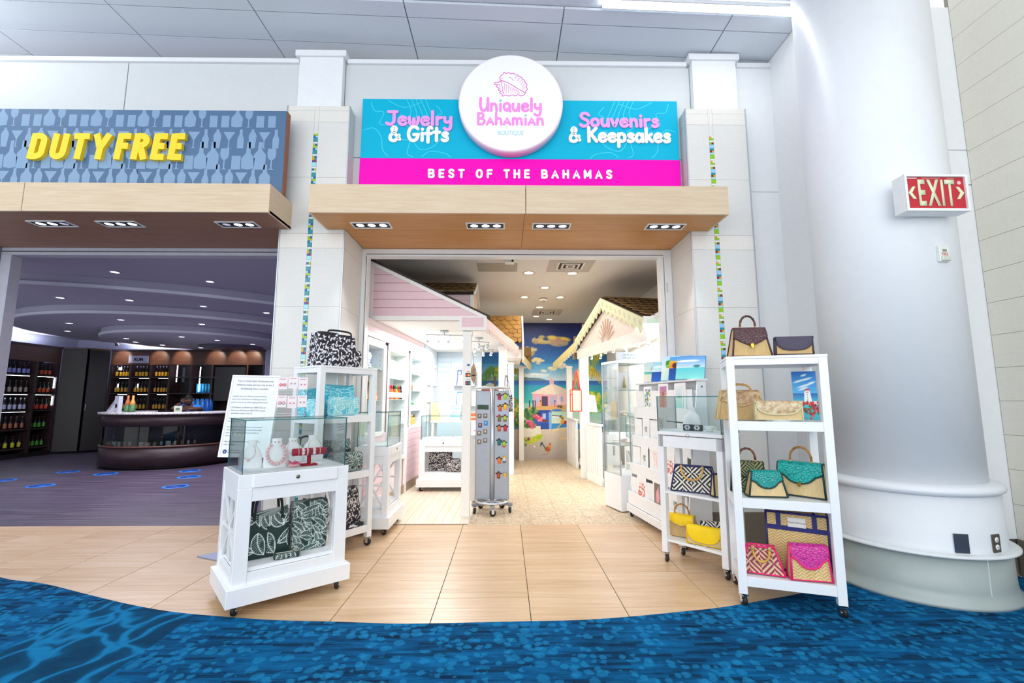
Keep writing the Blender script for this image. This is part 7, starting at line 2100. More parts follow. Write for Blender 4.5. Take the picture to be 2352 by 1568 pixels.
t = thing('white_cloth', 'white shirt folded over the post right of the red straw tote', 'shirt', (1.50, 8.02, 1.13)); g = G(); g.add([(-.06, 0, 0), (.08, 0, 0), (.04, 0, .28), (-.06, 0, .30), (-.06, .03, 0), (.08, .03, 0), (.04, .03, .28), (-.06, .03, .30)], [(0, 1, 2, 3), (7, 6, 5, 4), (0, 4, 5, 1), (1, 5, 6, 2), (2, 6, 7, 3), (3, 7, 4, 0)]); ob('cloth', g, SNOW, t)

# ---------------- postcard rack
RO = (1.428, 5.59); RA = math.atan2(-.99, .137); RL = 1.32
FR = (RO, RA)
rk = thing('postcard_rack', 'long white rack of matted prints and postcards in four tiers right of the doorway', 'rack', (RO[0], RO[1], 0), RA)
g = G(); g.prism([(.01, .06), (.27, .06), (.27, 1.52), (.19, 1.52)], RL - .02, RL, 'x'); ob('end_panel', g, CART, rk)
g = G(); g.prism([(.01, .06), (.27, .06), (.27, 1.52), (.19, 1.52)], 0, .02, 'x'); ob('end_panel', g, CART, rk)
g = G(); g.box(.02, .25, .06, RL - .02, .27, 1.52); ob('back_panel', g, CART, rk)
g = G(); g.box(-.01, .15, 1.52, RL + .012, .285, 1.54, .003); ob('top_board', g, CART, rk)
g = G(); g.box(RL, .22, 1.46, RL + .003, .235, 1.475); ob('keyhole', g, mat('#5a6070', .5), rk)
TIERS = [(1.13, 1.255), (.805, .925), (.485, .61), (.14, .285)]
for i, (z0, z1) in enumerate(TIERS):
    y = .12 - .035 * i
    g = G(); g.box(.0, y, z0, RL, y + .015, z1, .002); ob('lip', g, CART, rk)
    g = G(); g.box(.02, y + .015, z0, RL - .02, .25, z0 + .012); ob('tier_board', g, CART, rk)
g = G(); g.box(0, -.01, .06, RL, .01, .14, .002); ob('plinth', g, CART, rk)
for x in (.06, RL - .06):
    for y in (.03, .23): c = caster(rk, x, y, rad(30), .85)
def art(kind):
    P = Paint(22, 30, '#eef0ee')
    if kind == 0:
        for i in range(60): P.ell(r.random(), r.random(), .12, .08, r.choice(('#3a7ac0', '#d84a3a', '#e8c84a', '#7ab0d8', '#f0ece0', '#4a9a6a')))
    elif kind == 1: P.grad(0, .45, '#b06ab8', '#e89a8a'); P.grad(.45, 1, '#f0905a', '#e8642a'); P.line([(.5, 1), (.5, .35)], .05, '#5a3030'); [P.line([(.5, .35), (.5 + .4 * math.cos(rad(a)), .35 + .25 * math.sin(rad(a)))], .03, '#6a3a3a') for a in range(0, 360, 40)]
    elif kind == 2: P.grad(0, .5, '#e6eef2', '#c8e0ea'); P.grad(.5, 1, '#bfe4dc', '#8fd0c8'); P.ell(.5, .5, .4, .05, '#7a9a4a')
    elif kind == 3: [P.line([(r.random(), r.random()), (r.random(), r.random())], .04, r.choice(('#c85a3a', '#5a9ac8', '#8ac8c0', '#e8b89a'))) for i in range(16)]
    elif kind == 4: [P.ell(r.random(), .3 + .7 * r.random(), .12, .06, r.choice(('#d8705a', '#e89a8a', '#c84a4a', '#f0c8c0'))) for i in range(26)]
    elif kind == 5: P.grad(0, 1, '#6a6460', '#8a8078'); P.ell(.42, .62, .2, .32, '#e8a0b0'); P.ell(.48, .3, .09, .07, '#e8b0b8'); P.line([(.5, .3), (.55, .16)], .05, '#d8909a')
    elif kind == 6: P.grad(0, 1, '#eef2f4', '#dfe6e8'); [P.ell(.5 + .3 * (r.random() - .5), .55 + .3 * (r.random() - .5), .1, .06, r.choice(('#8aa08a', '#5a7a6a', '#c8a8b0'))) for i in range(12)]
    elif kind == 7: P.grad(0, .55, '#eaf0f4', '#cfe4f0'); P.grad(.55, 1, '#8fc0e0', '#cfe6ee')
    elif kind == 8: [P.line([(r.random(), r.random()), (r.random(), r.random())], .03, r.choice(('#f0c0c8', '#e8d8dc', '#f0a8b0'))) for i in range(12)]
    return P
ARTS = [art(k) for k in range(9)]
nm = {0: 'colourful harbour', 1: 'orange sunset palm', 2: 'pale seascape', 3: 'bright street', 4: 'coral flower', 5: 'pink flamingo', 6: 'small plant', 7: 'blue sea', 8: 'faint pink'}
cards = [(0, .33, .20, 0, .25), (0, .71, .22, 1, .27), (0, 1.06, .22, 2, .265), (1, .34, .18, 6, .22), (1, .72, .22, 3, .27), (1, 1.02, .20, 7, .20), (2, .35, .19, 6, .23), (2, .60, .24, 8, .24), (2, .92, .22, 4, .22), (2, 1.17, .2, 7, .22), (3, .32, .24, 4, .25), (3, .73, .26, 5, .26), (3, 1.08, .22, 6, .23)]
ordn = ['top', 'second', 'third', 'lowest']
seen = {}
for tr, x, w, a, h in cards:
    y = .12 - .035 * tr + .0175; z = TIERS[tr][0] + .0135
    seen[(tr, a)] = seen.get((tr, a), 0) + 1
    lab = 'white matted %s print in the %s tier of the postcard rack' % (nm[a], ordn[tr]) + (', near end' if seen[(tr, a)] > 1 else '')
    k = thing('matted_print', lab, 'print', on(FR, x, y, z), RA, 'matted prints in the postcard rack', rad(-1.6))
    hh = h + .10
    g = G(); g.box(-w / 2, .001, 0, w / 2, .004, hh, .0008); ob('mat_board', g, mat('#f2f3f4', .35), k)
    canvas('picture', ARTS[a], lambda u, v: (-w * .36 + w * .72 * u, .0004, hh - .03 - (hh - .15) * v), k, PRINT)
# stacks of prints seen edge on, each print its own card
q = 0
for tr, x in ((0, .11), (0, .52), (0, .885), (0, 1.19), (1, .12), (1, .53), (1, .87), (1, 1.2), (2, .13), (2, .765), (3, .125), (3, .52), (3, .90), (3, 1.2)):
    for j in range(6):
        y = .12 - .035 * tr + .036 + j * .015; z = TIERS[tr][0] + .0135
        k = thing('card', 'white card standing edge-on in a stack in the %s tier of the postcard rack' % ordn[tr], 'card', on(FR, x - .012 + j * .008, y, z), RA + rad(13), 'edge-on card stacks in the %s tier' % ordn[tr])
        g = G(); g.box(-.07, 0, 0, .07, .003, (.27 if j % 2 else .30) - .004 * j); ob('board', g, mat('#e2e4ea' if j % 2 else '#f3f4f6', .4), k)
# small canvases on top of the rack
def small_art(kind):
    P = Paint(44, 44, '#bfe6ea')
    if kind == 0: P.grad(0, .5, '#cfeaf0', '#e6f4f4'); P.grad(.5, .62, '#3fc0a0', '#7fd8bc'); P.grad(.62, 1, '#eef0d8', '#f4efe0'); P.line([(.5, 1), (.42, .6), (.5, .3)], .04, '#5a6a3a'); [P.line([(.5, .3), (.5 + .36 * math.cos(rad(a)), .3 + .24 * math.sin(rad(a)) + .06)], .05, '#4a9a4a', 1, True) for a in range(0, 360, 36)]
    if kind == 1: P.grad(0, .5, '#9fd8ee', '#d8f0f4'); P.grad(.5, 1, '#1c50b0', '#2a68c8'); P.ell(.4, .25, .35, .05, '#ffffff', .9); P.poly([(.6, .4), (.72, .72), (.5, .7)], '#ffffff'); P.line([(.45, .75), (.8, .76)], .03, '#ffffff')
    if kind == 2: P.grad(0, .5, '#b8d8f0', '#e0f0f4'); P.grad(.5, 1, '#e8f2e0', '#c8ecec'); [P.ell(.45 + .3 * (r.random() - .5), .3 + .25 * (r.random() - .5), .12, .06, r.choice(('#5aa83a', '#8ac83a', '#3a8a3a'))) for i in range(20)]
    if kind == 3: P.grad(0, .18, '#4aa0e0', '#5aa8e0'); P.grad(.18, .5, '#f0b030', '#f08a1a'); P.grad(.5, 1, '#0f4a9a', '#1a60b8'); P.ell(.25, .38, .13, .12, '#5a2a1a'); P.poly([(.55, .5), (.62, .5), (.66, .85), (.5, .85)], '#cfe4f0', .8)
    if kind == 4: P.grad(0, .5, '#5a9ae0', '#cfe8f4'); P.grad(.5, 1, '#5fd0d8', '#8fe4dc'); P.ell(.4, .2, .4, .05, '#e8f2f8'); P.ell(.72, .44, .12, .06, '#3a8a8a')
    return P
for i, (x, w, h, lab) in enumerate(((.44, .24, .24, 'palm on a white beach'), (.64, .25, .22, 'white sailboat on dark blue sea'), (.83, .2, .27, 'leafy palm over pale water'), (1.02, .24, .25, 'orange sunset over dark blue water'), (1.22, .28, .23, 'turquoise lagoon'))):
    k = thing('small_canvas', 'unframed canvas of a %s leaning on the rack top' % lab, 'painting', on(FR, x, .165 + .008 * (i % 2), 1.5425), RA + rad(38), None, rad(-16))
    g = G(); g.box(-w / 2, .001, 0, w / 2, .018, h, .001); ob('canvas', g, mat('#5aa8d8', .6), k)
    canvas('picture', small_art(i), lambda u, v: (-w / 2 + w * u, .0004, h - h * v), k, PRINT)

# ================================================================ INSIDE THE LIQUOR SHOP
DKW = wood('dark_walnut', [(.25, '#2a1d1c'), (.5, '#38272a'), (.8, '#4a3433')], (2, 2, 12), .4, True)
DKW2 = wood('walnut_header', [(.25, '#4a3026'), (.5, '#5f3f30'), (.8, '#75503c')], (2, 9, 9), .4, True)
DKI = mat('#171214', .55)
SHW = mat('#3a2c2c', .4)
DKB = wood('black_walnut', [(.25, '#151112'), (.5, '#1d1718'), (.8, '#272021')], (2, 2, 12), .4, True)
LED = emit('#e6fbff', 12.0)
_lv = {}
def lamp_me():
    g = G(); g.lathe([(.05, 0), (.075, 0), (.078, -.004), (.074, -.008), (.05, -.006)], 20, cap=False); a = mesh('rim', g, mat('#c6c8d4', .4))
    g = G(); g.lathe([(.0001, -.003), (.052, -.003)], 20); return a, mesh('lamp', g, emit('#f6f4ff', 11.0))
RIM, LMP = lamp_me()
for i, (x, y, z) in enumerate([(-5.55, 6.43, 3.139), (-4.54, 6.95, 3.139), (-7.17, 7.35, 2.97), (-6.21, 7.53, 2.97), (-5.32, 8.02, 2.97), (-4.53, 8.63, 2.97), (-8.46, 8.92, 2.81), (-7.14, 8.51, 2.81), (-5.97, 9.0, 2.81), (-9.48, 9.97, 2.81), (-8.24, 10.01, 2.655), (-8.52, 10.62, 2.655), (-6.84, 9.71, 2.655), (-6.45, 10.28, 2.655), (-8.35, 11.22, 2.655), (-7.8, 11.8, 2.655), (-6.06, 11.01, 2.655)]):
    g_ = ['upper ceiling', 'largest ceiling disc', 'middle ceiling disc', 'smallest ceiling disc'][0 if z > 3.1 else 1 if z > 2.9 else 2 if z > 2.7 else 3]
    t = thing('ceiling_downlight', '%s downlight in the %s of the liquor shop' % (['left', 'right', 'leftmost', 'second from left', 'third from left', 'rightmost', 'second from left', 'third from left', 'rightmost', 'leftmost', 'leftmost', 'second from left', 'fourth from left', 'sixth from left', 'third from left', 'fifth from left', 'rightmost'][i], g_), 'downlight', (x, y, z - .0005), 0, 'downlights in the ' + g_)
    link('rim', RIM, t); link('lamp', LMP, t)
    if i in (0, 1, 3, 5, 7, 9, 12, 16): spot('liquor_beam', (x, y, z - .05), (x, y, 0), 30, (.86, .84, 1), 100)

# ---------------- dark cabinets: frame = origin + direction of the front; local x along the front, y into the cabinet
def cabinet(name, label, o, a, w, bays, shelves, d=.45, top=2.64, base=.10, head=2.25):
    t = thing(name, label, 'cabinet', (o[0], o[1], 0), a)
    g = G(); g.box(0, d - .02, 0, w, d, top); ob('back_panel', g, DKI, t)
    g = G(); g.box(0, .0, head, w, .03, top, .003); ob('header_panel', g, DKW2, t)
    g = G(); g.box(-.01, -.02, top - .03, w + .01, .05, top + .02, .004); ob('cornice', g, DKW, t)
    g = G(); g.box(0, .02, 0, w, d, base); ob('kick_board', g, DKI, t)
    for x in bays:
        g = G(); g.box(x - .025, 0, base, x + .025, d - .02, head, .002); ob('upright', g, DKW, t)
    for z in shelves:
        for x0, x1 in zip(bays, bays[1:]):
            g = G(); g.box(x0 + .025, .01, z - .03, x1 - .025, d - .02, z, .001); ob('shelf_board', g, SHW, t)
    return t
def led(par, x0, x1, y, z, vertical=0):
    g = G()
    if vertical: g.box(x0 - .009, y, z, x0 + .009, y + .012, z + vertical)
    else: g.box(x0, y, z - .006, x1, y + .012, z)
    return ob('light_strip', g, LED, par)
def bottle_set(body, label, cap, h=.30, r=.033):
    key = (body, label, cap, h)
    if key in _lv: return _lv[key]
    g = G(); n = 10
    g.lathe([(r * .8, 0), (r, .008), (r, h * .52), (r * .85, h * .6), (r * .36, h * .72), (r * .34, h * .88)], n, mi=0)
    g.lathe([(r * 1.02, h * .10), (r * 1.03, h * .12), (r * 1.03, h * .44), (r * 1.02, h * .46)], n, mi=1, cap=False)
    g.lathe([(r * .38, h * .86), (r * .40, h), (r * .05, h * 1.001)], n, mi=2)
    a = mesh('bottle', g, [mat(body, .08), mat(label, .5), mat(cap, .3)])
    _lv[key] = a
    return a
def bottle_row(F, x0, x1, n, y, z, me, label, group, jit=.006):
    for i in range(n):
        x = x0 + (x1 - x0) * (i + .5) / n + RND.uniform(-jit, jit)
        o = link('bottle', me, None, on(F, x, y + RND.uniform(-.008, .008), z + .001), (0, 0, RND.uniform(0, 6)))
        tag(o, label, 'bottle', group)
# left wall cabinet, front along X = -11.25 facing right; local x runs from near to far
LO, LA = (-11.25, 10.2), rad(90)
FL = (LO, LA)
lc = cabinet('bottle_cabinet', 'tall dark cabinet of lit bottle shelves on the left wall of the liquor shop', LO, LA, 1.56, [.03, 1.0, 1.53], [.22, .66, 1.09, 1.49, 1.93])
rowsL = [(1.93, '#15161f', '#8f9be0', '#22243a', 8, 'blue-labelled', '#15161f', '#d8643a', 'orange-labelled'), (1.49, '#1a1618', '#a99a94', '#3a3036', 7, 'grey-labelled', '#1a1412', '#dc5c2c', 'bright orange-labelled'), (1.09, '#20242c', '#c9cdf0', '#c9ced8', 8, 'silver-labelled', '#1a1412', '#d8442c', 'red-labelled'), (.66, '#1c1616', '#a8684c', '#4a3a36', 7, 'copper-labelled', '#14201a', '#56a83c', 'green-labelled upper'), (.22, '#1a1c16', '#c9c42a', '#2a2a22', 6, 'yellow-labelled', '#14201a', '#4f9a3e', 'green-labelled lower')]
for z, b, l, c, n, nm1, b2, l2, nm2 in rowsL:
    bottle_row(FL, .1, .97, n, .12, z, bottle_set(b, l, c, .29), '%s bottle on the lit left wall shelves of the liquor shop' % nm1, '%s bottles, near bay of the left cabinet' % nm1)
    bottle_row(FL, 1.05, 1.48, 4, .12, z, bottle_set(b2, l2, '#2a2422', .27), '%s bottle in the narrow far bay of the left cabinet' % nm2, '%s bottles, far bay of the left cabinet' % nm2)
for z in (1.895, 1.455, 1.055): led(lc, .08, .9, .06, z)
for z in (1.895, 1.455): led(lc, 1.08, 1.48, .06, z)
led(lc, 1.49, 0, .04, 1.62, .26); led(lc, 1.49, 0, .04, 1.2, .22)
# plain corner cabinets
t = thing('corner_cabinet', 'plain dark corner cabinet between the left bottle shelves and the rum wall', 'cabinet', (-11.25, 11.78, 0), math.atan2(.2, .45))
g = G(); g.box(0, .0, .05, .49, .12, 2.64, .004); ob('body', g, DKB, t); g = G(); g.box(.01, -.02, 2.61, .48, .12, 2.66, .003); ob('cornice', g, DKW, t)
t = thing('corner_cabinet', 'dark angled cabinet door panel at the left end of the rum wall', 'cabinet', (-10.775, 11.985, 0), math.atan2(.34, .30))
g = G(); g.box(.02, 0, .05, .42, .12, 2.64, .004); ob('body', g, DKB, t); g = G(); g.box(.02, -.02, 2.61, .42, .12, 2.66, .003); ob('cornice', g, DKW2, t); g = G(); g.box(.03, -.008, .1, .41, 0, 2.56, .003); ob('door', g, DKB, t); g = G(); g.box(.03, -.03, 1.05, .045, -.008, 1.22); ob('handle', g, CHROME, t)
# rum wall, front at Y = 12.3
RO_, RA_ = (-10.46, 12.3), 0.0
FRU = (RO_, RA_)
rw = cabinet('rum_cabinet', 'long dark back wall cabinet with three bays of rum bottles', RO_, RA_, 4.05, [.02, .53, 1.06, 1.56, 2.12, 2.68, 4.03], [.64, 1.07, 1.51, 1.935], .42)
for z in (1.935, 1.51, 1.07):
    lab = {1.935: 'upper', 1.51: 'middle', 1.07: 'lowest visible'}[z]
    col_ = ('#e8b62a', '#d9a23a', '#c89a34')[(1.935, 1.51, 1.07).index(z)]
    for b, (x0, x1) in enumerate(((.07, .50), (.57, 1.03), (1.10, 1.53))):
        bottle_row(FRU, x0, x1, 5, .10, z, bottle_set('#1a120e', col_, '#c9d2e0' if z > 1.9 else '#3a3a44', .29, .029), 'dark rum bottle with golden label, %s shelf, %s bay under the sign' % (lab, ('left', 'middle', 'right')[b]), 'rum bottles, %s shelf, %s bay' % (lab, ('left', 'middle', 'right')[b]))
for z in (1.90, 1.475):
    for x0, x1 in ((.22, .5), (.74, 1.03), (1.25, 1.53)): led(rw, x0, x1, .05, z - .004)
for x in (.20, .72): led(rw, x, 0, .05, 1.66, .09)
g = G(); g.box(.06, .03, 2.14, .3, .05, 2.24); 
g = G(); g.box(.19, .04, 2.12, .25, .07, 2.18); ob('light_strip', g, LED, rw)
led(rw, 1.72, 0, .05, 1.80, .44); led(rw, 2.33, 0, .05, 1.54, .66)
g = G(); g.box(1.86, .06, 1.8, 1.93, .08, 2.18); ob('reflection_panel', g, mat('#6a7280', .2, .8), rw)
for k, x in enumerate((1.58, 2.14)): g = G(); g.box(x, -.004, 2.26, x + .52, 0, 2.60, .002); ob('header_tile', g, DKW2, rw)
g = G(); g.box(2.74, .02, 1.3, 3.55, .05, 2.2, .004); ob('dark_screen', g, mat('#0e0f13', .25), rw); g = G(); g.box(3.58, .0, 1.2, 3.62, .03, 2.25); ob('batten', g, DKW2, rw)
t = thing('rum_sign', 'silver RUM sign plate over the rum bottles', 'sign', (-9.72, 12.27, 2.39)); g = G(); g.box(-.26, 0, -.10, .26, .015, .10, .002); ob('plate', g, mat('#b9bbd8', .35), t)
for x in (-.23, .23):
    for z in (-.075, .075): g = G(); g.lathe([(.010, 0), (.008, .006), (.001, .007)], 10, (x, 0, z), axis='y'); ob('screw', g, CHROME, t)
text('RUM', t, (0, -.001, -.04), mat('#1d2030', .6), .115, .001, bold=.004)
# white wall spots with warm pools on the header
for i, x in enumerate((-10.2, -9.25, -8.65, -7.75, -7.2, -6.8)):
    if i in (0, 3, 4, 5):
        t = thing('wall_spot', ['chrome spot lamp above the left end of the rum wall', '', '', 'chrome spot lamp above the lit walnut header, leftmost of three', 'chrome spot lamp above the lit walnut header, middle of three', 'chrome spot lamp above the lit walnut header, rightmost of three'][i], 'light', (x, 12.1, 2.80))
        g = G(); g.at((0, 0, 0), 0, rad(35)); g.lathe([(.02, .06), (.035, .03), (.045, -.06)], 14); ob('head', g, CHROME, t); g = G(); g.at((0, 0, 0), 0, rad(35)); g.lathe([(.0001, -.061), (.04, -.061)], 14); ob('bulb', g, emit('#ffffff', 16.0), t); g = G(); g.tube([(0, 0, .05), (0, .68, .1)], .008, 6); ob('arm', g, CHROME, t)
    spot('header_spot', (x + .05, 11.95, 2.62), (x + .05, 12.3, 2.42), 14, (1, .80, .62), 75, .02)
# goods by the counter
t = thing('can_pack', 'row of bright blue cans on a shelf right of the rum bottles', 'cans', on(FRU, 2.40, .14, 1.5105))
for i in range(5): g = G(); g.lathe([(.030, 0), (.036, .008), (.036, .24), (.03, .25), (.001, .25)], 12, (-.16 + i * .078, 0, 0)); ob('can', g, mat('#2f9ad8' if i % 2 else '#4ab4e6', .25, .3), t)
t = thing('blue_bottle', 'tall blue bottle at the end of the row of cans', 'bottle', on(FRU, 2.62, .14, 1.5105)); g = G(); g.lathe([(.03, 0), (.034, .01), (.034, .18), (.012, .26), (.012, .36), (.001, .361)], 12); ob('body', g, mat('#3f8fd0', .15), t); g = G(); g.lathe([(.0345, .05), (.0345, .15)], 12, cap=False); ob('label', g, mat('#cfe0f0', .5), t)
for b in range(7):
    o = link('bottle', bottle_set('#20242c', '#c9c4b4', '#c9ced8', .24, .028), None, on(FRU, 2.22 + b * .068, .1, 1.071)); tag(o, 'clear bottle with pale label on the shelf behind the seated person', 'bottle', 'clear bottles behind the seated person')

# ---------------- round service counter
CXY = (-7.2, 10.3)
t = thing('service_counter', 'round dark service counter with a glass display band and pale stone top', 'counter', (CXY[0], CXY[1], 0))
A0, A1 = rad(-205), rad(25)
def band(r0, r1, z0, z1, n=72): 
    g = G(); g.lathe([(r0, z0), (r1, z0), (r1, z1), (r0, z1), (r0, z0)], n, a0=A0, a1=A1); return g
ob('kick_base', band(.75, 1.15, .0, .06), DKI, t); ob('lower_front', band(.75, 1.24, .06, .44), DKW, t); ob('upper_front', band(.75, 1.24, .82, 1.05), DKW, t)
ob('display_back', band(.75, .98, .44, .82), DKI, t); ob('rail', band(1.225, 1.255, .42, .45), DKW2, t)
g = G(); g.lathe([(1.232, .45), (1.232, .82)], 60, a0=A0, a1=A1); ob('glass_band', g, glass_mat('counter_glass', '#c2ccd2', 1.2), t)
k = N('speckled_stone'); k.col(k.ramp(k.noise(k.obj(), 30, 4, .7), [(.35, '#8f8a8a'), (.5, '#d9d6d4'), (.7, '#efecec')])); k.set(.25)
ob('worktop', band(.72, 1.31, 1.05, 1.092), k.m, t)
for a in (-2.25, -1.45, -.85): g = G(); g.at((1.236 * math.cos(a), 1.236 * math.sin(a), 0), a); g.box(-.006, -.012, .45, .006, .012, .82); ob('mullion', g, DKI, t)
r = random.Random(21)
for i in range(16):
    a = rad(-128 + i * 5.6 + (6 if i > 6 else 0)); q = 1.11
    p = (CXY[0] + q * math.cos(a), CXY[1] + q * math.sin(a), .4405)
    kind = ('box', 'jar', 'bottle', 'box')[i % 4] if i < 12 else 'bottle'
    lab = 'red-capped bottle at the right end of the counter display' if i >= 12 else '%s in the %s of the counter display' % ({'box': ('pale gift box', 'cream gift box')[i % 4 == 3], 'jar': 'gold-lidded jar', 'bottle': 'small dark bottle'}[kind], ('left third', 'middle', 'right third')[i // 4])
    gq = 'red-capped bottles in the counter display' if i >= 12 else None
    c = ('#d8cdb8', '#c98a3a', '#e8e2d6', '#b8a080', '#c9c9d2', '#a03a3a')[i % 6]
    if kind == 'box':
        o = thing('gift_box', lab, 'box', p, a + PI / 2); g = G(); g.box(-.04, -.03, 0, .04, .03, .07 + .03 * r.random(), .002); ob('carton', g, mat('#e2ddd2' if i % 8 else '#c8b088', .5), o); g = G(); g.box(-.041, -.031, .03, .041, .031, .04); ob('ribbon', g, mat(c, .5), o)
    elif kind == 'jar':
        o = thing('jar', lab, 'jar', p); g = G(); g.lathe([(.03, 0), (.036, .01), (.036, .06), (.028, .075)], 12); ob('glass', g, mat(c, .2), o); g = G(); g.lathe([(.03, .073), (.03, .09), (.001, .091)], 12); ob('lid', g, GOLD, o)
    else:
        o = link('bottle', bottle_set('#2a2024', c, '#c8484a' if i >= 12 else '#c9a24a', .19, .022), None, p); tag(o, lab, 'bottle', gq)
# things on the counter top
def ctop(px_, py_, z=1.0925): return (px_, py_, z)
t = thing('menu_stand', 'slanted white price card at the left end of the counter top', 'card', ctop(-8.28, 9.78), rad(-35)); g = G(); g.add([(-.08, 0, 0), (.08, 0, 0), (.08, .12, .24), (-.08, .12, .24), (-.08, .13, .24), (.08, .13, .24), (.08, .14, 0), (-.08, .14, 0)], [(0, 1, 2, 3), (7, 6, 5, 4), (3, 2, 5, 4), (0, 3, 4, 7), (1, 6, 5, 2), (0, 7, 6, 1)]); ob('card', g, mat('#dfe2ee', .5), t)
g = G()
for q in range(6): k0 = .18 + q * .12; g.add([(-.06, .12 * k0 - .001, .24 * k0), (.06, .12 * k0 - .001, .24 * k0), (.06, .12 * k0 + .004, .24 * k0 + .012), (-.06, .12 * k0 + .004, .24 * k0 + .012)], [(0, 1, 2, 3)])
o = ob('print', g, mat('#6c7080', .6), t); o['kind'] = 'stuff'
t = thing('white_box', 'upright white box with a dark round emblem on the counter top', 'box', ctop(-7.98, 9.62), rad(-28)); g = G(); g.box(-.085, 0, 0, .085, .07, .32, .003); ob('carton', g, mat('#dde0ec', .5), t); g = G(); g.lathe([(.045, .0006), (.045, .002), (.03, .0022), (.001, .0022)], 20, (0, 0, .12), axis='y'); ob('emblem', g, mat('#232630', .5), t)
t = thing('gift_bottles', 'green and orange bottle wrapped as a gift on the counter top', 'bottle', ctop(-7.62, 9.52), 0)
for i, (dx, c) in enumerate(((-.05, '#c86a3a'), (.05, '#d8a24a'))):
    g = G(); g.lathe([(.05, .0), (.055, .02), (.05, .14)], 12, (dx, 0, 0)); ob('lower_wrap', g, mat('#4a7a4a', .4), t); g = G(); g.lathe([(.05, .14), (.04, .2), (.02, .26), (.022, .33), (.001, .331)], 12, (dx, 0, 0)); ob('upper_wrap', g, mat(c, .35), t)
t = thing('papers', 'loose white sheets lying on the counter top', 'paper', ctop(-7.2, 9.33), rad(10))
for i in range(3): g = G(); g.at((.02 * i, .01 * i, .002 * i), rad(9 * i)); g.box(-.14, -.1, 0, .14, .1, .0016); ob('sheet', g, mat('#e2e3ee', .6), t)
t = thing('water_pack', 'shrink-wrapped pack of bright blue water bottles behind the counter', 'bottles', (-7.45, 11.42, 1.0)); 
tt = thing('back_bench', 'dark bench behind the service counter carrying the water pack and the monitor', 'bench', (-7.9, 11.3, 0)); g = G(); g.box(0, 0, .96, 1.7, .45, .998, .003); ob('worktop', g, DKW, tt)
for x in (.02, 1.6): g = G(); g.box(x, .02, 0, x + .08, .43, .96); ob('side_panel', g, DKW, tt)
for i in range(4):
    for j in range(2):
        g = G(); g.lathe([(.05, .001), (.056, .02), (.056, .26), (.02, .33), (.02, .36), (.001, .361)], 12, (-.17 + i * .115, j * .115, 0)); ob('water_bottle', g, mat('#2f8fe0' if i < 3 else '#1f6ad0', .15), t)
for i in range(2): g = G(); g.lathe([(.0575, .08), (.0575, .17)], 12, (-.17 + i * .115, 0, 0), cap=False); ob('label', g, mat('#9ad0f4', .4), t); g = G(); g.ball((-.17 + i * .115, -.056, .1), .02, 8, 1, .3, .6); ob('dot', g, mat('#d8542c', .5), t)
t = thing('monitor', 'black computer monitor behind the counter near the notice board', 'monitor', (-6.55, 11.4, .999), rad(-20)); g = G(); g.box(-.2, 0, .10, .2, .03, .40, .004); ob('screen', g, BLACK, t); g = G(); g.box(-.10, .03, .001, .10, .16, .015); g.box(-.02, .03, .015, .02, .06, .3); ob('stand', g, BLACK, t); g = G(); g.box(-.10, -.002, .17, -.06, 0, .32); ob('sticker', g, mat('#5a5d6a', .4), t)
t = thing('price_notice', 'white sheet with dark lettering taped beside the monitor', 'notice', (-6.27, 11.3, .999), rad(-25)); g = G(); g.box(-.09, 0, .0, .09, .004, .36); ob('sheet', g, mat('#cfd2e0', .5), t)
g = G()
for q in range(6): g.box(-.06, -.001, .06 + q * .05, .06 - .02 * (q % 2), 0, .06 + q * .05 + .022)
o = ob('print', g, mat('#4a4d5c', .6), t); o['kind'] = 'stuff'
t = thing('price_card', 'small printed card on the counter top before the seated person', 'card', ctop(-6.72, 9.62), rad(20)); g = G(); g.box(-.07, 0, 0, .07, .012, .12, .001); ob('card', g, mat('#b9c4b0', .5), t); g = G(); g.box(-.04, -.001, .03, .03, 0, .08); ob('print', g, mat('#5a6a50', .6), t)
# floor dots
for i, (x, y) in enumerate([(-8.2, 8.97), (-7.28, 8.71), (-5.99, 9.05), (-5.54, 8.36), (-5.14, 7.46), (-7.32, 7.56), (-8.43, 8.05)]):
    t = thing('floor_sticker', 'round blue floor sticker %s' % ['left of the counter foot', 'just before the left of the counter', 'before the right part of the counter', 'second nearest on the right', 'nearest on the right, with dark print', 'nearest on the left', 'at the left edge of the doorway view'][i], 'sticker', (x, y, .0005), rad(20 * i))
    g = G(); g.lathe([(.18, 0), (.18, .002), (.14, .0022), (.001, .0022)], 28); ob('disc', g, mat('#2f86e6', .4), t); g = G(); g.lathe([(.135, .0023), (.001, .0024)], 24); ob('ring', g, mat('#1f5cc0', .4), t)
    if i in (3, 4):
        for q in range(3): g = G(); g.box(-.08 + .06 * q, -.05, .0025, -.04 + .06 * q, .05, .0028); ob('print', g, mat('#0f2a6a', .5), t)

# ---------------- the person at the counter
SKIN = mat('#5a372a', .5, var=.05); SHIRT = mat('#1f7fe6', .7, var=.06); HAIRM = mat('#120d0c', .8)
px_, py_ = -7.12, 10.55
t = thing('person', 'person in a bright blue polo shirt resting their cheek on one hand at the counter', 'person', (px_, py_, 0), rad(26))
def skin(name, verts, edges, m, lv=2, par=t, root=0):
    me = bpy.data.meshes.new(name); me.from_pydata([v[:3] for v in verts], edges, []); me.update()
    o = bpy.data.objects.new(name, me); COL.objects.link(o); o.parent = par
    md = o.modifiers.new('skin', 'SKIN'); sl = me.skin_vertices[0].data
    for i, v in enumerate(verts):
        rr = v[3]; sl[i].radius = rr if isinstance(rr, tuple) else (rr, rr)
        sl[i].use_root = i == root
    sb = o.modifiers.new('smooth', 'SUBSURF'); sb.levels = lv; sb.render_levels = lv
    md.use_smooth_shade = True
    me.materials.append(m)
    return o
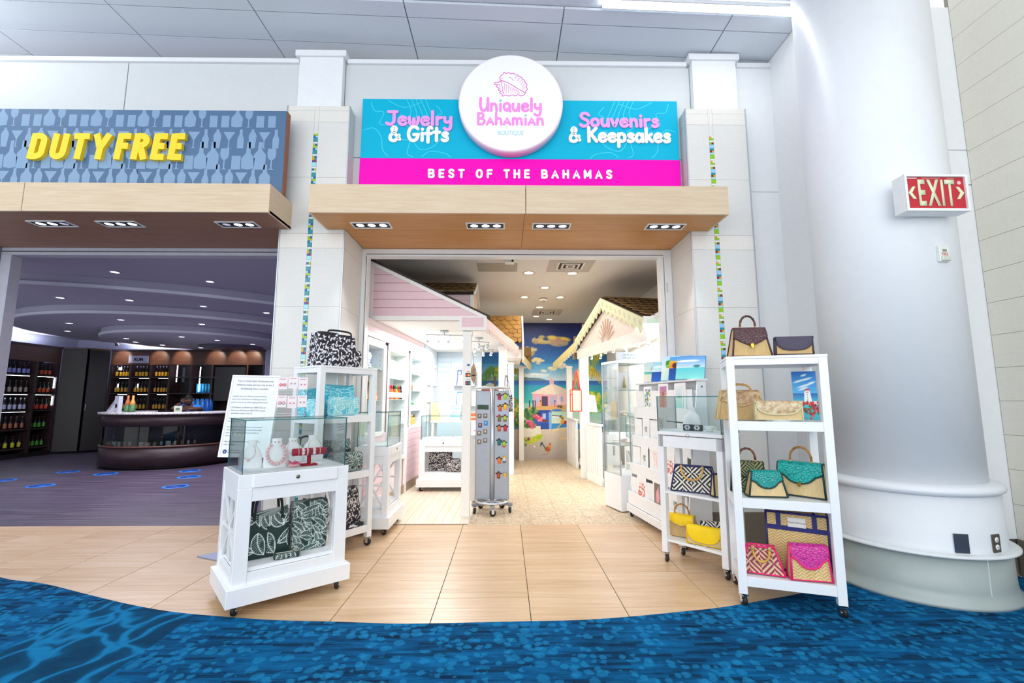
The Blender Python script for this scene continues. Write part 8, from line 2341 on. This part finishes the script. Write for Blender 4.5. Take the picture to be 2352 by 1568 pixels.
# local frame: -y towards the customer; elbow of the viewer's-left arm on the counter, hand at the cheek
bodyv = [(0, .05, .74, (.15, .12)), (0, .02, .90, (.155, .115)), (0, -.03, 1.06, (.175, .12)), (0, -.07, 1.17, (.13, .10)), (0, -.10, 1.215, .062), (0, -.125, 1.25, .058),
 (-.18, -.06, 1.155, .062), (-.25, -.22, 1.10, .052), (-.235, -.40, 1.145, .044), (-.175, -.32, 1.215, .036), (-.125, -.245, 1.26, .03),
 (.18, -.06, 1.155, .062), (.25, -.20, 1.10, .052), (.25, -.38, 1.145, .043), (.12, -.46, 1.135, .036), (.03, -.48, 1.13, .028),
 (-.10, -.02, .70, .085), (-.12, -.40, .68, .068), (-.12, -.42, .20, .05), (.10, -.02, .70, .085), (.12, -.40, .68, .068), (.12, -.42, .20, .05)]
bodye = [(0, 1), (1, 2), (2, 3), (3, 4), (4, 5), (3, 6), (6, 7), (7, 8), (8, 9), (9, 10), (3, 11), (11, 12), (12, 13), (13, 14), (14, 15), (0, 16), (16, 17), (17, 18), (0, 19), (19, 20), (20, 21)]
skin('body', bodyv, bodye, SKIN)
shv = [(0, .05, .72, (.16, .13)), (0, .02, .90, (.168, .126)), (0, -.03, 1.06, (.188, .132)), (0, -.07, 1.17, (.145, .112)), (0, -.095, 1.21, .072), (-.18, -.06, 1.155, .074), (-.235, -.18, 1.11, .066), (.18, -.06, 1.155, .074), (.24, -.16, 1.11, .066)]
skin('polo_shirt', shv, [(0, 1), (1, 2), (2, 3), (3, 4), (3, 5), (5, 6), (3, 7), (7, 8)], SHIRT)
trv = [(0, .05, .70, (.165, .135)), (-.10, -.02, .695, .098), (-.12, -.41, .68, .08), (-.12, -.43, .17, .062), (.10, -.02, .695, .098), (.12, -.41, .68, .08), (.12, -.43, .17, .062)]
skin('trousers', trv, [(0, 1), (1, 2), (2, 3), (0, 4), (4, 5), (5, 6)], mat('#23242c', .8))
for sx in (-1, 1): g = G(); g.ball((sx * .12, -.49, .105), .06, 12, .8, 1.9, .75); ob('shoe', g, BLACK, t)
hd = bpy.data.objects.new('head', None); COL.objects.link(hd); hd.parent = t; hd.location = (0, -.15, 1.325); hd.rotation_euler = (rad(8), rad(-8), 0)
g = G()
def headp(u, v):
    th = v * PI; ph = u * 2 * PI
    x, y, z = math.sin(th) * math.cos(ph), math.sin(th) * math.sin(ph), math.cos(th)
    jaw = 1 - .24 * max(0, -z) ** 1.3
    f = max(0, -y)
    yy = y * .098 * (1 + .05 * f) * (jaw ** .5)
    if y < 0:
        yy -= .020 * math.exp(-((x / .16) ** 2) - ((z + .08) / .2) ** 2)      # nose
        yy -= .008 * math.exp(-((x / .35) ** 2) - ((z + .46) / .10) ** 2)     # lips
        yy -= .006 * math.exp(-((z - .22) / .1) ** 2) * f                        # brow
        yy += .010 * (math.exp(-(((abs(x) - .36) / .14) ** 2) - ((z - .05) / .11) ** 2))
    return (x * .077 * jaw, yy, z * .118)
g.grid(headp, 40, 28); ob('face', g, SKIN, hd)
for sx in (-1, 1):
    g = G(); g.ball((sx * .029, -.082, .006), .0115, 10); e = ob('eye', g, mat('#d8d0c8', .2), hd); g = G(); g.ball((sx * .029, -.090, .005), .006, 8); ob('pupil', g, BLACK, hd)
    g = G(); g.ball((sx * .078, .005, -.005), .024, 10, .4, .8, 1.2); ob('ear', g, SKIN, hd)
g = G(); g.ball((0, -.099, -.054), .022, 10, 1.1, .35, .38); ob('mouth', g, mat('#6a3a34', .5), hd)
g = G()
def hairp(u, v):
    x, y, z = headp(u, v * .46); k = 1.06
    return (x * k, y * k + .008, z * k + .004)
g.grid(hairp, 30, 12); ob('hair', g, HAIRM, hd)
for nm2, bx, by, bz, dx, dy, dz in (('hand', -.125, -.245, 1.26, .03, .03, .075), ('hand', .03, -.48, 1.13, -.09, -.01, .0)):
    dv = V((dx, dy, dz)).normalized(); sd = dv.cross(V((0, 1, 0) if abs(dz) > .04 else (0, 0, 1))).normalized(); up = sd.cross(dv)
    b0 = V((bx, by, bz)); vs = [(*b0, .026), (*(b0 + dv * .045), (.038, .018))]; ed = [(0, 1)]
    for f, (o_, L) in enumerate(((-.030, .062), (-.010, .074), (.010, .070), (.029, .056))):
        s = b0 + dv * .055 + sd * o_; m1 = s + dv * L * .5 + up * .004; m2 = s + dv * L * .95 - up * .012
        i = len(vs); vs += [(*s, .0105), (*m1, .0095), (*m2, .0075)]; ed += [(1, i), (i, i + 1), (i + 1, i + 2)]
    s = b0 + dv * .015 - sd * .03; i = len(vs); vs += [(*s, .013), (*(s + dv * .035 - sd * .022), .0105), (*(s + dv * .062 - sd * .026), .008)]; ed += [(0, i), (i, i + 1), (i + 1, i + 2)]
    skin('hand', vs, ed, SKIN, 1)
st = thing('stool', 'dark round stool under the seated person', 'stool', (px_ + .02, py_ + .03, 0)); g = G(); g.lathe([(.001, .52), (.17, .52), (.18, .54), (.17, .558), (.001, .56)], 24); ob('seat', g, BLACK, st)
g = G(); g.tube([(.16 * math.cos(2 * PI * i_ / 24), .16 * math.sin(2 * PI * i_ / 24), .10) for i_ in range(24)], .012, 6, True); ob('foot_ring', g, CHROME, st)
g = G(); g.tube([(0, 0, .03), (0, 0, .52)], .025, 12); ob('column', g, CHROME, st); g = G(); g.lathe([(.001, 0), (.2, 0), (.2, .012), (.03, .03), (.001, .03)], 24); ob('foot', g, CHROME, st)
